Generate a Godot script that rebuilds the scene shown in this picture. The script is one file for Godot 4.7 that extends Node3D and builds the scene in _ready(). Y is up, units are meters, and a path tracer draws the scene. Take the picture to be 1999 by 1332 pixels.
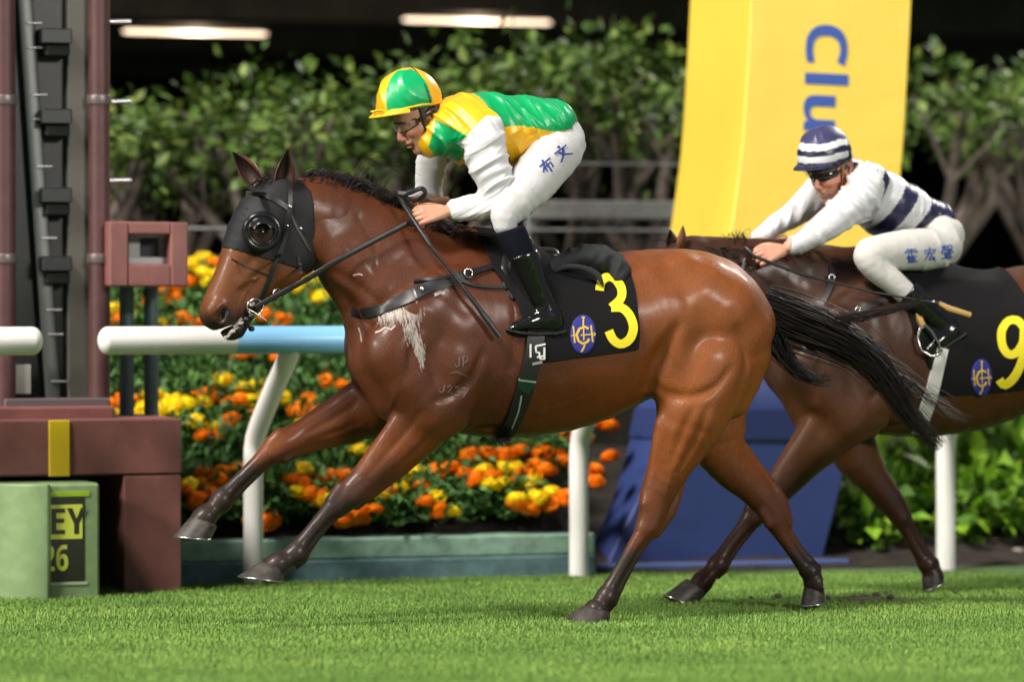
extends Node3D

const FOCAL := 8640.0
const YAW := 0.349066
var cam_pos := Vector3(0, 1.354, 0)
var cam_basis := Basis(Vector3.RIGHT, -0.011689)
var rng := RandomNumberGenerator.new()

func _ready() -> void:
	rng.seed = 7
	set_camera()
	set_light()
	make_materials()
	rail_frame = Transform3D(Basis(Vector3.UP, YAW), ground_at(1130, 20.7))
	build_ground()
	build_divots()
	build_backdrop()
	build_rail()
	build_tower()
	build_pillar()
	build_flowerbed()
	build_horse_three()
	build_rider_three()
	build_horse_nine()
	build_rider_nine()

func set_camera() -> void:
	var c := Camera3D.new()
	c.name = "camera"
	add_child(c)
	c.position = cam_pos
	c.basis = cam_basis
	c.fov = rad_to_deg(2.0 * atan(666.0 / FOCAL))
	c.near = 0.5
	c.far = 400.0
	c.current = true
	var a := CameraAttributesPhysical.new()
	a.frustum_focal_length = 12.0 / tan(deg_to_rad(c.fov) * 0.5)
	a.frustum_focus_distance = 18.0
	a.frustum_near = 0.5
	a.frustum_far = 400.0
	a.exposure_aperture = 1.2
	c.attributes = a

func set_light() -> void:
	var e := Environment.new()
	e.background_mode = Environment.BG_SKY
	e.tonemap_mode = Environment.TONE_MAPPER_LINEAR
	e.tonemap_exposure = 1.7
	e.sdfgi_enabled = true
	e.ssao_enabled = true
	e.ssil_enabled = true
	var s := ProceduralSkyMaterial.new()
	s.sky_top_color = Color(0.30, 0.32, 0.37)
	s.sky_horizon_color = Color(0.38, 0.38, 0.40)
	s.ground_bottom_color = Color(0.1, 0.1, 0.1)
	s.ground_horizon_color = Color(0.2, 0.2, 0.2)
	s.sun_angle_max = 0.0
	e.sky = Sky.new()
	e.sky.sky_material = s
	e.background_energy_multiplier = 1.0
	var w := WorldEnvironment.new()
	w.name = "environment"
	w.environment = e
	add_child(w)
	var l := DirectionalLight3D.new()
	l.name = "stand_floodlights"
	l.light_energy = 0.85
	l.light_angular_distance = 12.0
	l.light_color = Color(1.0, 0.965, 0.92)
	l.shadow_enabled = true
	add_child(l)
	l.look_at_from_position(Vector3(-7, 13, 8), Vector3.ZERO)
	for q in [[Vector3(-26, 14, -2), 1.8, "left"], [Vector3(19, 12.5, 6), 1.3, "right"], [Vector3(17, 20, -46), 1.0, "far"]]:
		floodlight(q[0], q[1], q[2])

func floodlight(p: Vector3, e: float, which: String) -> void:
	var t := Transform3D(Basis(), Vector3(p.x, 0, p.z))
	var n := thing("floodlight_mast", "tall grey mast with a bank of bright floodlights, on the %s side of the track" % which, "floodlight", t, "floodlight masts round the track")
	var b := Build.new()
	b.lathe([Vector2(0.4, 0), Vector2(0.36, 1.0), Vector2(0.2, p.y - 0.5)], 12)
	part("pole", b.mesh(), mat(lin(0.3, 0.3, 0.3), 0.5, 0.6), n)
	var aim := Transform3D(Basis(), Vector3(0, p.y, 0)).looking_at(Vector3(-p.x, 0.8, -18 - p.z))
	b = Build.new()
	b.box(Vector3(-3.6, -2.1, -0.2), Vector3(3.6, 2.1, 0.3), aim, 0.05)
	part("housing", b.mesh(), mat(lin(0.1, 0.1, 0.1), 0.6), n)
	b = Build.new()
	for i in 6:
		for j in 3:
			b.box(Vector3(-3.3 + i * 1.12, -1.8 + j * 1.25, -0.26), Vector3(-2.3 + i * 1.12, -0.7 + j * 1.25, -0.22), aim)
	var m := mat(Color(1, 1, 1), 0.4)
	m.emission_enabled = true
	m.emission = Color(1.0, 0.97, 0.93)
	m.emission_energy_multiplier = 6.0
	part("lamp_panel", b.mesh(), m, n)
	var l := AreaLight3D.new()
	l.name = "bank"
	l.area_size = Vector2(6.6, 3.6)
	l.light_energy = 260.0 * e
	l.light_color = Color(1.0, 0.97, 0.93)
	l.area_range = 120.0
	l.shadow_enabled = true
	n.add_child(l)
	l.transform = aim * Transform3D(Basis(), Vector3(0, 0, -0.4))
# ------------------------------------------------------------------ geometry helpers
# A frame is a Transform3D: local x runs towards the tail (image right), y up, z towards the near side.
func ray(px: float, py: float) -> Vector3:
	return cam_basis * Vector3((px - 999.5) / FOCAL, -(py - 666.0) / FOCAL, -1.0)

func ground_at(px: float, depth: float) -> Vector3:
	var r := ray(px, 666.0)
	var k := depth / -r.z
	return Vector3(cam_pos.x + r.x * k, 0.0, -depth)

# point of the frame's lateral plane z = side that lies in the direction px, py
func at(fr: Transform3D, px: float, py: float, side := 0.0) -> Vector3:
	var inv := fr.affine_inverse()
	var o := inv * cam_pos
	var r := inv.basis * ray(px, py)
	var k := (side - o.z) / r.z
	return o + r * k

class Field:
	# signed distances on a grid, filled by chains of tapered capsules, meshed as surface nets
	var o: Vector3
	var h: float
	var nx: int
	var ny: int
	var nz: int
	var d: PackedFloat32Array
	var scratch: PackedFloat32Array

	func _init(lo: Vector3, hi: Vector3, cell: float) -> void:
		o = lo
		h = cell
		nx = int((hi.x - lo.x) / cell) + 2
		ny = int((hi.y - lo.y) / cell) + 2
		nz = int((hi.z - lo.z) / cell) + 2
		d.resize(nx * ny * nz)
		d.fill(9.0)

	func clear_copy() -> Field:
		var f := Field.new(o, o + Vector3.ONE * h, h)
		f.nx = nx
		f.ny = ny
		f.nz = nz
		f.d.resize(nx * ny * nz)
		f.d.fill(9.0)
		return f

	static func spline(p: Array, sub: int) -> Array:
		if sub <= 1 or p.size() < 3:
			return p
		var out := []
		for i in p.size() - 1:
			var p0 = p[maxi(i - 1, 0)]
			var p1 = p[i]
			var p2 = p[i + 1]
			var p3 = p[mini(i + 2, p.size() - 1)]
			for s in sub:
				var t := float(s) / sub
				var v: Vector3 = (p1[0] as Vector3).cubic_interpolate(p2[0], p0[0], p3[0], t)
				out.append([v, cubic_interpolate(p1[1], p2[1], p0[1], p3[1], t), lerpf(p1[2], p2[2], t)])
		out.append(p[-1])
		return out

	# pts: [Vector3, radius, lateral scale]; mode 0 joins, 1 carves
	func chain(pts_in: Array, k: float, sub := 1, mode := 0) -> void:
		var pts := spline(pts_in, sub)
		var lo := Vector3(1e9, 1e9, 1e9)
		var hi := -lo
		for p in pts:
			var c: Vector3 = p[0]
			var r: float = p[1]
			var e := Vector3(r, r, r * maxf(p[2], 1.0)) + Vector3.ONE * (k + 2.5 * h)
			lo = lo.min(c - e)
			hi = hi.max(c + e)
		var x0 := clampi(int((lo.x - o.x) / h), 0, nx - 1)
		var y0 := clampi(int((lo.y - o.y) / h), 0, ny - 1)
		var z0 := clampi(int((lo.z - o.z) / h), 0, nz - 1)
		var x1 := clampi(int((hi.x - o.x) / h) + 1, 0, nx - 1)
		var y1 := clampi(int((hi.y - o.y) / h) + 1, 0, ny - 1)
		var z1 := clampi(int((hi.z - o.z) / h) + 1, 0, nz - 1)
		var mx := x1 - x0 + 1
		var my := y1 - y0 + 1
		var mz := z1 - z0 + 1
		if mx < 1 or my < 1 or mz < 1:
			return
		var t_arr := PackedFloat32Array()
		t_arr.resize(mx * my * mz)
		t_arr.fill(9.0)
		for i in maxi(pts.size() - 1, 1):
			var pa = pts[i]
			var pb = pts[mini(i + 1, pts.size() - 1)]
			var a: Vector3 = pa[0]
			var b: Vector3 = pb[0]
			var ra: float = pa[1]
			var dr: float = pb[1] - ra
			var fl: float = 0.5 * (pa[2] + pb[2])
			var rm := maxf(pa[1], pb[1])
			var e := Vector3(rm, rm, rm * fl) + Vector3.ONE * (k + 2.5 * h)
			var l := a.min(b) - e
			var u := a.max(b) + e
			var ax := clampi(int((l.x - o.x) / h), x0, x1)
			var ay := clampi(int((l.y - o.y) / h), y0, y1)
			var az := clampi(int((l.z - o.z) / h), z0, z1)
			var bx := clampi(int((u.x - o.x) / h) + 1, x0, x1)
			var by := clampi(int((u.y - o.y) / h) + 1, y0, y1)
			var bz := clampi(int((u.z - o.z) / h) + 1, z0, z1)
			var fa: float = 1.0 / pa[2]
			var df: float = 1.0 / pb[2] - fa
			var ba := b - a
			var l2 := ba.length_squared()
			var bq := ba / l2 if l2 > 1e-12 else Vector3.ZERO
			for iz in range(az, bz + 1):
				var z := o.z + iz * h
				for iy in range(ay, by + 1):
					var y := o.y + iy * h
					var at0 := ((iz - z0) * my + iy - y0) * mx - x0
					for ix in range(ax, bx + 1):
						var q := Vector3(o.x + ix * h, y, z) - a
						var t := clampf(q.dot(bq), 0.0, 1.0)
						q -= ba * t
						q.z *= fa + df * t
						var v := q.length() - ra - dr * t
						if v < t_arr[at0 + ix]:
							t_arr[at0 + ix] = v
		var j := 0
		for iz in range(z0, z1 + 1):
			for iy in range(y0, y1 + 1):
				var g := (iz * ny + iy) * nx + x0
				for ix in mx:
					var v := t_arr[j]
					j += 1
					if v < 8.0:
						var w := d[g + ix]
						if mode == 0:
							var q := k - absf(v - w)
							d[g + ix] = minf(v, w) - (q * q * 0.25 / k if q > 0.0 else 0.0)
						elif w < 8.0:
							v = -v
							var q := k - absf(v - w)
							d[g + ix] = maxf(v, w) + (q * q * 0.25 / k if q > 0.0 else 0.0)

	# keep only the side of a plane that its normal does not point to
	func cut(point: Vector3, normal: Vector3) -> void:
		var nn := normal.normalized()
		for iz in nz:
			for iy in ny:
				var g := (iz * ny + iy) * nx
				for ix in nx:
					if d[g + ix] < 0.2:
						var v := (o + Vector3(ix, iy, iz) * h - point).dot(nn)
						if v > d[g + ix]:
							d[g + ix] = v

	# keep what lies inside another field too, grown by a margin
	func grown(src: Field, by: float) -> void:
		for i in d.size():
			d[i] = src.d[i] - by if src.d[i] < 8.0 else 9.0

	func sample(p: Vector3) -> float:
		var q := (p - o) / h
		var x := int(floor(q.x))
		var y := int(floor(q.y))
		var z := int(floor(q.z))
		if x < 0 or y < 0 or z < 0 or x > nx - 2 or y > ny - 2 or z > nz - 2:
			return 9.0
		var fx := q.x - x
		var fy := q.y - y
		var fz := q.z - z
		var g := (z * ny + y) * nx + x
		var sy := nx
		var sz := nx * ny
		var a := lerpf(lerpf(d[g], d[g + 1], fx), lerpf(d[g + sy], d[g + sy + 1], fx), fy)
		var b := lerpf(lerpf(d[g + sz], d[g + sz + 1], fx), lerpf(d[g + sz + sy], d[g + sz + sy + 1], fx), fy)
		return lerpf(a, b, fz)

	func gradient(p: Vector3) -> Vector3:
		var e := h
		return Vector3(sample(p + Vector3(e, 0, 0)) - sample(p - Vector3(e, 0, 0)), sample(p + Vector3(0, e, 0)) - sample(p - Vector3(0, e, 0)), sample(p + Vector3(0, 0, e)) - sample(p - Vector3(0, 0, e))).normalized()

	# the near-side (or far-side) surface above the point x, y of the lateral plane; NAN when there is none
	func near(x: float, y: float, side := 1.0) -> float:
		var z := o.z + (nz - 2) * h if side > 0 else o.z + h
		var prev := 9.0
		for i in nz - 2:
			var v := sample(Vector3(x, y, z))
			if v <= 0.0:
				var f := v / (v - prev) if prev < 8.0 else 0.0
				return z + side * h * f
			prev = v
			z -= side * h
		return NAN

	# the nearest surface point along the field's slope
	func onto(p: Vector3, lift := 0.0) -> Vector3:
		for i in 9:
			var v := sample(p)
			if v > 8.0:
				return p
			p -= gradient(p) * clampf(v - lift, -0.03, 0.03) * 0.8
		return p

	func net(smooth := 1) -> Dictionary:
		var ids := {}
		var vs := PackedVector3Array()
		var idx := PackedInt32Array()
		var sy := nx
		var sz := nx * ny
		var off := [0, 1, sy, sy + 1, sz, sz + 1, sz + sy, sz + sy + 1]
		var cor := [Vector3(0, 0, 0), Vector3(1, 0, 0), Vector3(0, 1, 0), Vector3(1, 1, 0), Vector3(0, 0, 1), Vector3(1, 0, 1), Vector3(0, 1, 1), Vector3(1, 1, 1)]
		var edge := [[0, 1], [2, 3], [4, 5], [6, 7], [0, 2], [1, 3], [4, 6], [5, 7], [0, 4], [1, 5], [2, 6], [3, 7]]
		var cells := PackedInt32Array()
		var lim := h * 4.0
		for iz in nz - 1:
			for iy in ny - 1:
				var g0 := iz * sz + iy * sy
				for ix in nx - 1:
					var g := g0 + ix
					var v0 := d[g]
					if v0 > lim or v0 < -lim:
						continue
					var m := 0
					if v0 < 0.0: m += 1
					if d[g + 1] < 0.0: m += 1
					if d[g + sy] < 0.0: m += 1
					if d[g + sy + 1] < 0.0: m += 1
					if d[g + sz] < 0.0: m += 1
					if d[g + sz + 1] < 0.0: m += 1
					if d[g + sz + sy] < 0.0: m += 1
					if d[g + sz + sy + 1] < 0.0: m += 1
					if m == 0 or m == 8:
						continue
					var sum := Vector3.ZERO
					var c := 0
					for e in edge:
						var a: float = d[g + off[e[0]]]
						var b: float = d[g + off[e[1]]]
						if (a < 0.0) != (b < 0.0):
							sum += (cor[e[0]] as Vector3).lerp(cor[e[1]], a / (a - b))
							c += 1
					ids[g] = vs.size()
					cells.append(g)
					vs.append(o + (Vector3(ix, iy, iz) + sum / c) * h)
		for g in cells:
			var v0 := d[g] < 0.0
			if (d[g + 1] < 0.0) != v0 and ids.has(g - sy) and ids.has(g - sz) and ids.has(g - sy - sz):
				quad(idx, ids[g], ids[g - sy], ids[g - sy - sz], ids[g - sz], v0)
			if (d[g + sy] < 0.0) != v0 and ids.has(g - 1) and ids.has(g - sz) and ids.has(g - 1 - sz):
				quad(idx, ids[g], ids[g - sz], ids[g - 1 - sz], ids[g - 1], v0)
			if (d[g + sz] < 0.0) != v0 and ids.has(g - 1) and ids.has(g - sy) and ids.has(g - 1 - sy):
				quad(idx, ids[g], ids[g - 1], ids[g - 1 - sy], ids[g - sy], v0)
		for s in smooth:
			var acc := PackedVector3Array()
			acc.resize(vs.size())
			var cnt := PackedFloat32Array()
			cnt.resize(vs.size())
			for i in range(0, idx.size(), 3):
				var a := idx[i]
				var b := idx[i + 1]
				var c := idx[i + 2]
				acc[a] += vs[b] + vs[c]
				acc[b] += vs[a] + vs[c]
				acc[c] += vs[a] + vs[b]
				cnt[a] += 2.0
				cnt[b] += 2.0
				cnt[c] += 2.0
			for i in vs.size():
				if cnt[i] > 0.0:
					vs[i] = vs[i].lerp(acc[i] / cnt[i], 0.5)
		return {"v": vs, "i": idx}

	func quad(idx: PackedInt32Array, a: int, b: int, c: int, e: int, inside: bool) -> void:
		if inside:
			idx.append_array(PackedInt32Array([a, c, b, a, e, c]))
		else:
			idx.append_array(PackedInt32Array([a, b, c, a, c, e]))

static func normals_of(vs: PackedVector3Array, idx: PackedInt32Array) -> PackedVector3Array:
	var ns := PackedVector3Array()
	ns.resize(vs.size())
	for i in range(0, idx.size(), 3):
		var a := vs[idx[i]]
		var n := (vs[idx[i + 2]] - a).cross(vs[idx[i + 1]] - a)
		ns[idx[i]] += n
		ns[idx[i + 1]] += n
		ns[idx[i + 2]] += n
	for i in ns.size():
		ns[i] = ns[i].normalized()
	return ns

# mesh from a net: shape(p, n) moves each vertex along its normal, paint(p, n) colours it
func net_mesh(net: Dictionary, paint = null, shape = null) -> ArrayMesh:
	var vs: PackedVector3Array = net.v
	var idx: PackedInt32Array = net.i
	var ns := normals_of(vs, idx)
	if shape != null:
		for i in vs.size():
			vs[i] += ns[i] * shape.call(vs[i], ns[i])
		ns = normals_of(vs, idx)
	var a := []
	a.resize(Mesh.ARRAY_MAX)
	if paint != null:
		var cs := PackedColorArray()
		cs.resize(vs.size())
		for i in vs.size():
			cs[i] = paint.call(vs[i], ns[i])
		a[Mesh.ARRAY_COLOR] = cs
	a[Mesh.ARRAY_VERTEX] = vs
	a[Mesh.ARRAY_NORMAL] = ns
	a[Mesh.ARRAY_INDEX] = idx
	var m := ArrayMesh.new()
	m.add_surface_from_arrays(Mesh.PRIMITIVE_TRIANGLES, a)
	return m

class Build:
	# collects vertices of one mesh; smooth where vertices are shared
	var v := PackedVector3Array()
	var i := PackedInt32Array()
	var c := PackedColorArray()
	var col := Color.WHITE

	func put(p: Vector3) -> int:
		v.append(p)
		c.append(col)
		return v.size() - 1

	func tri(a: Vector3, b: Vector3, e: Vector3) -> void:
		i.append_array(PackedInt32Array([put(a), put(b), put(e)]))

	func quad(a: Vector3, b: Vector3, e: Vector3, f: Vector3) -> void:
		var k := put(a)
		put(b)
		put(e)
		put(f)
		i.append_array(PackedInt32Array([k, k + 1, k + 2, k, k + 2, k + 3]))

	func box(lo: Vector3, hi: Vector3, t := Transform3D(), bevel := 0.0) -> void:
		if bevel > 0.0:
			bevel_box(lo, hi, t, bevel)
			return
		var p := []
		for n in 8:
			p.append(t * Vector3(hi.x if n & 1 else lo.x, hi.y if n & 2 else lo.y, hi.z if n & 4 else lo.z))
		for q in [[4, 6, 7, 5], [1, 3, 2, 0], [0, 2, 6, 4], [5, 7, 3, 1], [2, 3, 7, 6], [4, 5, 1, 0]]:
			quad(p[q[0]], p[q[1]], p[q[2]], p[q[3]])

	func bevel_box(lo: Vector3, hi: Vector3, t: Transform3D, b: float) -> void:
		var cc := (lo + hi) * 0.5
		var e := (hi - lo) * 0.5
		b = minf(b, minf(e.x, minf(e.y, e.z)) * 0.9)
		var s := [-1.0, 1.0]
		var f := func(x: float, y: float, z: float) -> Vector3: return t * (cc + Vector3(x, y, z))
		for q in s:
			quad2(f.call(q * e.x, -e.y + b, -e.z + b), f.call(q * e.x, e.y - b, -e.z + b), f.call(q * e.x, e.y - b, e.z - b), f.call(q * e.x, -e.y + b, e.z - b), t.basis * Vector3(q, 0, 0))
			quad2(f.call(-e.x + b, q * e.y, -e.z + b), f.call(e.x - b, q * e.y, -e.z + b), f.call(e.x - b, q * e.y, e.z - b), f.call(-e.x + b, q * e.y, e.z - b), t.basis * Vector3(0, q, 0))
			quad2(f.call(-e.x + b, -e.y + b, q * e.z), f.call(e.x - b, -e.y + b, q * e.z), f.call(e.x - b, e.y - b, q * e.z), f.call(-e.x + b, e.y - b, q * e.z), t.basis * Vector3(0, 0, q))
			for r in s:
				quad2(f.call(q * e.x, r * (e.y - b), -e.z + b), f.call(q * e.x, r * (e.y - b), e.z - b), f.call(q * (e.x - b), r * e.y, e.z - b), f.call(q * (e.x - b), r * e.y, -e.z + b), t.basis * Vector3(q, r, 0))
				quad2(f.call(q * e.x, -e.y + b, r * (e.z - b)), f.call(q * e.x, e.y - b, r * (e.z - b)), f.call(q * (e.x - b), e.y - b, r * e.z), f.call(q * (e.x - b), -e.y + b, r * e.z), t.basis * Vector3(q, 0, r))
				quad2(f.call(-e.x + b, q * e.y, r * (e.z - b)), f.call(e.x - b, q * e.y, r * (e.z - b)), f.call(e.x - b, q * (e.y - b), r * e.z), f.call(-e.x + b, q * (e.y - b), r * e.z), t.basis * Vector3(0, q, r))
				for w in s:
					tri2(f.call(q * e.x, r * (e.y - b), w * (e.z - b)), f.call(q * (e.x - b), r * e.y, w * (e.z - b)), f.call(q * (e.x - b), r * (e.y - b), w * e.z), t.basis * Vector3(q, r, w))

	func tri2(a: Vector3, b: Vector3, e: Vector3, n: Vector3) -> void:
		if (e - a).cross(b - a).dot(n) > 0.0:
			tri(a, b, e)
		else:
			tri(a, e, b)

	func quad2(a: Vector3, b: Vector3, e: Vector3, f: Vector3, n: Vector3) -> void:
		if (e - a).cross(b - a).dot(n) > 0.0:
			quad(a, b, e, f)
		else:
			quad(a, f, e, b)

	# rings of equal size joined to a skin; caps at both ends
	func skin(rings: Array, closed := true, caps := true) -> void:
		var m: int = rings[0].size()
		var start := v.size()
		for r in rings:
			for p in r:
				put(p)
		for a in rings.size() - 1:
			for b in (m if closed else m - 1):
				var p := start + a * m + b
				var q := start + a * m + (b + 1) % m
				i.append_array(PackedInt32Array([p, q, q + m, p, q + m, p + m]))
		if caps and closed:
			for e in [0, rings.size() - 1]:
				var mid := Vector3.ZERO
				for p in rings[e]:
					mid += p
				var k := put(mid / m)
				var s := put(rings[e][0])
				for b in range(1, m):
					put(rings[e][b])
				for b in m:
					if e == 0:
						i.append_array(PackedInt32Array([k, s + (b + 1) % m, s + b]))
					else:
						i.append_array(PackedInt32Array([k, s + b, s + (b + 1) % m]))

	func tube(pts: Array, radii, sides := 8, flat := Vector3.ZERO, flatness := 1.0) -> void:
		var rings := []
		var up := Vector3(0.31, 0.9, 0.17)
		for k in pts.size():
			var p: Vector3 = pts[k]
			var t: Vector3 = (pts[mini(k + 1, pts.size() - 1)] - pts[maxi(k - 1, 0)]).normalized()
			var n: Vector3
			if flat != Vector3.ZERO:
				n = (flat - t * flat.dot(t)).normalized()
			else:
				n = (up - t * up.dot(t)).normalized()
				up = n
			var bb := t.cross(n)
			var r: float = radii if radii is float else radii[k]
			var ring := []
			for s in sides:
				var a := TAU * s / sides
				ring.append(p + n * (sin(a) * r * flatness) + bb * (cos(a) * r))
			rings.append(ring)
		skin(rings)

	func lathe(prof: Array, sides: int, t := Transform3D()) -> void:
		var rings := []
		for q in prof:
			var ring := []
			for s in sides:
				var a := TAU * s / sides
				ring.append(t * Vector3(cos(a) * q.x, q.y, sin(a) * q.x))
			rings.append(ring)
		skin(rings)

	func mesh(colored := false) -> ArrayMesh:
		var a := []
		a.resize(Mesh.ARRAY_MAX)
		var ns := PackedVector3Array()
		ns.resize(v.size())
		for k in range(0, i.size(), 3):
			var p := v[i[k]]
			var n := (v[i[k + 2]] - p).cross(v[i[k + 1]] - p)
			ns[i[k]] += n
			ns[i[k + 1]] += n
			ns[i[k + 2]] += n
		for k in ns.size():
			ns[k] = ns[k].normalized() if ns[k].length_squared() > 1e-20 else Vector3.UP
		a[Mesh.ARRAY_VERTEX] = v
		a[Mesh.ARRAY_NORMAL] = ns
		a[Mesh.ARRAY_INDEX] = i
		if colored:
			a[Mesh.ARRAY_COLOR] = c
		var m := ArrayMesh.new()
		m.add_surface_from_arrays(Mesh.PRIMITIVE_TRIANGLES, a)
		return m

func part(called: String, mesh: Mesh, m: Material, parent: Node3D = self) -> MeshInstance3D:
	var n := MeshInstance3D.new()
	n.name = called
	n.mesh = mesh
	n.material_override = m
	parent.add_child(n, true)
	return n

var taken := {}
func numbered(called: String) -> String:
	var k: int = taken.get(called, 0)
	taken[called] = k + 1
	return called if k == 0 else "%s_%03d" % [called, k]

func tag(n: Node3D, label: String, category := "", group := "", kind := "") -> void:
	if label: n.set_meta("label", label)
	if category: n.set_meta("category", category)
	if group: n.set_meta("group", group)
	if kind: n.set_meta("kind", kind)

func thing(called: String, label: String, category: String, t := Transform3D(), group := "") -> Node3D:
	var n := Node3D.new()
	n.name = numbered(called)
	add_child(n)
	n.transform = t
	tag(n, label, category, group)
	return n

func structure(called: String, mesh: Mesh, m: Material) -> MeshInstance3D:
	var n := part(called, mesh, m)
	n.set_meta("kind", "structure")
	return n

func lin(r: float, g: float, b: float) -> Color:
	return Color(r, g, b).linear_to_srgb()

func mat(c: Color, rough := 0.7, metal := 0.0, spec := 0.5) -> StandardMaterial3D:
	var m := StandardMaterial3D.new()
	m.albedo_color = c
	m.roughness = rough
	m.metallic = metal
	m.metallic_specular = spec
	return m

func vmat(rough := 0.7, spec := 0.5) -> StandardMaterial3D:
	var m := mat(Color.WHITE, rough, 0.0, spec)
	m.vertex_color_use_as_albedo = true
	return m

func noise_tex(freq: float, size := 256, octaves := 3, kind := FastNoiseLite.TYPE_SIMPLEX_SMOOTH, sd := 1, ramp: Gradient = null) -> NoiseTexture2D:
	var n := FastNoiseLite.new()
	n.noise_type = kind
	n.frequency = freq
	n.fractal_octaves = octaves
	n.seed = sd
	var t := NoiseTexture2D.new()
	t.width = size
	t.height = size
	t.seamless = true
	t.noise = n
	if ramp:
		t.color_ramp = ramp
	return t

func bumpy(m: StandardMaterial3D, tex: Texture2D, cm: float, scale: Vector3, world := false) -> StandardMaterial3D:
	m.heightmap_enabled = true
	m.heightmap_texture = tex
	m.heightmap_scale = cm
	m.uv1_triplanar = true
	m.uv1_world_triplanar = world
	m.uv1_scale = scale
	return m

# albedo variation: dark and light tones of the same stuff as a seamless noise
func mottle(m: StandardMaterial3D, lo: float, hi: float, freq: float, scale: Vector3, sd := 3, world := false) -> StandardMaterial3D:
	var g := Gradient.new()
	g.set_color(0, Color(lo, lo, lo))
	g.set_color(1, Color(hi, hi, hi))
	m.albedo_texture = noise_tex(freq, 256, 4, FastNoiseLite.TYPE_SIMPLEX_SMOOTH, sd, g)
	m.uv1_triplanar = true
	m.uv1_world_triplanar = world
	m.uv1_scale = scale
	return m

func ss(a: float, b: float, x: float) -> float:
	return smoothstep(a, b, x)

# ------------------------------------------------------------------ things laid on a body
# the surface point of a field seen at px, py from the frame's near side, lifted along its slope
func drape(f: Field, fr: Transform3D, px: float, py: float, lift: float, guess := 0.2) -> Vector3:
	var z := guess
	var p := at(fr, px, py, z)
	for k in 3:
		var w := f.near(p.x, p.y)
		if is_nan(w):
			break
		z = w
		p = at(fr, px, py, z)
	if absf(f.sample(p)) > 0.03:
		return p
	return p + f.gradient(p) * lift

func resample(pts: Array, step: float) -> PackedVector2Array:
	var c := Curve2D.new()
	for k in pts.size():
		var p := Vector2(pts[k][0], pts[k][1])
		var a := Vector2(pts[maxi(k - 1, 0)][0], pts[maxi(k - 1, 0)][1])
		var b := Vector2(pts[mini(k + 1, pts.size() - 1)][0], pts[mini(k + 1, pts.size() - 1)][1])
		var t := (b - a) * 0.16
		c.add_point(p, -t, t)
	var n := maxi(2, int(c.get_baked_length() / step) + 1)
	var out := PackedVector2Array()
	for k in n:
		out.append(c.sample_baked(c.get_baked_length() * k / (n - 1), true))
	return out

# a band of leather, webbing, ink or paint along px points on a field
func strap(b: Build, f: Field, fr: Transform3D, pts: Array, width, lift := 0.006, step := 8.0, curve := true, guess := 0.2) -> void:
	var q: PackedVector2Array
	if curve:
		q = resample(pts, step)
	else:
		for k in pts.size() - 1:
			var a := Vector2(pts[k][0], pts[k][1])
			var e := Vector2(pts[k + 1][0], pts[k + 1][1])
			var m := maxi(1, int(a.distance_to(e) / step))
			for s in m:
				q.append(a.lerp(e, float(s) / m))
		q.append(Vector2(pts[-1][0], pts[-1][1]))
	var rings := []
	for k in q.size():
		var t := (q[mini(k + 1, q.size() - 1)] - q[maxi(k - 1, 0)]).normalized()
		var n := Vector2(-t.y, t.x)
		var w: float = width if width is float else lerpf(width[0], width[1], float(k) / (q.size() - 1))
		var l := q[k] - n * w * 0.5
		var r := q[k] + n * w * 0.5
		rings.append([drape(f, fr, l.x, l.y, lift, guess), drape(f, fr, q[k].x, q[k].y, lift, guess), drape(f, fr, r.x, r.y, lift, guess), drape(f, fr, r.x, r.y, -0.002, guess), drape(f, fr, l.x, l.y, -0.002, guess)])
	for e in [[0, 1, 2], [2, 3], [4, 0]]:
		var sk := []
		for g in rings:
			var row := []
			for j in e:
				row.append(g[j])
			sk.append(row)
		b.skin(sk, false, false)
	b.quad(rings[0][0], rings[0][2], rings[0][3], rings[0][4])
	b.quad(rings[-1][4], rings[-1][3], rings[-1][2], rings[-1][0])

# free band through px points with sideways offsets
func band_px(b: Build, fr: Transform3D, pts: Array, r: float, flatness := 0.3, sub := 6) -> void:
	var c := Curve3D.new()
	for k in pts.size():
		var p := at(fr, pts[k][0], pts[k][1], pts[k][2])
		var a := at(fr, pts[maxi(k - 1, 0)][0], pts[maxi(k - 1, 0)][1], pts[maxi(k - 1, 0)][2])
		var e := at(fr, pts[mini(k + 1, pts.size() - 1)][0], pts[mini(k + 1, pts.size() - 1)][1], pts[mini(k + 1, pts.size() - 1)][2])
		c.add_point(p, (a - e) * 0.16, (e - a) * 0.16)
	var n := (pts.size() - 1) * sub + 1
	var out := []
	for k in n:
		out.append(c.sample_baked(c.get_baked_length() * k / (n - 1), true))
	b.tube(out, r, 8, Vector3(0, 0, 1), flatness)

func ball(b: Build, p: Vector3, r: Vector3, rings := 8, sides := 12) -> void:
	var out := []
	for k in rings + 1:
		var a := PI * k / rings
		var ring := []
		for s in sides:
			var e := TAU * s / sides
			ring.append(p + Vector3(sin(a) * cos(e) * r.x, cos(a) * r.y, sin(a) * sin(e) * r.z) + Vector3(1e-5 * cos(e), 0, 1e-5 * sin(e)))
		out.append(ring)
	b.skin(out, true, false)

func ring_px(b: Build, p: Vector3, nrm: Vector3, r: float, tube_r: float, sides := 20, squash := 1.0) -> void:
	var x := nrm.cross(Vector3.UP).normalized()
	var y := x.cross(nrm).normalized()
	var rings := []
	for k in sides + 1:
		var a := TAU * k / sides
		var c := p + (x * cos(a) + y * sin(a) * squash) * r
		var out := (x * cos(a) + y * sin(a)).normalized()
		var ring := []
		for s in 6:
			var e := TAU * s / 6
			ring.append(c + out * cos(e) * tube_r + nrm * sin(e) * tube_r)
		rings.append(ring)
	b.skin(rings, true, false)

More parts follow.
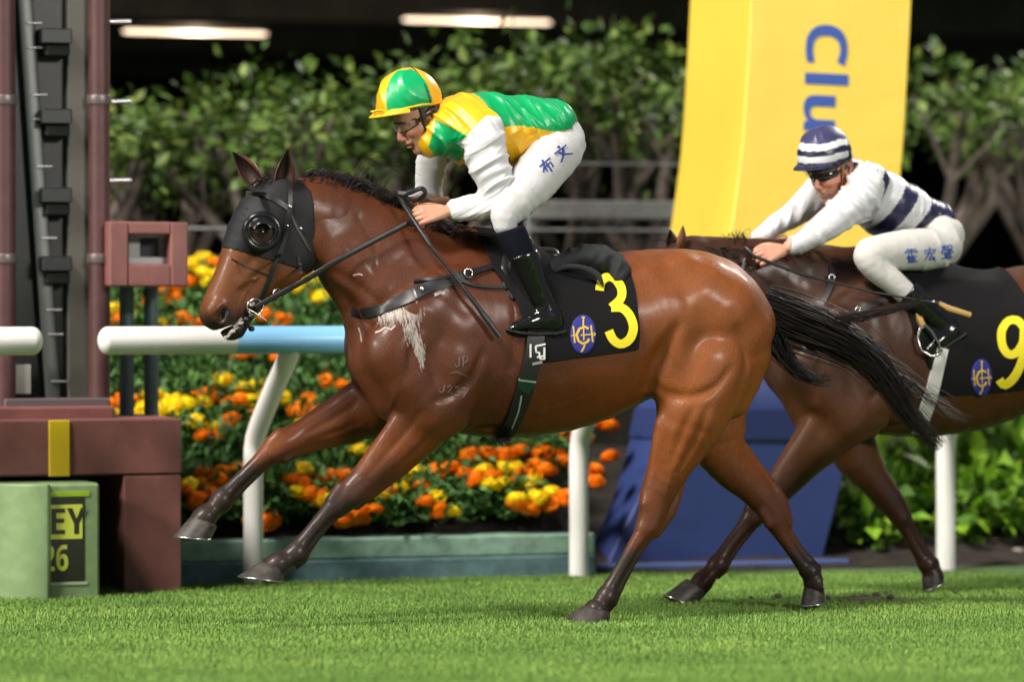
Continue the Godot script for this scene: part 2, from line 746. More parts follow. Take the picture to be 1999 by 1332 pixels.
# hair: guide [[px, py, side], ...], spread in px at each guide point
func hair(b: Build, fr: Transform3D, guide: Array, spread: Array, count: int, r: float, curl := 6.0, side_spread := 0.04) -> void:
	var m := guide.size()
	var locks := []
	for k in maxi(1, count / 16):
		locks.append(Vector2(rng.randfn(0.0, 0.5), rng.randfn(0.0, 0.5)))
	for k in count:
		var lock: Vector2 = locks[rng.randi() % locks.size()]
		var ox := rng.randfn(0.0, 0.5)
		var oz := rng.randfn(0.0, 0.5)
		var ph := rng.randf() * TAU
		var tint := pow(rng.randf(), 2.0)
		b.col = Color(0.007 + 0.022 * tint, 0.0055 + 0.011 * tint, 0.005 + 0.007 * tint)
		var ln := rng.randf_range(0.6, 1.0)
		var pts := []
		var rad := []
		var seg := 12
		for s in seg + 1:
			var u := float(s) / seg * ln * (m - 1)
			var i := mini(int(u), m - 2)
			var t := u - i
			var a: Array = guide[maxi(i - 1, 0)]
			var p: Array = guide[i]
			var q: Array = guide[i + 1]
			var e: Array = guide[mini(i + 2, m - 1)]
			var v := Vector3(cubic_interpolate(p[0], q[0], a[0], e[0], t), cubic_interpolate(p[1], q[1], a[1], e[1], t), cubic_interpolate(p[2], q[2], a[2], e[2], t))
			var dir := Vector2(q[0] - p[0], q[1] - p[1]).normalized()
			var w := lerpf(spread[i], spread[i + 1], t)
			var pull := 0.5 * float(s) / seg if count > 40 else 0.0
			var off := lerpf(ox, lock.x, pull) * w + sin(ph + u * 2.3) * curl * float(s) / seg
			v.x += -dir.y * off
			v.y += dir.x * off
			pts.append(at(fr, v.x, v.y, v.z + lerpf(oz, lock.y, pull) * side_spread * (0.4 + float(s) / seg)))
			rad.append(r * (1.0 - 0.75 * float(s) / seg))
		b.tube(pts, rad, 3)

func moved(net: Dictionary, t: Transform3D) -> Dictionary:
	var v: PackedVector3Array = net.v
	var i: PackedInt32Array = (net.i as PackedInt32Array).duplicate()
	if t.basis.determinant() < 0.0:
		for k in range(0, i.size(), 3):
			var a := i[k]
			i[k] = i[k + 1]
			i[k + 1] = a
	return {"v": t * v, "i": i}

# several nets, each with its colours, as one mesh
func joined(list: Array) -> ArrayMesh:
	var v := PackedVector3Array()
	var n := PackedVector3Array()
	var c := PackedColorArray()
	var i := PackedInt32Array()
	for e in list:
		var at0 := v.size()
		var vs: PackedVector3Array = e[0].v
		var ix: PackedInt32Array = e[0].i
		v.append_array(vs)
		n.append_array(normals_of(vs, ix))
		c.append_array(e[1])
		for k in ix:
			i.append(k + at0)
	var a := []
	a.resize(Mesh.ARRAY_MAX)
	a[Mesh.ARRAY_VERTEX] = v
	a[Mesh.ARRAY_NORMAL] = n
	a[Mesh.ARRAY_COLOR] = c
	a[Mesh.ARRAY_INDEX] = i
	var m := ArrayMesh.new()
	m.add_surface_from_arrays(Mesh.PRIMITIVE_TRIANGLES, a)
	return m

func colours(net: Dictionary, paint: Callable) -> PackedColorArray:
	var c := PackedColorArray()
	for p in net.v:
		c.append(paint.call(p))
	return c

# one body from a coarse field above a height and a fine one below it, cut clean at that height
func split_mesh(up: Field, low: Field, y: float, paint: Callable, shape = null) -> ArrayMesh:
	var v := PackedVector3Array()
	var n := PackedVector3Array()
	var c := PackedColorArray()
	var ix := PackedInt32Array()
	for half in [[up, 1.0], [low, -1.0]]:
		var net: Dictionary = (half[0] as Field).net(1)
		var sg: float = half[1]
		var vs: PackedVector3Array = net.v
		var idx: PackedInt32Array = net.i
		var ns := normals_of(vs, idx)
		if shape != null:
			for k in vs.size():
				vs[k] += ns[k] * shape.call(vs[k], ns[k])
			ns = normals_of(vs, idx)
		var map := {}
		for k in range(0, idx.size(), 3):
			var poly := []
			var all_in := true
			for e in 3:
				if (vs[idx[k + e]].y - y) * sg < 0.0:
					all_in = false
			if all_in:
				for e in 3:
					var j := idx[k + e]
					if not map.has(j):
						map[j] = v.size()
						v.append(vs[j])
						n.append(ns[j])
					ix.append(map[j])
				continue
			for e in 3:
				var a := idx[k + e]
				var b := idx[k + (e + 1) % 3]
				var da := (vs[a].y - y) * sg
				var db := (vs[b].y - y) * sg
				if da >= 0.0:
					poly.append([vs[a], ns[a]])
				if da * db < 0.0:
					var t := da / (da - db)
					poly.append([vs[a].lerp(vs[b], t), ns[a].lerp(ns[b], t).normalized()])
			for e in range(1, poly.size() - 1):
				for w in [0, e, e + 1]:
					ix.append(v.size())
					v.append(poly[w][0])
					n.append(poly[w][1])
	for k in v.size():
		c.append(paint.call(v[k], n[k]))
	var a := []
	a.resize(Mesh.ARRAY_MAX)
	a[Mesh.ARRAY_VERTEX] = v
	a[Mesh.ARRAY_NORMAL] = n
	a[Mesh.ARRAY_COLOR] = c
	a[Mesh.ARRAY_INDEX] = ix
	var m := ArrayMesh.new()
	m.add_surface_from_arrays(Mesh.PRIMITIVE_TRIANGLES, a)
	return m
var coat: StandardMaterial3D
var leather: StandardMaterial3D
var patent: StandardMaterial3D
var steel: StandardMaterial3D
var cloth_black: StandardMaterial3D
var cloth_grey: StandardMaterial3D
var hood_mat: StandardMaterial3D
var white_plastic: StandardMaterial3D
var hair_mat: StandardMaterial3D
var yellow_print: StandardMaterial3D
var skin_mat: StandardMaterial3D
var satin: StandardMaterial3D
var breech_mat: StandardMaterial3D
var blue_ink: StandardMaterial3D
var hoof_mat: StandardMaterial3D
var white_print: StandardMaterial3D
var blue_patch: StandardMaterial3D
var gold_thread: StandardMaterial3D
var foam_mat: StandardMaterial3D
var glass_eye: StandardMaterial3D
var wood_tan: StandardMaterial3D
var clear_lens: StandardMaterial3D

func make_materials() -> void:
	var fine := noise_tex(0.06, 256, 4)
	var weave := noise_tex(0.25, 256, 2)
	coat = bumpy(vmat(1.0, 0.36), noise_tex(0.06, 512, 3), 0.2, Vector3(3, 7, 7))
	var gr := Gradient.new()
	gr.set_color(0, Color(0.32, 0.32, 0.32))
	gr.set_color(1, Color(0.70, 0.70, 0.70))
	coat.roughness_texture = noise_tex(0.03, 512, 5, FastNoiseLite.TYPE_SIMPLEX_SMOOTH, 14, gr)
	var gt := Gradient.new()
	gt.set_color(0, Color(0.72, 0.72, 0.72))
	gt.set_color(1, Color(1, 1, 1))
	coat.albedo_texture = noise_tex(0.05, 512, 4, FastNoiseLite.TYPE_SIMPLEX_SMOOTH, 25, gt)
	coat.clearcoat_enabled = true
	coat.clearcoat = 0.20
	coat.clearcoat_roughness = 0.25
	leather = bumpy(mat(lin(0.010, 0.010, 0.011), 0.42), fine, 0.03, Vector3(12, 12, 12))
	patent = bumpy(mat(lin(0.005, 0.005, 0.006), 0.12, 0.0, 0.6), noise_tex(0.015, 256, 2), 0.12, Vector3(4, 4, 4))
	steel = mat(lin(0.55, 0.54, 0.52), 0.25, 1.0)
	cloth_black = bumpy(mat(lin(0.0065, 0.0065, 0.0075), 0.85, 0.0, 0.3), weave, 0.05, Vector3(9, 9, 9))
	cloth_grey = bumpy(mat(lin(0.030, 0.033, 0.036), 0.9, 0.0, 0.3), weave, 0.08, Vector3(6, 6, 6))
	hood_mat = bumpy(mat(lin(0.009, 0.009, 0.011), 0.65, 0.0, 0.4), weave, 0.05, Vector3(9, 9, 9))
	white_plastic = mat(lin(0.78, 0.78, 0.76), 0.35)
	hair_mat = vmat(0.5, 0.4)
	yellow_print = bumpy(mat(lin(0.78, 0.66, 0.012), 0.7), weave, 0.05, Vector3(9, 9, 9))
	skin_mat = vmat(0.5)
	skin_mat.subsurf_scatter_enabled = true
	skin_mat.subsurf_scatter_strength = 0.1
	satin = bumpy(vmat(0.36, 0.55), noise_tex(0.02, 256, 2), 0.12, Vector3(2.4, 3.4, 2.4))
	breech_mat = bumpy(vmat(0.72), noise_tex(0.03, 256, 3), 0.25, Vector3(2.2, 2.2, 2.2))
	blue_ink = mat(lin(0.02, 0.045, 0.22), 0.8)
	hoof_mat = mottle(mat(lin(0.085, 0.072, 0.060), 0.55), 0.4, 1.0, 0.02, Vector3(4, 9, 4), 5)
	white_print = mat(lin(0.7, 0.7, 0.68), 0.7)
	blue_patch = bumpy(mat(lin(0.018, 0.022, 0.24), 0.7), weave, 0.05, Vector3(9, 9, 9))
	gold_thread = mat(lin(0.62, 0.42, 0.03), 0.55)
	foam_mat = bumpy(mat(lin(0.44, 0.39, 0.36), 0.8), fine, 0.2, Vector3(14, 14, 14))
	glass_eye = mat(lin(0.008, 0.005, 0.004), 0.05)
	wood_tan = mat(lin(0.42, 0.25, 0.06), 0.5)
	clear_lens = mat(Color(0.75, 0.72, 0.68, 0.09), 0.06)
	clear_lens.transparency = BaseMaterial3D.TRANSPARENCY_ALPHA

# ------------------------------------------------------------------ horses
var h1: Transform3D
var h2: Transform3D
var h1_body: Field
var h1_cloth: Field
var h2_body: Field

func chain_px(fr: Transform3D, s: float, rows: Array) -> Array:
	var out := []
	for r in rows:
		out.append([at(fr, r[0], r[1], r[2]), r[3] / s, r[4]])
	return out

# soft valleys between muscles, along px lines on the near side
func grooves(f: Field, fr: Transform3D, lines: Array) -> void:
	for g in lines:
		var q := resample(g[0], 14.0)
		var pts := []
		for k in q.size():
			var e := 1.0 - absf(2.0 * k / (q.size() - 1) - 1.0)
			pts.append([drape(f, fr, q[k].x, q[k].y, 0.004 - 0.004 * e), g[1] * (0.3 + 0.7 * e), 1.0])
		f.chain(pts, g[2], 1, 1)

# raised veins along px lines
func veins(f: Field, fr: Transform3D, lines: Array, r: float) -> void:
	for g in lines:
		var q := resample(g, 9.0)
		var pts := []
		for k in q.size():
			pts.append([drape(f, fr, q[k].x, q[k].y, -r * 0.2), r * (0.6 + 0.4 * sin(PI * k / (q.size() - 1))), 1.0])
		f.chain(pts, r * 1.6)

# cannon bone, tendons, fetlock and pastern below a knee or hock; back points to the tendon side
func lower_leg(c: Callable, top: Vector2, fet: Vector2, cor: Vector2, side: float, back: Vector2, w: float) -> void:
	var d := (fet - top).normalized()
	var b := (back - d * back.dot(d)).normalized()
	var p := func(u: float, off: float, r: float, fl: float) -> Array:
		var q: Vector2 = top.lerp(fet, u) + b * off * w
		return [q.x, q.y, side, r * w, fl]
	c.call([p.call(-0.12, -0.10, 1.18, 0.95), p.call(0.15, -0.25, 0.82, 0.95), p.call(0.5, -0.30, 0.70, 0.95), p.call(0.85, -0.22, 0.80, 0.95), p.call(1.0, -0.05, 1.08, 0.95)], 0.012, 2)
	c.call([p.call(-0.05, 0.55, 0.62, 0.9), p.call(0.2, 0.55, 0.44, 0.9), p.call(0.55, 0.52, 0.42, 0.9), p.call(0.88, 0.62, 0.50, 1.0), p.call(1.02, 0.72, 0.62, 1.1)], 0.005, 2)
	c.call([p.call(1.0, 0.0, 1.08, 0.95), [cor.x * 0.5 + fet.x * 0.5, cor.y * 0.5 + fet.y * 0.5, side, 0.92 * w, 1.0], [cor.x, cor.y, side, 1.24 * w, 1.0], [cor.x * 1.25 - fet.x * 0.25, cor.y * 1.25 - fet.y * 0.25, side, 1.2 * w, 1.0]], 0.015, 2)
	c.call([p.call(1.1, 0.9, 0.32, 1.0), p.call(1.22, 1.0, 0.16, 1.0)], 0.01)

var coat_noise := FastNoiseLite.new()
func bay(p: Vector3, dark: float, warm: float, base := Color(0.205, 0.054, 0.0115)) -> Color:
	var deep := Color(0.0285, 0.0110, 0.0062)
	var gold := Color(0.40, 0.126, 0.024)
	var w := coat_noise.get_noise_3d(p.x * 260, p.y * 260, p.z * 260)
	return base.lerp(deep, clampf(dark + w * 0.14, 0, 1)).lerp(gold, clampf(warm, 0, 1)) * (1.0 + 0.16 * w)

# sole from toe to heel and coronet from front to back as px on the plane at one side
func hoof(fr: Transform3D, side: float, toe: Vector2, heel: Vector2, cf: Vector2, cb: Vector2, node: Node3D) -> void:
	var rings := []
	for q in [0.0, 0.06, 0.5, 0.9, 1.0, 1.06]:
		var a := toe.lerp(cf, minf(q, 1.0))
		var b := heel.lerp(cb, minf(q, 1.0))
		var pa := at(fr, a.x, a.y, side)
		var pb := at(fr, b.x, b.y, side)
		var mid := (pa + pb) * 0.5
		var half := (pa - pb) * 0.5 * (1.0 if q < 0.95 else (0.94 if q < 1.03 else 0.6))
		var wide := half.length() * 0.92
		var ring := []
		for k in 22:
			var t := TAU * k / 22
			var x := cos(t)
			var s := sin(t) * (1.0 if x > -0.2 else 1.0 - 0.25 * (-x - 0.2))
			ring.append(mid + half * x + Vector3(0, 0, wide * s))
		rings.append(ring)
	var b := Build.new()
	b.skin(rings)
	var hm := part("hoof", b.mesh(), hoof_mat, node)
	var pt := at(fr, toe.x, toe.y, side)
	var ph := at(fr, heel.x, heel.y, side)
	var half := (pt - ph) * 0.5
	var dn := Vector3(0, 0, 1).cross(half).normalized()
	if dn.y > 0.0: dn = -dn
	b = Build.new()
	var arc := []
	for k in 19:
		var t := deg_to_rad(-145.0 + 290.0 * k / 18)
		arc.append((pt + ph) * 0.5 + half * cos(t) * 0.97 + Vector3(0, 0, half.length() * 0.9 * sin(t)) + dn * 0.004)
	b.tube(arc, 0.010, 6, dn, 0.5)
	part("horseshoe", b.mesh(), steel, hm)

func ear(fr: Transform3D, base: Vector3, tip: Vector3, open: Vector3, wide: float, node: Node3D, dark_tip := true) -> void:
	var axis := (tip - base)
	var up := axis.normalized()
	open = (open - up * open.dot(up)).normalized()
	var sd := up.cross(open)
	var b := Build.new()
	var rings := []
	var prof := [[0.0, 0.62, 60.0], [0.12, 0.8, 80.0], [0.3, 1.0, 105.0], [0.5, 0.98, 115.0], [0.7, 0.74, 118.0], [0.86, 0.42, 120.0], [0.95, 0.2, 120.0], [1.0, 0.04, 120.0]]
	for q in prof:
		var cc: Vector3 = base + axis * q[0] - open * wide * 0.25 * sin(q[0] * PI)
		var r: float = wide * q[1]
		var ring := []
		var m := 9
		for k in m:
			var a := deg_to_rad(lerpf(-q[2], q[2], float(k) / (m - 1)))
			ring.append(cc - open * cos(a) * r * 0.8 + sd * sin(a) * r)
		for k in m:
			var a := deg_to_rad(lerpf(q[2], -q[2], float(k) / (m - 1)))
			ring.append(cc - open * cos(a) * (r * 0.8 - wide * 0.16) * 0.9 + sd * sin(a) * maxf(r - wide * 0.14, r * 0.5))
		rings.append(ring)
	for k in rings.size():
		for j in rings[k].size():
			var inside: bool = j >= 9
			var t: float = prof[k][0]
			var c := Color(0.13, 0.043, 0.014).lerp(Color(0.012, 0.008, 0.007), ss(0.55, 0.95, t) if dark_tip else 0.0)
			if inside:
				c = c.lerp(Color(0.022, 0.012, 0.009), 0.8)
			b.col = c
			b.put(rings[k][j])
	var m2: int = rings[0].size()
	for a in rings.size() - 1:
		for k in m2:
			var p := a * m2 + k
			var q := a * m2 + (k + 1) % m2
			b.i.append_array(PackedInt32Array([p, q, q + m2, p, q + m2, p + m2]))
	part("ear", b.mesh(true), coat, node)

func build_horse_three() -> void:
	coat_noise.seed = 4
	wr.fractal_octaves = 2
	coat_noise.frequency = 0.03
	coat_noise.fractal_octaves = 3
	h1 = Transform3D(Basis(Vector3.UP, YAW), ground_at(1090, 18.0))
	var n := thing("racehorse", "bay racehorse with black eye hood and yellow number 3 cloth, galloping in front", "horse", h1)
	var S := 480.0
	var f := Field.new(Vector3(-1.45, 0.54, -0.40), Vector3(1.10, 1.88, 0.40), 0.0105)
	var fl := Field.new(Vector3(-1.75, -0.02, -0.30), Vector3(1.22, 0.68, 0.30), 0.0064)
	var c := func(rows: Array, k: float, sub := 1, mode := 0) -> void:
		var q := chain_px(h1, S, rows)
		f.chain(q, k, sub, mode)
		fl.chain(q, k, sub, mode)
	# trunk
	c.call([[754, 692, 0, 76, 1.25], [806, 668, 0, 132, 0.95], [880, 656, 0, 178, 0.74], [960, 664, 0, 190, 0.70], [1050, 672, 0, 178, 0.78], [1140, 666, 0, 162, 0.86], [1220, 640, 0, 150, 0.93], [1300, 616, 0, 132, 1.02], [1370, 612, 0, 118, 1.08], [1428, 634, 0, 84, 1.15]], 0.02, 3)
	c.call([[890, 470, 0, 24, 1.0], [960, 480, 0, 26, 1.0], [1040, 520, 0, 20, 1.0]], 0.08, 2)
	# neck
	c.call([[800, 580, 0, 132, 0.66], [745, 520, 0, 112, 0.58], [690, 474, 0, 92, 0.52], [640, 443, 0, 83, 0.52], [598, 420, 0, 72, 0.60], [560, 410, 0, 56, 0.7]], 0.05, 3)
	c.call([[860, 474, 0, 32, 0.8], [780, 444, 0, 30, 0.7], [700, 404, 0, 27, 0.6], [630, 378, 0, 30, 0.6]], 0.05, 2)
	c.call([[730, 640, 0.02, 44, 1.4], [698, 592, 0, 28, 1.0], [654, 543, 0, 22, 0.9]], 0.05, 2)
	c.call([[640, 470, 0.06, 40, 0.5], [720, 540, 0.10, 52, 0.5], [790, 600, 0.15, 54, 0.5]], 0.05, 2)
	# quarters and thighs
	for sd in [1.0, -1.0]:
		c.call([[1330, 545, 0.15 * sd, 52, 0.8], [1410, 615, 0.17 * sd, 80, 0.7], [1446, 690, 0.15 * sd, 62, 0.75], [1424, 776, 0.14 * sd, 44, 0.8]], 0.05, 2)
		c.call([[1270, 555, 0.18 * sd, 34, 0.7], [1310, 650, 0.19 * sd, 58, 0.7], [1312, 745, 0.19 * sd, 50, 0.8]], 0.05, 2)
	# near hind leg
	c.call([[1385, 720, 0.17, 92, 0.7], [1352, 800, 0.18, 76, 0.8], [1336, 850, 0.17, 60, 0.8], [1315, 892, 0.16, 49, 0.8], [1297, 932, 0.155, 39, 0.78], [1280, 972, 0.15, 33, 0.75], [1274, 1000, 0.15, 29, 0.78], [1262, 1030, 0.15, 24, 0.85]], 0.03, 2)
	lower_leg(c, Vector2(1258, 1042), Vector2(1184, 1166), Vector2(1163, 1193), 0.15, Vector2(1, 0.3), 18.5)
	c.call([[1362, 870, 0.15, 16, 0.8], [1336, 925, 0.15, 9, 0.9], [1317, 978, 0.15, 11, 1.1], [1306, 1002, 0.15, 12, 1.0], [1280, 1042, 0.15, 10, 1.0]], 0.008, 2)
	c.call([[1262, 985, 0.17, 12, 0.8], [1268, 1010, 0.175, 11, 0.7]], 0.015)
	c.call([[1300, 830, 0.20, 26, 0.7], [1290, 890, 0.185, 22, 0.7], [1275, 945, 0.17, 12, 0.7]], 0.02, 2)
	# far hind leg
	c.call([[1375, 740, -0.14, 88, 0.7], [1392, 830, -0.16, 66, 0.8], [1405, 880, -0.16, 50, 0.8], [1432, 916, -0.16, 43, 0.8], [1470, 952, -0.155, 36, 0.75], [1500, 988, -0.15, 30, 0.78], [1515, 1012, -0.15, 25, 0.85]], 0.03, 2)
	lower_leg(c, Vector2(1520, 1026), Vector2(1580, 1116), Vector2(1590, 1138), -0.15, Vector2(1, -0.5), 19.0)
	c.call([[1448, 876, -0.14, 14, 0.8], [1490, 925, -0.14, 9, 0.9], [1516, 962, -0.14, 12, 1.1], [1530, 992, -0.14, 12, 1.0], [1540, 1022, -0.14, 9, 1.0]], 0.008, 2)
	c.call([[1488, 1000, -0.125, 12, 0.8], [1500, 1022, -0.125, 10, 0.8]], 0.012)
	# shoulder and near foreleg
	c.call([[880, 560, 0.20, 40, 0.5], [835, 620, 0.22, 62, 0.5], [778, 690, 0.20, 62, 0.7]], 0.05, 2)
	c.call([[910, 620, 0.22, 56, 0.4], [890, 710, 0.225, 70, 0.5], [868, 800, 0.19, 52, 0.7]], 0.035, 2)
	c.call([[775, 690, 0.19, 64, 0.75], [800, 740, 0.20, 60, 0.75], [838, 800, 0.19, 56, 0.8]], 0.03, 2)
	c.call([[738, 705, 0.09, 54, 0.9], [774, 770, 0.11, 54, 0.9]], 0.035)
	c.call([[736, 705, -0.09, 54, 0.9], [752, 770, -0.11, 54, 0.9]], 0.035)
	c.call([[846, 792, 0.18, 62, 0.75], [818, 836, 0.165, 52, 0.75], [784, 868, 0.155, 46, 0.75], [752, 898, 0.15, 39, 0.75], [708, 940, 0.14, 29, 0.8], [680, 968, 0.135, 28, 0.9], [658, 990, 0.13, 23, 0.9]], 0.03, 2)
	lower_leg(c, Vector2(646, 1000), Vector2(580, 1080), Vector2(544, 1102), 0.13, Vector2(0.78, 0.62), 18.5)
	c.call([[664, 954, 0.14, 13, 1.0], [650, 974, 0.14, 12, 1.0]], 0.012)
	c.call([[704, 976, 0.12, 11, 0.9], [696, 988, 0.12, 9, 0.9]], 0.008)
	c.call([[845, 850, 0.16, 24, 0.8], [800, 895, 0.15, 20, 0.8], [740, 948, 0.14, 15, 0.8], [704, 978, 0.13, 11, 0.9]], 0.010, 2)
	c.call([[805, 800, 0.20, 26, 0.7], [765, 852, 0.18, 22, 0.7], [715, 915, 0.155, 12, 0.7]], 0.016, 2)
	c.call([[835, 830, 0.20, 22, 0.6], [790, 880, 0.175, 17, 0.6], [730, 935, 0.15, 9, 0.7]], 0.012, 2)
	# far foreleg
	c.call([[790, 720, -0.17, 70, 0.75], [742, 785, -0.16, 66, 0.75], [703, 802, -0.155, 56, 0.75], [642, 828, -0.15, 42, 0.75], [596, 847, -0.145, 31, 0.8], [556, 867, -0.14, 28, 0.9], [530, 886, -0.14, 23, 0.9]], 0.03, 2)
	lower_leg(c, Vector2(518, 896), Vector2(434, 976), Vector2(402, 1009), -0.14, Vector2(0.68, 0.73), 18.5)
	c.call([[546, 848, -0.13, 12, 1.0], [528, 866, -0.13, 11, 1.0]], 0.012)
	c.call([[572, 888, -0.12, 10, 0.9], [556, 898, -0.12, 9, 0.9]], 0.008)
	c.call([[690, 845, -0.15, 22, 0.8], [625, 866, -0.14, 14, 0.8], [572, 888, -0.13, 10, 0.9]], 0.010, 2)
	c.call([[690, 780, -0.12, 24, 0.7], [640, 808, -0.12, 18, 0.7], [575, 845, -0.12, 10, 0.7]], 0.016, 2)
	grooves(f, h1, [
		[[[1262, 756], [1275, 728], [1296, 690], [1322, 640]], 0.030, 0.045],
		[[[1275, 752], [1305, 770], [1350, 775], [1396, 756], [1424, 720]], 0.014, 0.03],
		[[[942, 690], [922, 735], [885, 770], [852, 782]], 0.016, 0.03],
		[[[655, 530], [700, 560], [750, 600]], 0.010, 0.035],
		[[[815, 640], [804, 690], [796, 735]], 0.008, 0.03],
		[[[1352, 800], [1330, 850], [1310, 905]], 0.006, 0.03],
		[[[1440, 640], [1456, 715], [1432, 795]], 0.010, 0.03],
		[[[885, 860], [940, 838], [1000, 842]], 0.014, 0.03],
		[[[822, 806], [786, 852], [748, 895], [712, 935]], 0.008, 0.018],
		[[[848, 842], [806, 888], [765, 925]], 0.007, 0.016],
		[[[700, 786], [645, 822], [592, 850]], 0.007, 0.016],
		[[[700, 826], [650, 846], [600, 860]], 0.006, 0.014],
		[[[1380, 800], [1362, 850], [1336, 900], [1318, 935]], 0.006, 0.03],
		[[[1000, 560], [1010, 640], [1000, 720]], 0.004, 0.03],
		[[[700, 420], [730, 470], [740, 520]], 0.006, 0.03],
	])
	veins(f, h1, [[[770, 760], [765, 790], [745, 830]], [[960, 800], [1010, 812], [1080, 800], [1150, 775]], [[700, 560], [730, 600], [742, 640]], [[1370, 850], [1350, 890], [1330, 930]]], 0.0042)
	veins(fl, h1, [[[775, 850], [745, 880], [722, 920], [690, 950]], [[1330, 870], [1312, 920], [1300, 960]], [[1290, 880], [1276, 930]]], 0.0032)
	h1_body = f
	part("body", split_mesh(f, fl, 0.61, paint_three, wrinkle_three), coat, n)
	build_head_three(n)
	hoof(h1, 0.13, Vector2(469, 1124), Vector2(552, 1134), Vector2(510, 1096), Vector2(556, 1114), n)
	hoof(h1, -0.14, Vector2(341, 1046), Vector2(412, 1052), Vector2(376, 1006), Vector2(424, 1028), n)
	hoof(h1, 0.15, Vector2(1100, 1214), Vector2(1188, 1216), Vector2(1140, 1182), Vector2(1190, 1196), n)
	hoof(h1, -0.15, Vector2(1564, 1182), Vector2(1608, 1174), Vector2(1570, 1146), Vector2(1608, 1148), n)
	tack_three(n)
	hair_three(n)

var wr := FastNoiseLite.new()
func wrinkle_three(p: Vector3, nn: Vector3) -> float:
	# skin pulled into folds at the flank and under the belly
	var fl := ss(0.12, 0.3, p.x) * ss(0.5, 0.36, p.x) * ss(0.72, 0.85, p.y) * ss(1.42, 1.1, p.y)
	var be := ss(-0.25, -0.1, p.x) * ss(0.4, 0.2, p.x) * ss(1.0, 0.85, p.y) * ss(0.66, 0.75, p.y)
	var w := wr.get_noise_2d(p.x * 260, p.y * 60 + p.x * 90)
	var v := wr.get_noise_2d(p.x * 50 + p.y * 40, p.y * 330)
	var el := ss(0.16, 0.04, (p - Vector3(-0.40, 0.80, 0.22)).length())
	var nk := ss(-1.05, -0.9, p.x) * ss(-0.45, -0.6, p.x) * ss(1.1, 1.2, p.y) * ss(1.62, 1.5, p.y)
	var e := wr.get_noise_2d(p.x * 420 + p.y * 300, p.y * 60)
	var t := wr.get_noise_2d((p.x + p.y) * 520, (p.x - p.y) * 110)
	return fl * w * 0.009 + be * v * 0.008 + el * e * 0.010 + nk * t * 0.005 + 0.0035 * wr.get_noise_3d(p.x * 300, p.y * 300, p.z * 300) + 0.0016 * wr.get_noise_3d(p.x * 900, p.y * 600, p.z * 900)

func paint_three(p: Vector3, nn: Vector3) -> Color:
	var w := coat_noise.get_noise_3d(p.x * 70, p.y * 110, p.z * 70)
	var sweat := ss(0.12, -0.28, p.x + 0.18 * w) * ss(0.66, 0.90, p.y + 0.1 * w) * ss(-1.25, -0.95, p.x)
	var low: float
	if p.x > 0.0:
		low = maxf(ss(0.42, 0.18, p.y + 0.10 * w), 0.4 * ss(0.66, 0.44, p.y + 0.2 * w))
	else:
		low = 0.35 * ss(0.74, 0.58, p.y + 0.2 * w) + 0.6 * ss(0.64, 0.46, p.y + 0.14 * w - 0.22 * clampf(-0.75 - p.x, 0.0, 0.5))
	return bay(p, sweat * 0.54, ss(0.05, 0.5, p.x) * ss(0.42, 0.8, p.y) * 0.42).lerp(Color(0.0215, 0.0155, 0.0130), clampf(low, 0.0, 0.95))

func hood_edge(f: Field, fr: Transform3D, a: Vector2, b: Vector2, keep: Vector2) -> void:
	var p := at(fr, a.x, a.y, 0)
	var q := at(fr, b.x, b.y, 0)
	var k := at(fr, keep.x, keep.y, 0)
	var nn := (q - p).cross(Vector3(0, 0, 1)).normalized()
	if (k - p).dot(nn) > 0.0: nn = -nn
	f.cut(p, nn)

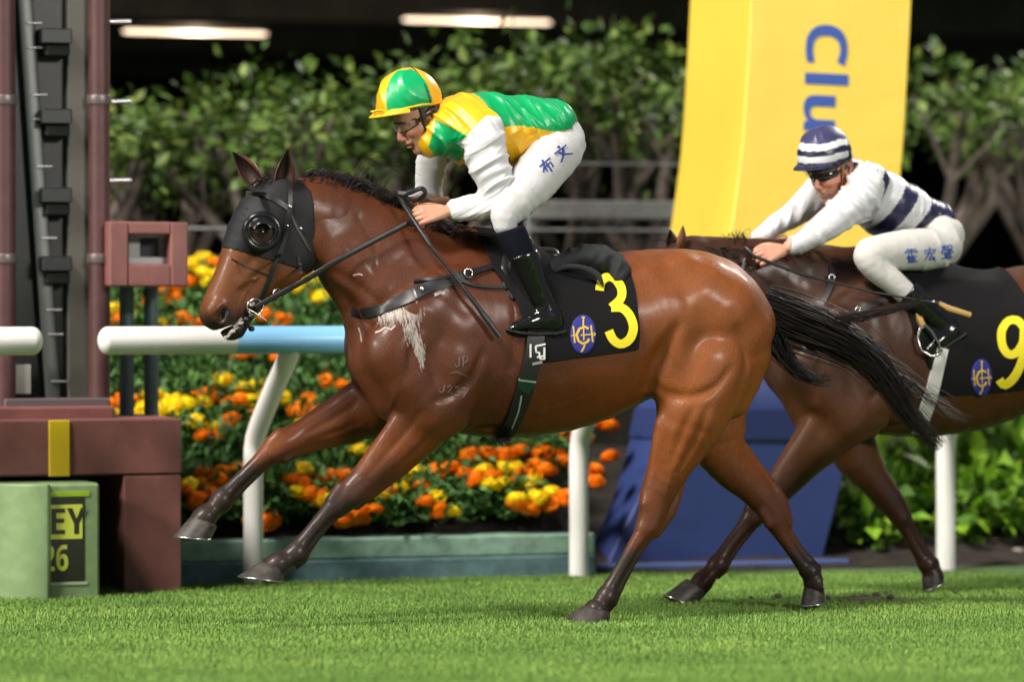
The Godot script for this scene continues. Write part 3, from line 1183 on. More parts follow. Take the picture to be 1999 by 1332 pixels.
func build_head_three(n: Node3D) -> void:
	var S := 480.0
	var f := Field.new(at(h1, 370, 690, 0) - Vector3(0, 0, 0.21), at(h1, 680, 300, 0) + Vector3(0, 0, 0.21), 0.0065)
	var c := func(rows: Array, k: float, sub := 1, mode := 0) -> void: f.chain(chain_px(h1, S, rows), k, sub, mode)
	c.call([[640, 440, 0, 84, 0.52], [598, 424, 0, 74, 0.60], [556, 412, 0, 60, 0.7]], 0.03, 2)
	c.call([[545, 395, 0, 46, 0.85], [512, 425, 0, 50, 0.95], [480, 480, 0, 42, 0.95], [455, 535, 0, 34, 0.95], [430, 590, 0, 32, 1.0], [421, 612, 0, 31, 1.05]], 0.04, 3)
	c.call([[560, 470, 0, 62, 0.72], [534, 516, 0, 56, 0.72], [500, 552, 0, 44, 0.7], [466, 594, 0, 34, 0.8], [446, 626, 0, 27, 0.95]], 0.04, 3)
	# lower jaw and lip
	c.call([[500, 585, 0, 20, 0.9], [474, 622, 0, 17, 1.1], [462, 645, 0, 17, 1.3], [448, 652, 0, 13, 1.3]], 0.015, 2)
	c.call([[584, 500, 0.05, 32, 0.6], [560, 525, 0.05, 32, 0.6]], 0.04)
	for sd in [1.0, -1.0]:
		c.call([[525, 436, 0.075 * sd, 30, 0.7], [503, 456, 0.08 * sd, 24, 0.7]], 0.03)
		c.call([[424, 606, 0.045 * sd, 21, 0.7], [436, 622, 0.045 * sd, 17, 0.7]], 0.02)
		c.call([[515, 505, 0.062 * sd, 8, 0.8], [470, 550, 0.055 * sd, 7, 0.8]], 0.03)
		c.call([[430, 618, 0.068 * sd, 11, 0.8], [438, 604, 0.074 * sd, 7, 0.9]], 0.008, 1, 1)
		c.call([[420, 622, 0.052 * sd, 8, 0.9], [424, 600, 0.05 * sd, 8, 0.9], [440, 594, 0.055 * sd, 6, 0.9]], 0.008, 2)
	c.call([[418, 652, 0, 3, 14], [440, 640, 0, 3, 14], [470, 628, 0, 3, 14], [484, 618, 0, 2, 14]], 0.012, 2, 1)
	veins(f, h1, [[[530, 520], [500, 545], [478, 575], [468, 600]], [[500, 545], [482, 548], [462, 562]]], 0.004)
	part("head", net_mesh(f.net(1), paint_head_three), coat, n)
	var g := f.clear_copy()
	g.grown(f, 0.005)
	hood_edge(g, h1, Vector2(440, 486), Vector2(592, 534), Vector2(520, 420))
	hood_edge(g, h1, Vector2(597, 340), Vector2(609, 530), Vector2(520, 420))
	hood_edge(g, h1, Vector2(570, 338), Vector2(604, 380), Vector2(520, 420))
	var hood := part("eye_hood", net_mesh(g.net(1)), hood_mat, n)
	# laced seam down the forehead
	var b := Build.new()
	for k in 9:
		var y := 378.0 + 13.0 * k
		var x := 484.0 - 4.4 * k
		strap(b, g, h1, [[x, y], [x + 9, y + 5]], 5.0, 0.004, 4.0)
	part("seam", b.mesh(), leather, hood)
	# eye opening, cup and eye
	var ec := drape(g, h1, 512, 452, 0.0)
	var en := (g.gradient(ec) + Vector3(-0.25, 0, 0.4)).normalized()
	for sd in [1.0, -1.0]:
		var p := Vector3(ec.x, ec.y, ec.z * sd)
		var q := Vector3(en.x, en.y, en.z * sd)
		b = Build.new()
		ring_px(b, p + q * 0.006, q, 0.066, 0.014, 28)
		ring_px(b, p + q * 0.012, q, 0.052, 0.008, 28)
		# hood of the cup over the upper rear of the eye
		var x := q.cross(Vector3.UP).normalized()
		var y := x.cross(q).normalized()
		var rings := []
		for a in 13:
			var th := deg_to_rad(20.0 + 140.0 * a / 12)
			var ring := []
			for e in 6:
				var ph := deg_to_rad(8.0 + 46.0 * e / 5)
				ring.append(p + q * (0.008 + 0.062 * sin(ph)) + (x * cos(th) + y * sin(th)) * 0.056 * cos(ph))
			for e in 6:
				var ph := deg_to_rad(8.0 + 46.0 * (5 - e) / 5)
				ring.append(p + q * (0.006 + 0.058 * sin(ph)) + (x * cos(th) + y * sin(th)) * 0.053 * cos(ph))
			rings.append(ring)
		b.skin(rings)
		part("blinker_cup", b.mesh(), mat(lin(0.010, 0.010, 0.012), 0.22), hood)
		b = Build.new()
		b.col = Color(0.05, 0.024, 0.013)
		var r2 := []
		for e in 5:
			var ring := []
			for a in 24:
				var th := TAU * a / 24
				ring.append(p + q * (0.005 + 0.010 * (1.0 - e * e / 16.0)) + (x * cos(th) + y * sin(th)) * (0.002 + 0.0135 * e))
			r2.append(ring)
		b.skin(r2, true, false)
		part("eye_surround", b.mesh(true), coat, n)
		b = Build.new()
		ball(b, p + q * 0.010 - y * 0.004, Vector3(0.023, 0.019, 0.014), 10, 16)
		part("eye", b.mesh(), glass_eye, n)
		b = Build.new()
		b.tube([p + q * 0.018 - x * 0.027 - y * 0.004, p + q * 0.025 + y * 0.012, p + q * 0.018 + x * 0.027 - y * 0.004], [0.003, 0.006, 0.003], 6)
		b.tube([p + q * 0.016 - x * 0.027 - y * 0.006, p + q * 0.022 - y * 0.021, p + q * 0.016 + x * 0.027 - y * 0.006], [0.003, 0.004, 0.003], 6)
		part("eyelid", b.mesh(), mat(lin(0.02, 0.012, 0.009), 0.4), n)
	ear(h1, at(h1, 550, 384, 0.065), at(h1, 563, 292, 0.085), Vector3(-0.55, 0, 0.85), 0.043, n)
	ear(h1, at(h1, 505, 366, -0.065), at(h1, 455, 296, -0.12), Vector3(-0.7, 0.2, 0.3), 0.043, n)
	# bridle on hood and face
	b = Build.new()
	strap(b, g, h1, [[566, 352], [566, 400], [560, 440], [552, 480], [540, 508]], 9.0, 0.006, 8.0)
	strap(b, f, h1, [[540, 506], [530, 535], [518, 565], [503, 592]], 9.0, 0.008, 8.0)
	strap(b, g, h1, [[481, 378], [510, 380], [540, 392], [566, 410]], 10.0, 0.006, 8.0)
	strap(b, g, h1, [[568, 420], [580, 445], [594, 470], [606, 492]], 5.0, 0.005, 8.0)
	strap(b, f, h1, [[530, 540], [508, 532], [480, 520], [452, 506]], 3.0, 0.003, 8.0)
	strap(b, g, h1, [[582, 500], [586, 520], [588, 534]], 6.0, 0.005, 6.0)
	part("bridle", b.mesh(), leather, n)
	b = Build.new()
	for q in [[566, 404, 0.010], [587, 447, 0.007], [560, 441, 0.005]]:
		ball(b, drape(g, h1, q[0], q[1], 0.008), Vector3(q[2], q[2], q[2] * 0.7), 6, 10)
	part("stud", b.mesh(), steel, n)
	b = Build.new()
	ring_px(b, at(h1, 499, 600, 0.075), Vector3(-0.3, 0, 1).normalized(), 0.032, 0.0035, 24)
	ring_px(b, at(h1, 542, 574, 0.085), Vector3(0.3, 0, 1).normalized(), 0.019, 0.003, 18)
	b.tube([at(h1, 492, 590, 0.075), at(h1, 486, 604, 0.03), at(h1, 486, 606, -0.05)], 0.006, 8)
	b.tube([at(h1, 484, 603, 0.075), at(h1, 500, 612, 0.08), at(h1, 520, 626, 0.08)], 0.003, 6)
	part("bit", b.mesh(), steel, n)
	b = Build.new()
	ball(b, at(h1, 492, 594, 0.062), Vector3(0.014, 0.012, 0.014), 6, 10)
	for k in 14:
		var x := 440.0 + rng.randf() * 36
		var y := 662.0 - (x - 440.0) * 1.0 + rng.randf_range(-3, 3)
		ball(b, drape(f, h1, x, y, 0.002), Vector3(0.010, 0.005, 0.006) * rng.randf_range(0.5, 1.1), 5, 7)
	strap(b, f, h1, [[443, 660], [452, 648], [463, 634], [473, 622]], 5.0, 0.003, 5.0)
	part("saliva_foam", b.mesh(), foam_mat, n)
	b = Build.new()
	for k in 5:
		ball(b, at(h1, 486.0 + rng.randf_range(-6, 6), 618.0 + k * 6, 0.06 - 0.01 * k), Vector3(0.014, 0.012, 0.012), 6, 8)
	part("bit_guard", b.mesh(), leather, n)

func paint_head_three(p: Vector3, nn: Vector3) -> Color:
	var w := coat_noise.get_noise_3d(p.x * 90, p.y * 90, p.z * 90)
	var muzzle := ss(1.34, 1.20, p.y + 0.04 * w) * ss(-1.02, -1.30, p.x)
	if p.x > -1.06: return paint_three(p, nn)
	var q := at(h1, 433, 612, 0.0)
	var nos := ss(0.026, 0.014, Vector2(p.x - q.x, (p.y - q.y) * 0.8).length())
	if nos > 0.5: return Color(0.006, 0.004, 0.004)
	return bay(p, maxf(muzzle * 0.9, 0.5 * ss(-1.14, -1.06, p.x)), 0.12 * (1.0 - muzzle), Color(0.155, 0.050, 0.015)).lerp(Color(0.016, 0.012, 0.012), clampf(muzzle * 1.6 - 0.6, 0.0, 1.0))

func tack_three(n: Node3D) -> void:
	var f := h1_body
	var b := Build.new()
	# number cloth: columns between two edges of the near side, over the back and down the far side
	var left := [[938, 472], [960, 525], [986, 560], [1012, 600], [1030, 655], [1052, 708]]
	var right := [[1190, 486], [1222, 512], [1237, 560], [1244, 610], [1247, 650], [1244, 682]]
	var L := []
	var R := []
	for k in 6:
		L.append(drape(f, h1, left[k][0], left[k][1], 0.0))
		R.append(drape(f, h1, right[k][0], right[k][1], 0.0))
	f = cloth_field(f, 0.012, 12.0, L[0].x - 0.1, R[5].x + 0.1)
	cloth_net(b, f, L, R)
	var cl := part("number_cloth", b.mesh(), cloth_black, n)
	number_marks(f, h1, cl, [[[1170, 568], [1174, 550], [1187, 541], [1202, 547], [1213, 565], [1211, 584], [1193, 601]], [[1193, 601], [1214, 602], [1229, 617], [1236, 640], [1229, 662], [1212, 672], [1197, 664], [1188, 646]]], 17.0, Vector2(1138, 653), Vector2(25, 38), 0.003)
	f = h1_body
	# grey cloth rolled up behind the saddle
	var g := Field.new(at(h1, 1040, 580, 0) - Vector3(0, 0, 0.32), at(h1, 1240, 460, 0) + Vector3(0, 0, 0.36), 0.009)
	for sd in [1.0, -1.0]:
		g.chain(chain_px(h1, 480.0, [[1070, 530, 0.16 * sd, 12, 1.0], [1092, 516, 0.15 * sd, 20, 1.2], [1125, 504, 0.13 * sd, 22, 1.6], [1165, 506, 0.13 * sd, 24, 1.6], [1198, 522, 0.17 * sd, 20, 1.2], [1206, 545, 0.215 * sd, 12, 0.8]]), 0.02, 3)
		g.chain(chain_px(h1, 480.0, [[1085, 528, 0.20 * sd, 9, 0.8], [1112, 520, 0.225 * sd, 10, 0.8], [1140, 524, 0.235 * sd, 10, 0.8], [1166, 538, 0.245 * sd, 10, 0.7], [1178, 560, 0.255 * sd, 7, 0.7]]), 0.012, 2)
		g.chain(chain_px(h1, 480.0, [[1128, 498, 0.1 * sd, 16, 1.0], [1170, 494, 0.1 * sd, 16, 1.2], [1202, 506, 0.13 * sd, 13, 1.0], [1214, 530, 0.19 * sd, 9, 0.8]]), 0.010, 2)
	g.chain(chain_px(h1, 480.0, [[1150, 506, -0.14, 20, 1.0], [1150, 500, 0, 20, 1.0], [1150, 506, 0.14, 20, 1.0]]), 0.02, 2)
	part("rolled_cloth", net_mesh(g.net(1), null, func(p: Vector3, q: Vector3) -> float: return 0.024 * fold(p, Vector3(0.8, -0.5, 0.3).normalized(), 420.0) - 0.010), cloth_grey, n)
	# saddle
	g = Field.new(at(h1, 920, 620, 0) - Vector3(0, 0, 0.36), at(h1, 1110, 440, 0) + Vector3(0, 0, 0.36), 0.009)
	g.chain(chain_px(h1, 480.0, [[970, 480, 0, 18, 1.6], [1010, 496, 0, 16, 2.4], [1070, 500, 0, 18, 2.8]]), 0.02, 2)
	for sd in [1.0, -1.0]:
		g.chain(chain_px(h1, 480.0, [[990, 500, 0.12 * sd, 18, 0.9], [985, 530, 0.20 * sd, 14, 0.7], [1000, 580, 0.245 * sd, 12, 0.5]]), 0.02, 2)
	part("saddle", net_mesh(g.net(1)), leather, n)
	# girth with buckle guard and letters
	b = Build.new()
	strap(b, f, h1, [[1045, 650], [1039, 700], [1028, 745], [1014, 790], [996, 830], [974, 862]], [34.0, 26.0], 0.016, 10.0)
	var gi := part("girth", b.mesh(), leather, n)
	b = Build.new()
	strap(b, f, h1, [[1030, 738], [1020, 762]], [37.0, 20.0], 0.019, 6.0)
	part("buckle_guard", b.mesh(), mat(lin(0.008, 0.035, 0.022), 0.15), gi)
	b = Build.new()
	for q in [[[1033, 672], [1033, 697]], [[1043, 676], [1062, 672]], [[1043, 676], [1044, 687], [1052, 689]], [[1046, 697], [1060, 694]], [[1060, 678], [1060, 700], [1052, 700], [1050, 690]]]:
		strap(b, f, h1, q, 3.2, 0.019, 4.0, false)
	part("girth_lettering", b.mesh(), white_print, gi)
	b = Build.new()
	strap(b, f, h1, [[1037, 710], [1056, 706]], 4.0, 0.02, 4.0)
	strap(b, f, h1, [[1012, 740], [1044, 744]], 2.5, 0.021, 4.0)
	strap(b, f, h1, [[1016, 770], [1010, 800], [998, 830]], 2.5, 0.019, 6.0)
	part("stitching", b.mesh(), mat(lin(0.25, 0.26, 0.25), 0.6), gi)
	# breast girth
	b = Build.new()
	strap(b, f, h1, [[686, 606], [700, 611], [735, 607], [780, 590], [830, 566], [880, 548], [905, 540]], [22.0, 20.0], 0.010, 9.0)
	strap(b, f, h1, [[880, 548], [920, 534], [975, 518]], [13.0, 9.0], 0.013, 9.0)
	strap(b, f, h1, [[808, 552], [840, 548], [900, 540]], 5.0, 0.013, 9.0)
	strap(b, f, h1, [[900, 548], [930, 560], [990, 562], [1030, 560]], 5.0, 0.010, 9.0)
	var bg := part("breast_girth", b.mesh(), leather, n)
	b = Build.new()
	ring_px(b, drape(f, h1, 909, 538, 0.022), Vector3(0.1, 0.2, 1).normalized(), 0.018, 0.003, 16)
	ball(b, drape(f, h1, 824, 569, 0.014), Vector3(0.011, 0.011, 0.005), 6, 12)
	strap(b, f, h1, [[806, 562], [814, 584]], 3.0, 0.014, 4.0)
	part("buckle", b.mesh(), steel, bg)
	# reins
	b = Build.new()
	band_px(b, h1, [[500, 600, 0.08], [545, 575, 0.10], [600, 545, 0.13], [660, 508, 0.16], [730, 470, 0.16], [795, 436, 0.14]], 0.0115, 0.3)
	band_px(b, h1, [[497, 598, -0.08], [600, 530, -0.14], [720, 455, -0.14], [800, 410, -0.10]], 0.0115, 0.3)
	band_px(b, h1, [[795, 436, 0.14], [830, 440, 0.10], [835, 420, 0.0], [806, 412, -0.10]], 0.010, 0.3)
	part("rein", b.mesh(), leather, n)
	# dried sweat below the breast girth
	b = Build.new()
	for k in 260:
		var t := rng.randf()
		var x0 := lerpf(722.0, 812.0, t) + rng.randf_range(-4, 4)
		var y0 := lerpf(616.0, 588.0, t) + rng.randf_range(-2, 12)
		var ln := rng.randf_range(8, 26) * (0.5 + 0.9 * t)
		var dx := ln * lerpf(0.1, 0.30, t)
		strap(b, f, h1, [[x0, y0], [x0 + dx * 0.6, y0 + ln * 0.5], [x0 + dx, y0 + ln]], [rng.randf_range(0.4, 1.2), 0.3], 0.0010, 12.0, false)
	for k in 330:
		var t := pow(rng.randf(), 0.8)
		var x0 := lerpf(786.0, 829.0, t) + rng.randfn(0, 1) * lerpf(13, 2.5, t)
		var y0 := lerpf(592.0, 716.0, t)
		var ln := rng.randf_range(5, 18)
		strap(b, f, h1, [[x0, y0], [x0 + ln * 0.25, y0 + ln]], [rng.randf_range(0.4, 1.5), 0.3], 0.0010, 12.0, false)
	strap(b, f, h1, [[733, 650], [744, 646], [752, 640], [764, 644], [772, 636]], 3.0, 0.002, 6.0, false)
	strap(b, f, h1, [[848, 576], [860, 570], [868, 573]], 7.0, 0.002, 6.0, false)
	strap(b, f, h1, [[690, 538], [700, 535], [708, 537]], 2.5, 0.002, 6.0, false)
	for q in [[[700, 640], [704, 652], [706, 668]], [[716, 622], [712, 640], [716, 656]]]:
		strap(b, f, h1, q, [2.5, 1.0], 0.002, 6.0, false)
	part("dried_sweat", b.mesh(), foam_mat, n)
	# freeze brand on the shoulder
	b = Build.new()
	for q in [[[897, 698], [896, 714], [891, 717], [888, 712]], [[904, 716], [904, 697], [911, 697], [913, 703], [909, 708], [904, 708]], [[880, 729], [892, 727], [903, 731], [912, 735]],
		[[868, 752], [866, 764], [860, 767], [857, 762]], [[873, 756], [879, 753], [882, 758], [873, 767], [884, 769]], [[888, 757], [895, 755], [897, 760], [892, 763], [898, 767], [895, 773], [888, 772]], [[900, 758], [914, 760], [904, 776]]]:
		strap(b, f, h1, q, 2.0, 0.0032, 4.0, false)
	part("brand_mark", b.mesh(), mat(lin(0.12, 0.085, 0.07), 0.6), n)

func cloth_net(b: Build, f: Field, L: Array, R: Array) -> void:
	var nu := 34
	var nv := 30
	var rows := []
	for v in nv + 1:
		var tv := float(v) / nv * (L.size() - 1)
		var i := mini(int(tv), L.size() - 2)
		var l: Vector3 = (L[i] as Vector3).lerp(L[i + 1], tv - i)
		var r: Vector3 = (R[i] as Vector3).lerp(R[i + 1], tv - i)
		var row := []
		for u in nu + 1:
			var p := l.lerp(r, float(u) / nu)
			row.append(f.onto(p, 0.0))
		rows.append(row)
	var top: Array = rows[0]
	var ridge := []
	for u in nu + 1:
		var p: Vector3 = top[u]
		p.z *= 0.5
		p.y += 0.05
		ridge.append(f.onto(p, 0.0))
	var far := []
	var all := []
	for v in range(nv, -1, -1):
		all.append(rows[v])
	all.append(ridge)
	var rm := []
	for p in ridge:
		rm.append(f.onto(Vector3(p.x, p.y + 0.02, 0), 0.0))
	all.append(rm)
	var fr := []
	for p in ridge:
		fr.append(Vector3(p.x, p.y, -p.z))
	all.append(fr)
	for v in nv + 1:
		var q := []
		for p in rows[v]:
			q.append(Vector3(p.x, p.y, -p.z))
		all.append(q)
	b.skin(all, false, false)
	# hem: the same sheet a little further in, so that the edge has thickness
	var inner := []
	for row in all:
		var q := []
		for p in row:
			q.append(p - f.gradient(p) * 0.005)
		inner.append(q)
	b.skin(inner, false, false)
	for row in [0, all.size() - 1]:
		b.skin([all[row], inner[row]], false, false)
	for e in [0, nu]:
		var a := []
		var k := []
		for row in all.size():
			a.append(all[row][e])
			k.append(inner[row][e])
		b.skin([a, k], false, false)

# the same body, grown by the cloth that lies on it
func cloth_field(src: Field, lift: float, seed_off: float, x0: float, x1: float) -> Field:
	var g := src.clear_copy()
	g.d = src.d.duplicate()
	for iz in g.nz:
		for iy in g.ny:
			var k := (iz * g.ny + iy) * g.nx
			for ix in range(clampi(int((x0 - g.o.x) / g.h), 0, g.nx - 1), clampi(int((x1 - g.o.x) / g.h), 0, g.nx - 1)):
				if absf(g.d[k + ix]) < 0.06:
					var p := g.o + Vector3(ix, iy, iz) * g.h
					g.d[k + ix] -= lift + 0.010 * wr.get_noise_2d(p.x * 90 + p.y * 70 + seed_off, (p.x - p.y) * 30)
	return g

func number_marks(f: Field, fr: Transform3D, cl: Node3D, strokes: Array, width: float, c: Vector2, r: Vector2, lift: float) -> void:
	var b := Build.new()
	for s in strokes:
		strap(b, f, fr, s, width, lift, 5.0)
	part("number", b.mesh(), yellow_print, cl)
	b = Build.new()
	var rings := []
	for k in 6:
		var ring := []
		for a in 28:
			var t := TAU * a / 28
			ring.append(drape(f, fr, c.x + cos(t) * r.x * (0.02 + 0.196 * k), c.y + sin(t) * r.y * (0.02 + 0.196 * k), lift - 0.0008))
		rings.append(ring)
	var rim := []
	for a in 28:
		var t := TAU * a / 28
		rim.append(drape(f, fr, c.x + cos(t) * r.x, c.y + sin(t) * r.y, -0.002))
	rings.append(rim)
	b.skin(rings, true, false)
	var em := part("emblem", b.mesh(), blue_patch, cl)
	b = Build.new()
	var e := func(pts: Array, w: float) -> void:
		var q := []
		for p in pts:
			q.append([c.x + p[0] * r.x, c.y + p[1] * r.y])
		strap(b, f, fr, q, w * r.x / 25.0, lift + 0.0015, 4.0, false)
	e.call([[0, -0.88], [0.0, -0.3]], 2.6)
	e.call([[0.42, -0.28], [0.1, -0.38], [-0.3, -0.28], [-0.52, 0.02], [-0.38, 0.34], [-0.05, 0.48], [0.3, 0.4], [0.46, 0.24]], 4.6)
	e.call([[-0.2, 0.05], [0.75, 0.0]], 2.4)
	e.call([[0.02, -0.3], [0.04, 0.3]], 2.2)
	e.call([[-0.78, -0.42], [-0.66, 0.45]], 2.8)
	e.call([[0.60, -0.46], [0.74, 0.40]], 2.8)
	e.call([[-0.95, 0.08], [-0.5, 0.05]], 2.2)
	e.call([[0.78, -0.08], [0.95, -0.02], [0.86, 0.08], [0.75, 0.02]], 2.0)
	e.call([[0.12, 0.52], [0.0, 0.75], [-0.16, 0.9]], 3.0)
	e.call([[-0.12, -0.86], [0.12, -0.86]], 3.0)
	part("gold_emblem_lines", b.mesh(), gold_thread, em)

func hair_three(n: Node3D) -> void:
	var b := Build.new()
	b.tube([at(h1, 1462, 590, 0), at(h1, 1492, 596, 0), at(h1, 1522, 612, 0), at(h1, 1560, 630, 0), at(h1, 1590, 646, 0)], [0.035, 0.034, 0.026, 0.018, 0.008], 10)
	hair(b, h1, [[1485, 598, 0], [1540, 624, 0.02], [1605, 650, 0.04], [1680, 688, 0.05], [1730, 742, 0.06], [1772, 805, 0.06], [1835, 878, 0.05]], [28, 38, 42, 38, 32, 26, 22], 950, 0.0029, 5.0, 0.08)
	hair(b, h1, [[1482, 592, 0], [1550, 606, 0.02], [1620, 624, 0.05], [1700, 614, 0.08], [1760, 597, 0.09], [1822, 574, 0.08]], [14, 16, 14, 10, 9, 10], 60, 0.0026, 6.0, 0.05)
	hair(b, h1, [[1490, 620, 0.02], [1515, 670, 0.04], [1545, 712, 0.05], [1585, 735, 0.05], [1625, 742, 0.05]], [24, 24, 20, 16, 14], 170, 0.0030, 6.0, 0.05)
	hair(b, h1, [[1560, 640, 0.02], [1680, 690, 0.05], [1760, 740, 0.06], [1830, 790, 0.06], [1890, 830, 0.05]], [20, 22, 24, 22, 20], 70, 0.0022, 8.0, 0.05)
	part("tail", b.mesh(true), hair_mat, n)
	b = Build.new()
	var crest := [[588, 338], [640, 342], [700, 362], [750, 388], [800, 418], [850, 440], [900, 452], [950, 470]]
	for k in 1700:
		var t := rng.randf() * (crest.size() - 1.01)
		var i := int(t)
		var x := lerpf(crest[i][0], crest[i + 1][0], t - i)
		var y := lerpf(crest[i][1], crest[i + 1][1], t - i)
		var fly := rng.randf()
		var dx := rng.randf_range(30, 70)
		var dy := rng.randf_range(-18, 12)
		hair(b, h1, [[x, y + 16, rng.randf_range(-0.035, 0.03)], [x + dx * 0.35, y - 6 + dy * 0.2 + dx * 0.1, -0.02], [x + dx, y + dx * 0.40 + dy * 0.6, -0.03]], [4, 6, 7], 1, 0.0027, 2.0, 0.05)
	for k in 26:
		var x := rng.randf_range(690, 745)
		var y := 358.0 + (x - 690) * 0.5
		var e := rng.randf_range(45, 105)
		hair(b, h1, [[x, y + 10, 0], [x + e * 0.1, y - 30, -0.02], [x + e * 0.5, y - 52, -0.04], [x + e, y - 48 + rng.randf_range(-12, 26), -0.05]], [4, 9, 14, 18], 2, 0.0016, 7.0, 0.04)
	for k in 60:
		var x := rng.randf_range(752, 830)
		var y := 392.0 + (x - 752) * 0.5
		hair(b, h1, [[x, y + 10, 0], [x + 14, y - 12, -0.02], [x + rng.randf_range(30, 60), y - rng.randf_range(5, 30), -0.04]], [4, 6, 12], 1, 0.0016, 5.0, 0.04)
	for k in 150:
		var x := rng.randf_range(830, 950)
		var y := 440.0 + (x - 830) * 0.22
		hair(b, h1, [[x, y + 10, 0.03], [x + 25, y + 2, 0.06], [x + 60, y + 22, 0.08]], [4, 7, 9], 1, 0.003, 4.0, 0.05)
	part("mane", b.mesh(true), hair_mat, n)
	b = Build.new()
	for k in 90:
		var x := rng.randf_range(515, 548)
		hair(b, h1, [[x, 350 + (548 - x) * 0.2, rng.randf_range(-0.04, 0.03)], [x - 14, 352, 0], [x - 34 + rng.randf_range(-8, 10), 374 + rng.randf_range(-8, 12), 0.01]], [3, 4, 6], 1, 0.0028, 3.0, 0.04)
	for k in 10:
		hair(b, h1, [[525 + rng.randf() * 20, 350, 0], [515 + rng.randf() * 10, 335, 0], [505 + rng.randf() * 24, 312 + rng.randf() * 14, 0]], [3, 4, 8], 1, 0.0012, 5.0, 0.03)
	part("forelock", b.mesh(true), hair_mat, n)
# ------------------------------------------------------------------ riders
var head_net_made := {}
var hand_net_made := {}

func v3(a: Array) -> Array:
	return [Vector3(a[0], a[1], a[2]), a[3], a[4]]

func rows3(rows: Array) -> Array:
	var out := []
	for r in rows:
		out.append(v3(r))
	return out

# head in its own axes: face towards -x, crown up, left side +z
func head_net(grin: bool) -> Dictionary:
	var f := Field.new(Vector3(-0.15, -0.20, -0.11), Vector3(0.13, 0.14, 0.11), 0.0036)
	var c := func(rows: Array, k: float, sub := 1, mode := 0) -> void: f.chain(rows3(rows), k, sub, mode)
	c.call([[-0.012, 0.035, 0, 0.088, 0.86], [0.02, 0.03, 0, 0.09, 0.86]], 0.02)
	c.call([[-0.035, -0.005, 0, 0.062, 0.98], [-0.035, -0.055, 0, 0.052, 1.0], [-0.045, -0.09, 0, 0.036, 1.05]], 0.025, 2)
	c.call([[-0.05, -0.105, 0, 0.026, 1.25], [-0.066, -0.112, 0, 0.017, 1.2]], 0.02)
	for s in [1.0, -1.0]:
		c.call([[0.0, -0.055, 0.050 * s, 0.016, 1.0], [-0.02, -0.09, 0.042 * s, 0.013, 1.0], [-0.055, -0.115, 0.014 * s, 0.011, 1.0]], 0.025, 2)
		c.call([[-0.072, -0.03, 0.036 * s, 0.019, 1.0], [-0.04, -0.03, 0.056 * s, 0.012, 1.0]], 0.02)
		c.call([[-0.094, 0.018, 0.012 * s, 0.009, 1.0], [-0.088, 0.021, 0.036 * s, 0.009, 1.0], [-0.07, 0.014, 0.054 * s, 0.008, 1.0]], 0.012, 2)
		c.call([[-0.1, -0.002, 0.03 * s, 0.011, 1.1]], 0.010, 1, 1)
		c.call([[-0.083, -0.001, 0.031 * s, 0.0125, 1.0]], 0.004)
		# ear
		c.call([[0.012, 0.018, 0.078 * s, 0.009, 0.7], [0.03, 0.022, 0.083 * s, 0.008, 0.7], [0.036, 0.004, 0.084 * s, 0.007, 0.7], [0.026, -0.018, 0.080 * s, 0.007, 0.7], [0.012, -0.030, 0.075 * s, 0.008, 0.7], [0.008, -0.008, 0.074 * s, 0.007, 0.7]], 0.006, 2)
		# crease from nose to mouth
		c.call([[-0.1, -0.045, 0.026 * s, 0.003, 1.0], [-0.09, -0.062, 0.038 * s, 0.004, 1.0], [-0.08, -0.082, 0.04 * s, 0.003, 1.0]], 0.010, 2, 1)
		c.call([[-0.103, -0.045, 0.012 * s, 0.0075, 1.0], [-0.112, -0.043, 0.008 * s, 0.007, 1.0]], 0.006)
	c.call([[-0.094, 0.012, 0, 0.010, 0.9], [-0.107, -0.018, 0, 0.010, 0.9], [-0.119, -0.036, 0, 0.0105, 0.95], [-0.112, -0.046, 0, 0.008, 1.0]], 0.012, 2)
	c.call([[-0.096, -0.066, 0, 0.010, 2.2]], 0.014)
	c.call([[-0.099, -0.069, 0, 0.0055, 3.6]], 0.006)
	c.call([[-0.095, -0.085, 0, 0.0065, 3.0]], 0.006)
	if grin:
		c.call([[-0.104, -0.077, 0, 0.0065, 3.6], [-0.09, -0.077, 0, 0.0065, 4.5]], 0.004, 1, 1)
	else:
		c.call([[-0.105, -0.077, 0, 0.0025, 8.0], [-0.09, -0.078, 0, 0.0025, 12.0]], 0.004, 1, 1)
	# neck
	c.call([[0.03, -0.05, 0, 0.056, 1.0], [0.05, -0.10, 0, 0.055, 1.0], [0.075, -0.17, 0, 0.056, 1.05]], 0.03, 2)
	return f.net(1)

func paint_face(p: Vector3) -> Color:
	var c := Color(0.50, 0.255, 0.17)
	var red := ss(0.05, 0.0, (p - Vector3(-0.115, -0.035, 0)).length()) * 0.6
	red = maxf(red, ss(0.03, 0.005, Vector2(p.x + 0.07, p.y + 0.04).length()) * 0.45)
	red = maxf(red, ss(0.068, 0.08, absf(p.z)) * 0.5)
	var lip := ss(0.014, 0.007, absf(p.y + 0.077)) * ss(-0.084, -0.094, p.x) * ss(0.030, 0.022, absf(p.z))
	c = c.lerp(Color(0.50, 0.16, 0.11), clampf(maxf(red, lip * 0.8), 0, 1))
	var brow := ss(0.009, 0.004, absf(p.y - 0.022 + absf(p.z) * 0.1)) * ss(-0.06, -0.08, p.x) * ss(0.008, 0.014, absf(p.z)) * ss(0.056, 0.046, absf(p.z))
	c = c.lerp(Color(0.05, 0.03, 0.02), brow * 0.8)
	var stubble := ss(-0.05, -0.08, p.y) * 0.12
	c = c.lerp(Color(0.22, 0.13, 0.10), stubble)
	if p.y > 0.0 and p.x > -0.02 or p.x > 0.045 and p.y > -0.07:
		c = Color(0.03, 0.02, 0.013)
	return c

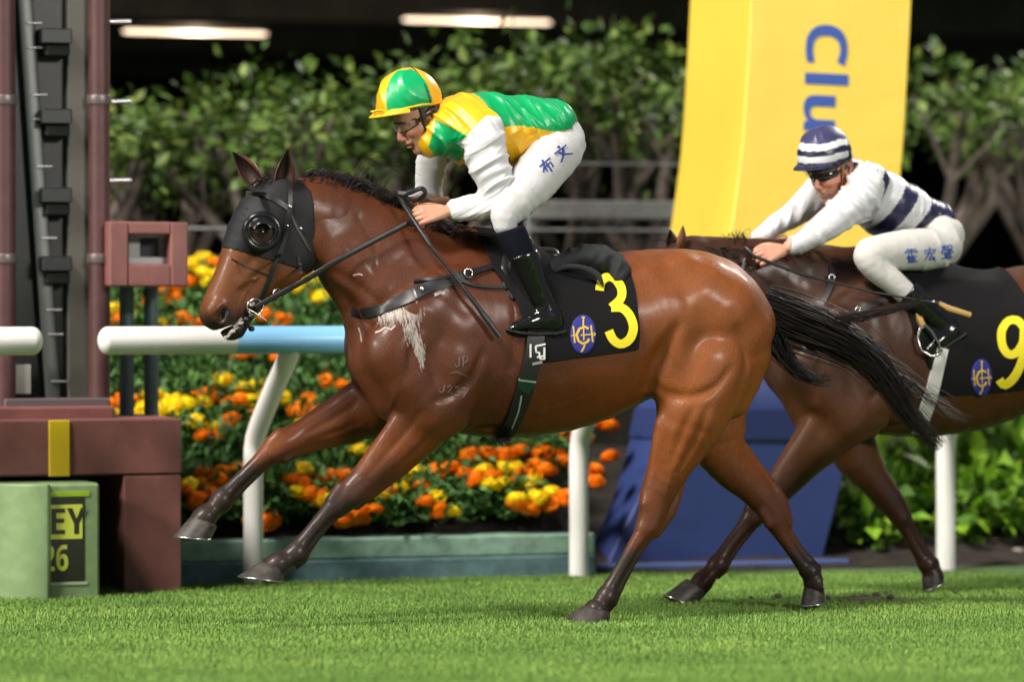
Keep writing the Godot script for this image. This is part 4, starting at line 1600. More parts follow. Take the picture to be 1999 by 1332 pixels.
# closed hand in its own axes: wrist at the origin, knuckles towards -x, back of the hand +z, thumb side +y
func hand_net() -> Dictionary:
	var f := Field.new(Vector3(-0.15, -0.075, -0.085), Vector3(0.11, 0.085, 0.06), 0.0034)
	var c := func(rows: Array, k: float, sub := 1, mode := 0) -> void: f.chain(rows3(rows), k, sub, mode)
	c.call([[0.10, 0, 0, 0.026, 0.85], [0.03, 0, 0, 0.024, 0.8], [0.0, 0, 0, 0.025, 0.75]], 0.01, 2)
	for k in 4:
		var y := 0.030 - 0.0195 * k
		c.call([[0.0, y * 0.5, 0.0, 0.016, 0.9], [-0.045, y * 0.85, 0.004, 0.0135, 1.0], [-0.078 + 0.005 * absf(k - 1), y, 0.004, 0.0115, 1.0]], 0.012, 2)
	for k in 4:
		var y := 0.030 - 0.0195 * k
		var kx := -0.078 + 0.005 * absf(k - 1)
		var l: float = [0.92, 1.0, 0.95, 0.78][k]
		c.call([[kx, y, 0.003, 0.0112, 1.0], [kx - 0.036 * l, y - 0.001, -0.012, 0.0098, 1.0], [kx - 0.036 * l + 0.006, y - 0.003, -0.038 * l, 0.0092, 1.0], [kx - 0.012, y - 0.003, -0.050 * l, 0.0085, 1.0]], 0.003)
	c.call([[-0.005, 0.022, -0.010, 0.017, 1.0], [-0.034, 0.043, -0.020, 0.0135, 1.0], [-0.066, 0.049, -0.026, 0.0105, 1.0], [-0.092, 0.043, -0.030, 0.009, 1.0]], 0.008, 2)
	c.call([[-0.035, 0.0, -0.022, 0.022, 0.7], [-0.06, 0.0, -0.028, 0.02, 0.7]], 0.01)
	return f.net(1)

func paint_hand(p: Vector3) -> Color:
	var c := Color(0.52, 0.27, 0.18)
	var kn := ss(0.022, 0.006, absf(p.x + 0.08)) * 0.5 + ss(-0.085, -0.105, p.x) * 0.4
	return c.lerp(Color(0.50, 0.18, 0.12), clampf(kn, 0, 1))

func fold(p: Vector3, dir: Vector3, freq: float) -> float:
	# creases that run across dir, here and there: broad soft ones and a few sharp ones
	var u := p.dot(dir)
	var q := p - dir * u
	var w := wr.get_noise_3d(q.x * 120 + 31, q.y * 120 + u * 60, q.z * 120)
	var m := clampf(0.7 + 1.4 * wr.get_noise_3d(p.x * 260 + 9, p.y * 260, p.z * 260), 0.1, 1.3)
	var a := 1.0 - absf(wr.get_noise_2d(u * freq * 1.5 + w * 80, q.x * 40 + q.z * 46 + q.y * 36))
	var b := 1.0 - absf(wr.get_noise_2d(u * freq * 3.2 - w * 100 + 77, q.x * 70 - q.z * 70 + q.y * 80))
	return m * (0.75 * pow(a, 4.0) + 0.25 * pow(b, 5.0))

func helmet(node: Node3D, t: Transform3D, paint: Callable, brim_col: Color, under: Color, band_col: Color, strap_col: Color) -> MeshInstance3D:
	var f := Field.new(Vector3(-0.18, -0.04, -0.16), Vector3(0.19, 0.19, 0.16), 0.0058)
	f.chain(rows3([[-0.022, 0.03, 0, 0.112, 0.92], [0.03, 0.03, 0, 0.112, 0.92]]), 0.02)
	f.chain(rows3([[0.0, 0.062, 0, 0.098, 0.9]]), 0.05)
	f.cut(Vector3(0, -0.002, 0), Vector3(0, -1, 0))
	f.chain(rows3([[0.0, 0.162, 0, 0.007, 1.0]]), 0.004)
	var net := moved(f.net(1), t)
	var inv := t.affine_inverse()
	var shell := part("helmet", net_mesh(net, func(p: Vector3, _n: Vector3) -> Color: return paint.call(inv * p), func(p: Vector3, _n: Vector3) -> float: return 0.009 * fold(p, Vector3(0.3, 0.5, 0.8).normalized(), 420.0) - 0.004), satin, node)
	# brim
	var b := Build.new()
	b.col = brim_col
	var top := []
	var bot := []
	for k in 21:
		var a := deg_to_rad(-78.0 + 156.0 * k / 20)
		var x := -cos(a)
		var z := sin(a)
		var ext := 0.046 * pow(maxf(cos(a), 0.0), 0.7)
		var row := []
		var row2 := []
		for e in 6:
			var u := float(e) / 5
			var p := Vector3(-0.022 + x * (0.108 + ext * u), 0.012 - 0.016 * u * u - 0.004, z * (0.100 + ext * 0.45 * u))
			row.append(t * p)
			row2.append(t * (p - Vector3(0, 0.004, 0)))
		top.append(row)
		bot.append(row2)
	b.skin(top, false, false)
	var rim := []
	for k in 21:
		rim.append([top[k][5], bot[k][5]])
	b.skin(rim, false, false)
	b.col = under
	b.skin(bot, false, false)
	part("brim", b.mesh(true), satin, shell)
	# drawn band with a bow and the dark strap over the crown
	b = Build.new()
	b.col = band_col
	var ring := []
	for k in 33:
		var a := TAU * k / 32
		ring.append(t * Vector3(0.004 - cos(a) * 0.1375, 0.008 + 0.002 * sin(a * 5), sin(a) * 0.106))
	b.tube(ring, 0.0045, 6)
	for q in [[-0.155, 0.014, 0.03], [-0.168, 0.012, 0.018], [-0.150, 0.013, 0.052]]:
		ball(b, t * Vector3(q[0], q[1], q[2]), Vector3(0.013, 0.006, 0.010), 6, 8)
	part("hat_band", b.mesh(true), satin, shell)
	b = Build.new()
	b.col = strap_col
	var arc := []
	for k in 15:
		var a := deg_to_rad(5.0 + 78.0 * k / 14)
		arc.append(t * Vector3(0.048 - 0.02 * sin(a), 0.0 + sin(a) * 0.160, cos(a) * 0.110))
	b.tube(arc, 0.0045, 6)
	part("cap_strap", b.mesh(true), satin, shell)
	return shell

func chin_strap(node: Node3D, t: Transform3D, m: Material, buckle: Material) -> void:
	var b := Build.new()
	for s in [1.0, -1.0]:
		var p := []
		for q in [[-0.012, 0.045, 0.083], [-0.018, 0.0, 0.082], [-0.022, -0.04, 0.070], [-0.030, -0.085, 0.056], [-0.034, -0.118, 0.030], [-0.032, -0.130, 0.0]]:
			p.append(t * Vector3(q[0], q[1], q[2] * s))
		b.tube(p, 0.010, 8, t.basis * Vector3(0, 0, 1), 0.35)
		p = []
		for q in [[0.052, 0.04, 0.080], [0.046, -0.01, 0.084], [0.025, -0.045, 0.076], [-0.024, -0.080, 0.060]]:
			p.append(t * Vector3(q[0], q[1], q[2] * s))
		b.tube(p, 0.009, 8, t.basis * Vector3(0, 0, 1), 0.35)
	part("chin_strap", b.mesh(), m, node)
	b = Build.new()
	b.box(Vector3(-0.012, -0.016, -0.004), Vector3(0.012, 0.016, 0.005), t * Transform3D(Basis(Vector3.BACK, 0.3), Vector3(-0.026, -0.075, 0.066)), 0.002)
	part("strap_buckle", b.mesh(), buckle, node)

func goggles(node: Node3D, t: Transform3D, lens: Material, frame: Material, lift := 0.0) -> void:
	var outer := []
	var b := Build.new()
	var rows := []
	for e in 7:
		var v := float(e) / 6
		var row := []
		for k in 25:
			var a := deg_to_rad(-72.0 + 144.0 * k / 24)
			var hgt := 0.020 * (1.0 - 0.45 * pow(absf(sin(a)), 3.0)) * (1.0 - 0.25 * exp(-a * a * 40.0) * (1.0 if v < 0.5 else 0.0))
			var bulge := 0.010 * (1.0 - (2.0 * v - 1.0) * (2.0 * v - 1.0))
			row.append(t * Vector3(-0.020 - cos(a) * (0.088 + bulge), 0.004 + lift + (v - 0.5) * 2.0 * hgt, sin(a) * (0.072 + bulge * 0.5)))
		rows.append(row)
	b.skin(rows, false, false)
	part("goggle_lens", b.mesh(), lens, node)
	b = Build.new()
	var loop := []
	for p in rows[0]:
		loop.append(p)
	for e in range(1, 6):
		loop.append(rows[e][24])
	for k in range(24, -1, -1):
		loop.append(rows[6][k])
	for e in range(5, -1, -1):
		loop.append(rows[e][0])
	b.tube(loop, 0.0032, 6)
	for s in [1.0, -1.0]:
		b.tube([t * Vector3(-0.044, 0.004 + lift, 0.070 * s), t * Vector3(-0.01, 0.012 + lift, 0.084 * s), t * Vector3(0.04, 0.02 + lift, 0.083 * s), t * Vector3(0.09, 0.03 + lift, 0.045 * s)], 0.009, 8, t.basis * Vector3(0, 0, 1), 0.3)
	part("goggle_frame", b.mesh(), frame, node)

func collar(node: Node3D, pts: Array, r0: float, r1: float, m: Material, col: Color) -> void:
	# open ring of cloth round a neck: pts = [centre, axis]
	var b := Build.new()
	b.col = col
	var axis: Vector3 = pts[1].normalized()
	var x := axis.cross(Vector3(0, 0, 1)).normalized()
	var y := axis.cross(x)
	var rings := []
	for k in 25:
		var a := TAU * k / 24
		var o := x * cos(a) + y * sin(a)
		var c: Vector3 = pts[0] + o * r0
		rings.append([c, c + o * 0.006, pts[0] + o * (r1 + 0.004) + axis * 0.05, pts[0] + o * (r1 - 0.004) + axis * 0.05])
	b.skin(rings, true, false)
	part("collar", b.mesh(true), m, node)

func glyph(b: Build, f: Field, fr: Transform3D, strokes: Array, at0: Vector2, size: float, turn: float, width: float) -> void:
	var c := cos(turn)
	var s := sin(turn)
	for st in strokes:
		var q := []
		for p in st:
			var x: float = (p[0] - 0.5) * size
			var y: float = (p[1] - 0.5) * size
			q.append([at0.x + x * c - y * s, at0.y + x * s + y * c])
		strap(b, f, fr, q, [width, width * 0.75], 0.0018, 4.0, false)

func build_rider_three() -> void:
	var n := thing("person", "jockey in yellow, green and white silks crouching over the horse with cloth number 3", "person", h1)
	var S := 480.0
	# jacket
	var f := Field.new(at(h1, 785, 440, 0) - Vector3(0, 0, 0.33), at(h1, 1115, 160, 0) + Vector3(0, 0, 0.34), 0.0054)
	var c := func(rows: Array, k: float, sub := 1, mode := 0) -> void: f.chain(chain_px(h1, S, rows), k, sub, mode)
	c.call([[842, 272, 0, 34, 1.3], [880, 250, 0, 60, 1.35], [930, 252, 0, 73, 1.22], [995, 256, 0, 71, 1.12], [1050, 247, 0, 58, 1.42], [1074, 240, 0, 48, 1.62]], 0.03, 3)
	c.call([[912, 236, 0.13, 40, 1.0], [940, 262, 0.19, 43, 0.9], [954, 320, 0.215, 41, 0.9], [972, 374, 0.225, 34, 0.95], [974, 392, 0.22, 30, 1.0]], 0.03, 3)
	c.call([[974, 388, 0.22, 31, 1.0], [938, 402, 0.19, 28, 1.0], [890, 409, 0.15, 23, 1.0]], 0.02, 2)
	c.call([[890, 235, -0.13, 40, 1.0], [852, 290, -0.19, 36, 0.95], [838, 345, -0.21, 30, 0.95], [838, 388, -0.215, 27, 1.0], [822, 398, -0.19, 26, 1.0], [806, 404, -0.15, 22, 1.0]], 0.03, 2)
	var axis_a := at(h1, 942, 255, 0.19)
	var axis_b := at(h1, 958, 330, 0.21)
	var px := func(x: float, y: float) -> Vector2:
		var p := at(h1, x, y, 0.17)
		return Vector2(p.x, p.y)
	var green_front := PackedVector2Array([px.call(862, 232), px.call(905, 268), px.call(925, 330), px.call(888, 330), px.call(851, 285), px.call(856, 256)])
	var arm := PackedVector2Array([px.call(938, 226), px.call(968, 230), px.call(978, 250), px.call(990, 330), px.call(1010, 450), px.call(830, 455), px.call(836, 385), px.call(885, 360), px.call(890, 300), px.call(898, 275), px.call(908, 254)])
	var jx: Vector2 = px.call(972, 250)
	var jt: Vector2 = px.call(945, 178)
	var cuff := at(h1, 890, 409, 0.15)
	var paint := func(p: Vector3, nn: Vector3) -> Color:
		var white := Color(0.60, 0.60, 0.625)
		var yellow := Color(0.80, 0.44, 0.010)
		var green := Color(0.0, 0.33, 0.105)
		var q := Vector2(p.x, p.y)
		if p.z > 0.14 and Geometry2D.is_point_in_polygon(q, arm): return white
		if p.z < -0.125 and q.y < jx.y + 0.02 and q.x < jx.x: return white
		var back: float = jt.x + (jt.y - q.y) / (jt.y - jx.y) * (jx.x - jt.x)
		if q.x > back:
			return green if q.y > jx.y + 0.01 * sin(q.x * 20.0) else yellow
		if p.z > 0.0 and Geometry2D.is_point_in_polygon(q, green_front): return green
		if p.z < -0.02 and q.x > px.call(862, 232).x and q.y > jx.y: return green
		return yellow
	var arm_dir := (axis_b - axis_a).normalized()
	var y0 := at(h1, 940, 236, 0.17).y
	var y1 := at(h1, 940, 285, 0.17).y
	var crease := func(p: Vector3, nn: Vector3) -> float:
		var near_arm := ss(0.12, 0.19, p.z) * ss(y0, y1, p.y)
		var far_arm := ss(-0.10, -0.16, p.z) * ss(y0, y1, p.y)
		var v := 0.018 * fold(p, Vector3(0.85, 0.5, 0).normalized(), 520.0) - 0.006
		if near_arm > 0.0:
			v = lerpf(v, 0.020 * fold(p, (arm_dir + Vector3(0.35, 0.1, 0)).normalized(), 520.0) - 0.008, near_arm)
		if far_arm > 0.0:
			v = lerpf(v, 0.016 * fold(p, Vector3(0.2, 1, 0).normalized(), 420.0) - 0.006, far_arm)
		return v
	part("silk_jacket", net_mesh(f.net(1), paint, crease), satin, n)
	# jacket's elastic hem
	# breeches
	var g := Field.new(at(h1, 895, 475, 0) - Vector3(0, 0, 0.36), at(h1, 1190, 195, 0) + Vector3(0, 0, 0.36), 0.0065)
	c = func(rows: Array, k: float, sub := 1, mode := 0) -> void: g.chain(chain_px(h1, S, rows), k, sub, mode)
	c.call([[1068, 258, 0, 38, 1.3], [1094, 268, 0, 44, 1.3]], 0.02)
	for sd in [1.0, -1.0]:
		c.call([[1094, 270, 0.075 * sd, 50, 0.85], [1090, 292, 0.105 * sd, 52, 0.8], [1052, 340, 0.20 * sd, 49, 0.85], [1015, 385, 0.255 * sd, 42, 0.85], [990, 412, 0.275 * sd, 37, 0.85], [986, 436, 0.28 * sd, 28, 0.9]], 0.03, 3)
	var thigh := (at(h1, 990, 412, 0.27) - at(h1, 1090, 290, 0.13)).normalized()
	part("breeches", net_mesh(g.net(1), func(p: Vector3, _n: Vector3) -> Color: return Color(0.52, 0.52, 0.535), func(p: Vector3, _n: Vector3) -> float:
		var kn := ss(0.16, 0.05, (p - at(h1, 1000, 405, 0.27)).length()) + ss(0.16, 0.05, (p - at(h1, 1110, 230, 0.1)).length())
		return (0.006 + 0.011 * kn) * (fold(p, thigh, 380.0) - 1.0)), breech_mat, n)
	var b := Build.new()
	glyph(b, g, h1, [[[0.05, 0.28], [0.95, 0.20]], [[0.45, 0.0], [0.36, 0.34], [0.05, 0.72]], [[0.30, 0.5], [0.30, 0.84]], [[0.30, 0.5], [0.80, 0.46], [0.80, 0.8], [0.70, 0.76]], [[0.54, 0.34], [0.54, 1.05]]], Vector2(1068, 323), 29, -0.62, 3.4)
	glyph(b, g, h1, [[[0.46, 0.0], [0.56, 0.15]], [[0.02, 0.3], [0.98, 0.25]], [[0.70, 0.3], [0.5, 0.66], [0.05, 1.0]], [[0.28, 0.38], [0.55, 0.7], [1.0, 0.98]]], Vector2(1098, 297), 29, -0.62, 3.4)
	part("printed_name", b.mesh(), blue_ink, n)
	# socks and boots
	for sd in [1.0, -1.0]:
		var o := Field.new(at(h1, 940, 665, 0.27 * sd) - Vector3(0, 0, 0.13), at(h1, 1125, 415, 0.27 * sd) + Vector3(0, 0, 0.13), 0.006)
		o.chain(chain_px(h1, S, [[988, 434, 0.28 * sd, 30, 0.85], [1004, 466, 0.285 * sd, 29, 0.85], [1016, 492, 0.285 * sd, 27, 0.85]]), 0.01, 2)
		hood_edge(o, h1, Vector2(962, 444), Vector2(1018, 426), Vector2(1010, 500))
		var sock := part("sock", net_mesh(o.net(1)), mat(lin(0.005, 0.006, 0.012), 0.9, 0.0, 0.25), n)
		if sd > 0:
			b = Build.new()
			var lt := func(st: Array, x: float, y: float) -> void: glyph(b, o, h1, st, Vector2(x, y), 8.0, -0.22, 1.7)
			lt.call([[[0.1, 1.2], [0.1, 0.1], [0.7, 0.1], [0.7, 0.7], [0.1, 0.7]]], 988, 441)
			lt.call([[[0.1, 0.2], [0.7, 0.2], [0.7, 0.9], [0.1, 0.9], [0.1, 0.55], [0.7, 0.55]]], 995, 438)
			lt.call([[[0.4, 0.2], [0.4, 0.9]], [[0.1, -0.5], [0.4, -0.2], [0.7, -0.5]], [[0.4, -0.7], [0.4, -0.2]]], 1001, 436)
			lt.call([[[0.7, 0.2], [0.1, 0.2], [0.1, 0.8], [0.7, 0.8]], [[0.7, 0.2], [0.7, 1.2], [0.1, 1.2]]], 1006, 434)
			lt.call([[[0.1, 0.5], [0.7, 0.5], [0.6, 0.1], [0.1, 0.2], [0.1, 0.85], [0.7, 0.85]]], 1012, 432)
			part("sock_lettering", b.mesh(), white_print, sock)
		o = Field.new(at(h1, 960, 670, 0.27 * sd) - Vector3(0, 0, 0.13), at(h1, 1130, 460, 0.27 * sd) + Vector3(0, 0, 0.13), 0.006)
		o.chain(chain_px(h1, S, [[1010, 478, 0.285 * sd, 31, 0.85], [1032, 520, 0.285 * sd, 27, 0.85], [1046, 556, 0.28 * sd, 24, 0.85], [1062, 592, 0.275 * sd, 23, 0.8], [1072, 618, 0.275 * sd, 26, 0.75]]), 0.01, 3)
		o.chain(chain_px(h1, S, [[1078, 628, 0.275 * sd, 22, 0.8], [1050, 626, 0.275 * sd, 20, 0.9], [1020, 634, 0.275 * sd, 14, 1.3], [999, 641, 0.275 * sd, 9, 1.5]]), 0.02, 2)
		hood_edge(o, h1, Vector2(985, 492), Vector2(1046, 470), Vector2(1050, 560))
		hood_edge(o, h1, Vector2(985, 651), Vector2(1105, 652), Vector2(1050, 560))
		var boot := part("boot", net_mesh(o.net(1), null, func(p: Vector3, _n: Vector3) -> float: return 0.006 * fold(p, Vector3(0.5, -0.85, 0).normalized(), 300.0) - 0.003), patent, n)
		b = Build.new()
		var sole := []
		for q in [[1100, 648, 15], [1080, 652, 15], [1050, 653, 13], [1020, 652, 15], [998, 648, 10], [987, 645, 3]]:
			var p := at(h1, q[0], q[1], 0.275 * sd)
			var w: float = q[2] / S
			sole.append([p + Vector3(0, 0.007, w), p + Vector3(0, 0.007, -w), p + Vector3(0, -0.007, -w), p + Vector3(0, -0.007, w)])
		b.skin(sole)
		part("sole", b.mesh(), leather, boot)
	# head, hands and the body under the clothes
	var hd := Transform3D(Basis(Vector3.UP, 0.10) * Basis(Vector3.BACK, 0.46), at(h1, 820, 230, 0.0))
	var hn := head_net(false)
	var list := [[moved(hn, hd), colours(hn, paint_face)]]
	var fist := hand_net()
	var near_hand := Transform3D(Basis(Vector3.BACK, 0.17) * Basis(Vector3.RIGHT, -0.42), at(h1, 862, 414, 0.155))
	list.append([moved(fist, near_hand), colours(fist, paint_hand)])
	var far_hand := Transform3D(Basis(Vector3.BACK, 0.1) * Basis(Vector3.RIGHT, 0.5) * Basis.from_scale(Vector3(1, 1, -1)), at(h1, 826, 400, -0.15))
	list.append([moved(fist, far_hand), colours(fist, paint_hand)])
	var core := Field.new(at(h1, 790, 640, 0) - Vector3(0, 0, 0.33), at(h1, 1140, 160, 0) + Vector3(0, 0, 0.34), 0.012)
	core.chain(chain_px(h1, S, [[862, 240, 0, 30, 1.0], [900, 246, 0, 45, 1.4], [960, 256, 0, 52, 1.2], [1040, 250, 0, 36, 1.2], [1086, 272, 0, 30, 1.1]]), 0.03, 2)
	for sd in [1.0, -1.0]:
		core.chain(chain_px(h1, S, [[925, 245, 0.14 * sd, 26, 1.0], [955 if sd > 0 else 842, 320, 0.2 * sd, 22, 1.0], [970 if sd > 0 else 838, 382, 0.21 * sd, 19, 1.0], [900 if sd > 0 else 815, 408, 0.15 * sd, 14, 1.0]]), 0.02, 2)
		core.chain(chain_px(h1, S, [[1088, 280, 0.085 * sd, 32, 0.8], [1020, 378, 0.24 * sd, 28, 0.9], [992, 425, 0.28 * sd, 14, 0.9], [1030, 530, 0.28 * sd, 15, 0.9], [1066, 610, 0.275 * sd, 14, 0.9], [1020, 634, 0.275 * sd, 9, 1.0]]), 0.02, 2)
	var cn := core.net(1)
	list.append([cn, colours(cn, func(_p: Vector3) -> Color: return Color(0.52, 0.27, 0.18))])
	part("body", joined(list), skin_mat, n)
	collar(n, [at(h1, 876, 246, 0), (at(h1, 842, 250, 0) - at(h1, 876, 246, 0))], 0.085, 0.074, satin, Color(0.80, 0.44, 0.010))
	collar(n, [at(h1, 868, 247, 0), (at(h1, 838, 251, 0) - at(h1, 868, 247, 0))], 0.074, 0.066, breech_mat, Color(0.75, 0.75, 0.75))
	# cap, goggles, strap
	var ht := Transform3D(Basis(Vector3.UP, 0.10) * Basis(Vector3.BACK, 0.17), at(h1, 800, 212, 0.0))
	helmet(n, ht, func(p: Vector3) -> Color:
		var a := rad_to_deg(atan2(p.z, -p.x))
		var gr := a > 22.0 and a < 118.0 or a < -62.0 and a > -158.0
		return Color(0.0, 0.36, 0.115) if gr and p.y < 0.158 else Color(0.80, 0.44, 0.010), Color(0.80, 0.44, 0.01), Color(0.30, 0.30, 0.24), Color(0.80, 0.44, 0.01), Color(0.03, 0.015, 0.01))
	chin_strap(n, hd, mat(lin(0.035, 0.028, 0.024), 0.6), mat(lin(0.25, 0.24, 0.22), 0.4))
	goggles(n, hd, clear_lens, mat(lin(0.05, 0.012, 0.008), 0.3))
	# whip held in the near hand
	var w := thing("whip", "black riding whip held in the near hand of the jockey in green and yellow", "whip", h1)
	b = Build.new()
	b.tube([at(h1, 774, 372, 0.12), at(h1, 790, 402, 0.125), at(h1, 818, 446, 0.20), at(h1, 840, 480, 0.245)], [0.011, 0.010, 0.009, 0.008], 8)
	part("grip", b.mesh(), leather, w)
	b = Build.new()
	b.tube([at(h1, 840, 480, 0.245), at(h1, 880, 530, 0.285), at(h1, 930, 596, 0.31), at(h1, 945, 616, 0.315)], [0.007, 0.006, 0.006, 0.006], 8)
	part("shaft", b.mesh(), leather, w)
	b = Build.new()
	b.tube([at(h1, 900, 556, 0.297), at(h1, 945, 616, 0.315), at(h1, 976, 658, 0.325)], [0.007, 0.012, 0.010], 8, Vector3(0, 0, 1), 0.5)
	part("flap", b.mesh(), leather, w)
	b = Build.new()
	band_px(b, h1, [[774, 374, 0.12], [795, 378, 0.16], [822, 368, 0.17], [830, 378, 0.15], [815, 390, 0.12], [790, 386, 0.10], [776, 376, 0.12]], 0.010, 0.2)
	part("wrist_loop", b.mesh(), leather, w)

# ------------------------------------------------------------------ the second horse and rider
func map_rows(rows: Array) -> Array:
	# proportions of the first horse carried over to where the second one stands
	var out := []
	for r in rows:
		out.append([875.0 + 0.923 * r[0], 65.0 + 0.923 * r[1], r[2], r[3] * 0.923, r[4]])
	return out

func build_horse_nine() -> void:
	h2 = Transform3D(Basis(Vector3.UP, YAW), ground_at(1881, 19.55))
	var n := thing("racehorse", "dark bay racehorse with yellow number 9 cloth, galloping half a length behind", "horse", h2)
	var S := 443.0
	var f := Field.new(Vector3(-1.70, 0.54, -0.40), Vector3(1.10, 1.72, 0.40), 0.0120)
	var fl := Field.new(Vector3(-1.45, -0.02, -0.30), Vector3(1.24, 0.68, 0.30), 0.0078)
	var c := func(rows: Array, k: float, sub := 1, mode := 0) -> void:
		var q := chain_px(h2, S, rows)
		f.chain(q, k, sub, mode)
		fl.chain(q, k, sub, mode)
	c.call(map_rows([[742, 700, 0, 78, 1.25], [800, 674, 0, 135, 0.95], [880, 660, 0, 178, 0.74], [960, 664, 0, 190, 0.70], [1050, 672, 0, 178, 0.78], [1140, 666, 0, 162, 0.86], [1220, 640, 0, 150, 0.93], [1300, 616, 0, 132, 1.02], [1370, 612, 0, 118, 1.08], [1428, 634, 0, 84, 1.15]]), 0.02, 3)
	c.call([[1690, 505, 0, 22, 1.0], [1760, 520, 0, 24, 1.0], [1840, 550, 0, 18, 1.0]], 0.08, 2)
	c.call([[1650, 640, 0, 125, 0.66], [1590, 590, 0, 105, 0.58], [1520, 560, 0, 88, 0.52], [1450, 545, 0, 76, 0.52], [1385, 528, 0, 62, 0.6], [1345, 515, 0, 46, 0.75]], 0.05, 3)
	c.call([[1700, 520, 0, 30, 0.8], [1620, 512, 0, 32, 0.7], [1530, 500, 0, 28, 0.6], [1440, 496, 0, 24, 0.6], [1360, 492, 0, 24, 0.6]], 0.05, 2)
	# head, reaching forward
	c.call([[1345, 510, 0, 42, 0.85], [1305, 540, 0, 44, 0.9], [1275, 590, 0, 36, 0.95], [1245, 640, 0, 30, 1.0], [1228, 668, 0, 27, 1.05]], 0.04, 3)
	c.call([[1340, 560, 0, 50, 0.7], [1300, 610, 0, 40, 0.7], [1256, 664, 0, 24, 0.95]], 0.04, 3)
	for sd in [1.0, -1.0]:
		c.call(map_rows([[1330, 545, 0.15 * sd, 52, 0.8], [1410, 615, 0.17 * sd, 80, 0.7], [1446, 690, 0.15 * sd, 62, 0.75], [1424, 776, 0.14 * sd, 44, 0.8]]), 0.05, 2)
		c.call(map_rows([[1270, 555, 0.18 * sd, 34, 0.7], [1310, 650, 0.19 * sd, 58, 0.7], [1312, 745, 0.19 * sd, 50, 0.8]]), 0.05, 2)
	c.call(map_rows([[1385, 720, 0.17, 92, 0.7], [1384, 800, 0.18, 76, 0.8], [1392, 850, 0.17, 58, 0.8], [1404, 900, 0.16, 45, 0.8], [1420, 950, 0.155, 36, 0.78], [1434, 1000, 0.15, 30, 0.75], [1428, 1050, 0.15, 23, 0.85], [1416, 1092, 0.15, 19, 0.9], [1404, 1138, 0.15, 18, 0.95], [1390, 1160, 0.15, 22, 0.95], [1376, 1170, 0.15, 21, 1.0]]), 0.03, 2)
	c.call(map_rows([[1375, 740, -0.14, 88, 0.7], [1392, 830, -0.16, 66, 0.8], [1405, 880, -0.16, 50, 0.8], [1432, 916, -0.16, 43, 0.8], [1470, 952, -0.155, 36, 0.75], [1502, 990, -0.15, 32, 0.75], [1520, 1024, -0.15, 25, 0.85], [1552, 1076, -0.15, 20, 0.9], [1580, 1118, -0.15, 21, 0.95], [1590, 1138, -0.15, 22, 1.0]]), 0.03, 2)
	# shoulder and near foreleg
	c.call([[1690, 590, 0.20, 38, 0.5], [1650, 650, 0.22, 58, 0.5], [1595, 715, 0.20, 56, 0.7]], 0.05, 2)
	c.call([[1710, 650, 0.22, 52, 0.4], [1695, 735, 0.22, 64, 0.5], [1690, 810, 0.19, 46, 0.7]], 0.035, 2)
	c.call([[1590, 715, 0.19, 58, 0.75], [1615, 765, 0.20, 56, 0.75], [1650, 815, 0.19, 54, 0.8]], 0.03, 2)
	c.call([[1560, 740, 0.09, 52, 0.9], [1590, 800, 0.11, 50, 0.9]], 0.035)
	c.call([[1560, 740, -0.09, 52, 0.9], [1590, 800, -0.11, 50, 0.9]], 0.035)
	c.call([[1655, 800, 0.18, 62, 0.75], [1622, 838, 0.165, 54, 0.75], [1584, 876, 0.155, 46, 0.75], [1545, 920, 0.15, 36, 0.75], [1510, 962, 0.14, 29, 0.8], [1488, 988, 0.135, 27, 0.85], [1470, 1010, 0.13, 22, 0.9]], 0.03, 2)
	lower_leg(c, Vector2(1464, 1018), Vector2(1402, 1102), Vector2(1372, 1136), 0.13, Vector2(0.8, 0.6), 17.0)
	c.call([[1474, 972, 0.14, 12, 1.0], [1464, 992, 0.14, 11, 1.0]], 0.012)
	c.call([[1640, 862, 0.16, 22, 0.8], [1580, 915, 0.15, 18, 0.8], [1520, 980, 0.13, 11, 0.9]], 0.012, 2)
	c.call([[1600, 820, 0.20, 24, 0.7], [1555, 885, 0.18, 18, 0.7], [1515, 940, 0.155, 11, 0.7]], 0.016, 2)
	# far foreleg, trailing
	c.call([[1640, 760, -0.16, 66, 0.75], [1650, 830, -0.16, 56, 0.75], [1672, 890, -0.155, 46, 0.75], [1706, 938, -0.15, 33, 0.8], [1742, 985, -0.145, 27, 0.85], [1758, 1008, -0.14, 22, 0.9]], 0.03, 2)
	lower_leg(c, Vector2(1764, 1020), Vector2(1810, 1102), Vector2(1820, 1124), -0.14, Vector2(1, -0.4), 17.0)
	grooves(f, h2, [[[[1738, 712], [1722, 750], [1700, 778]], 0.014, 0.03], [[[1605, 690], [1596, 735], [1590, 780]], 0.010, 0.03], [[[1690, 848], [1740, 834], [1800, 832]], 0.014, 0.03]])
	h2_body = f
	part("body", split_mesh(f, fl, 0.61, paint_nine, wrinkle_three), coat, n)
	ear(h2, at(h2, 1318, 496, 0.06), at(h2, 1333, 440, 0.075), Vector3(-0.5, 0, -0.4), 0.030, n, false)
	ear(h2, at(h2, 1310, 498, -0.06), at(h2, 1308, 448, -0.08), Vector3(-0.7, 0.2, 0.3), 0.034, n)
	hoof(h2, 0.13, Vector2(1299, 1162), Vector2(1352, 1186), Vector2(1340, 1130), Vector2(1378, 1160), n)
	hoof(h2, -0.14, Vector2(1802, 1152), Vector2(1840, 1132), Vector2(1800, 1126), Vector2(1838, 1112), n)
	hoof(h2, 0.15, Vector2(2086, 1160), Vector2(2167, 1160), Vector2(2124, 1136), Vector2(2174, 1142), n)
	hoof(h2, -0.15, Vector2(2324, 1140), Vector2(2364, 1128), Vector2(2320, 1112), Vector2(2364, 1106), n)
	# number cloth
	var b := Build.new()
	var left := [[1752, 545], [1765, 590], [1780, 640], [1800, 690], [1822, 735], [1838, 770]]
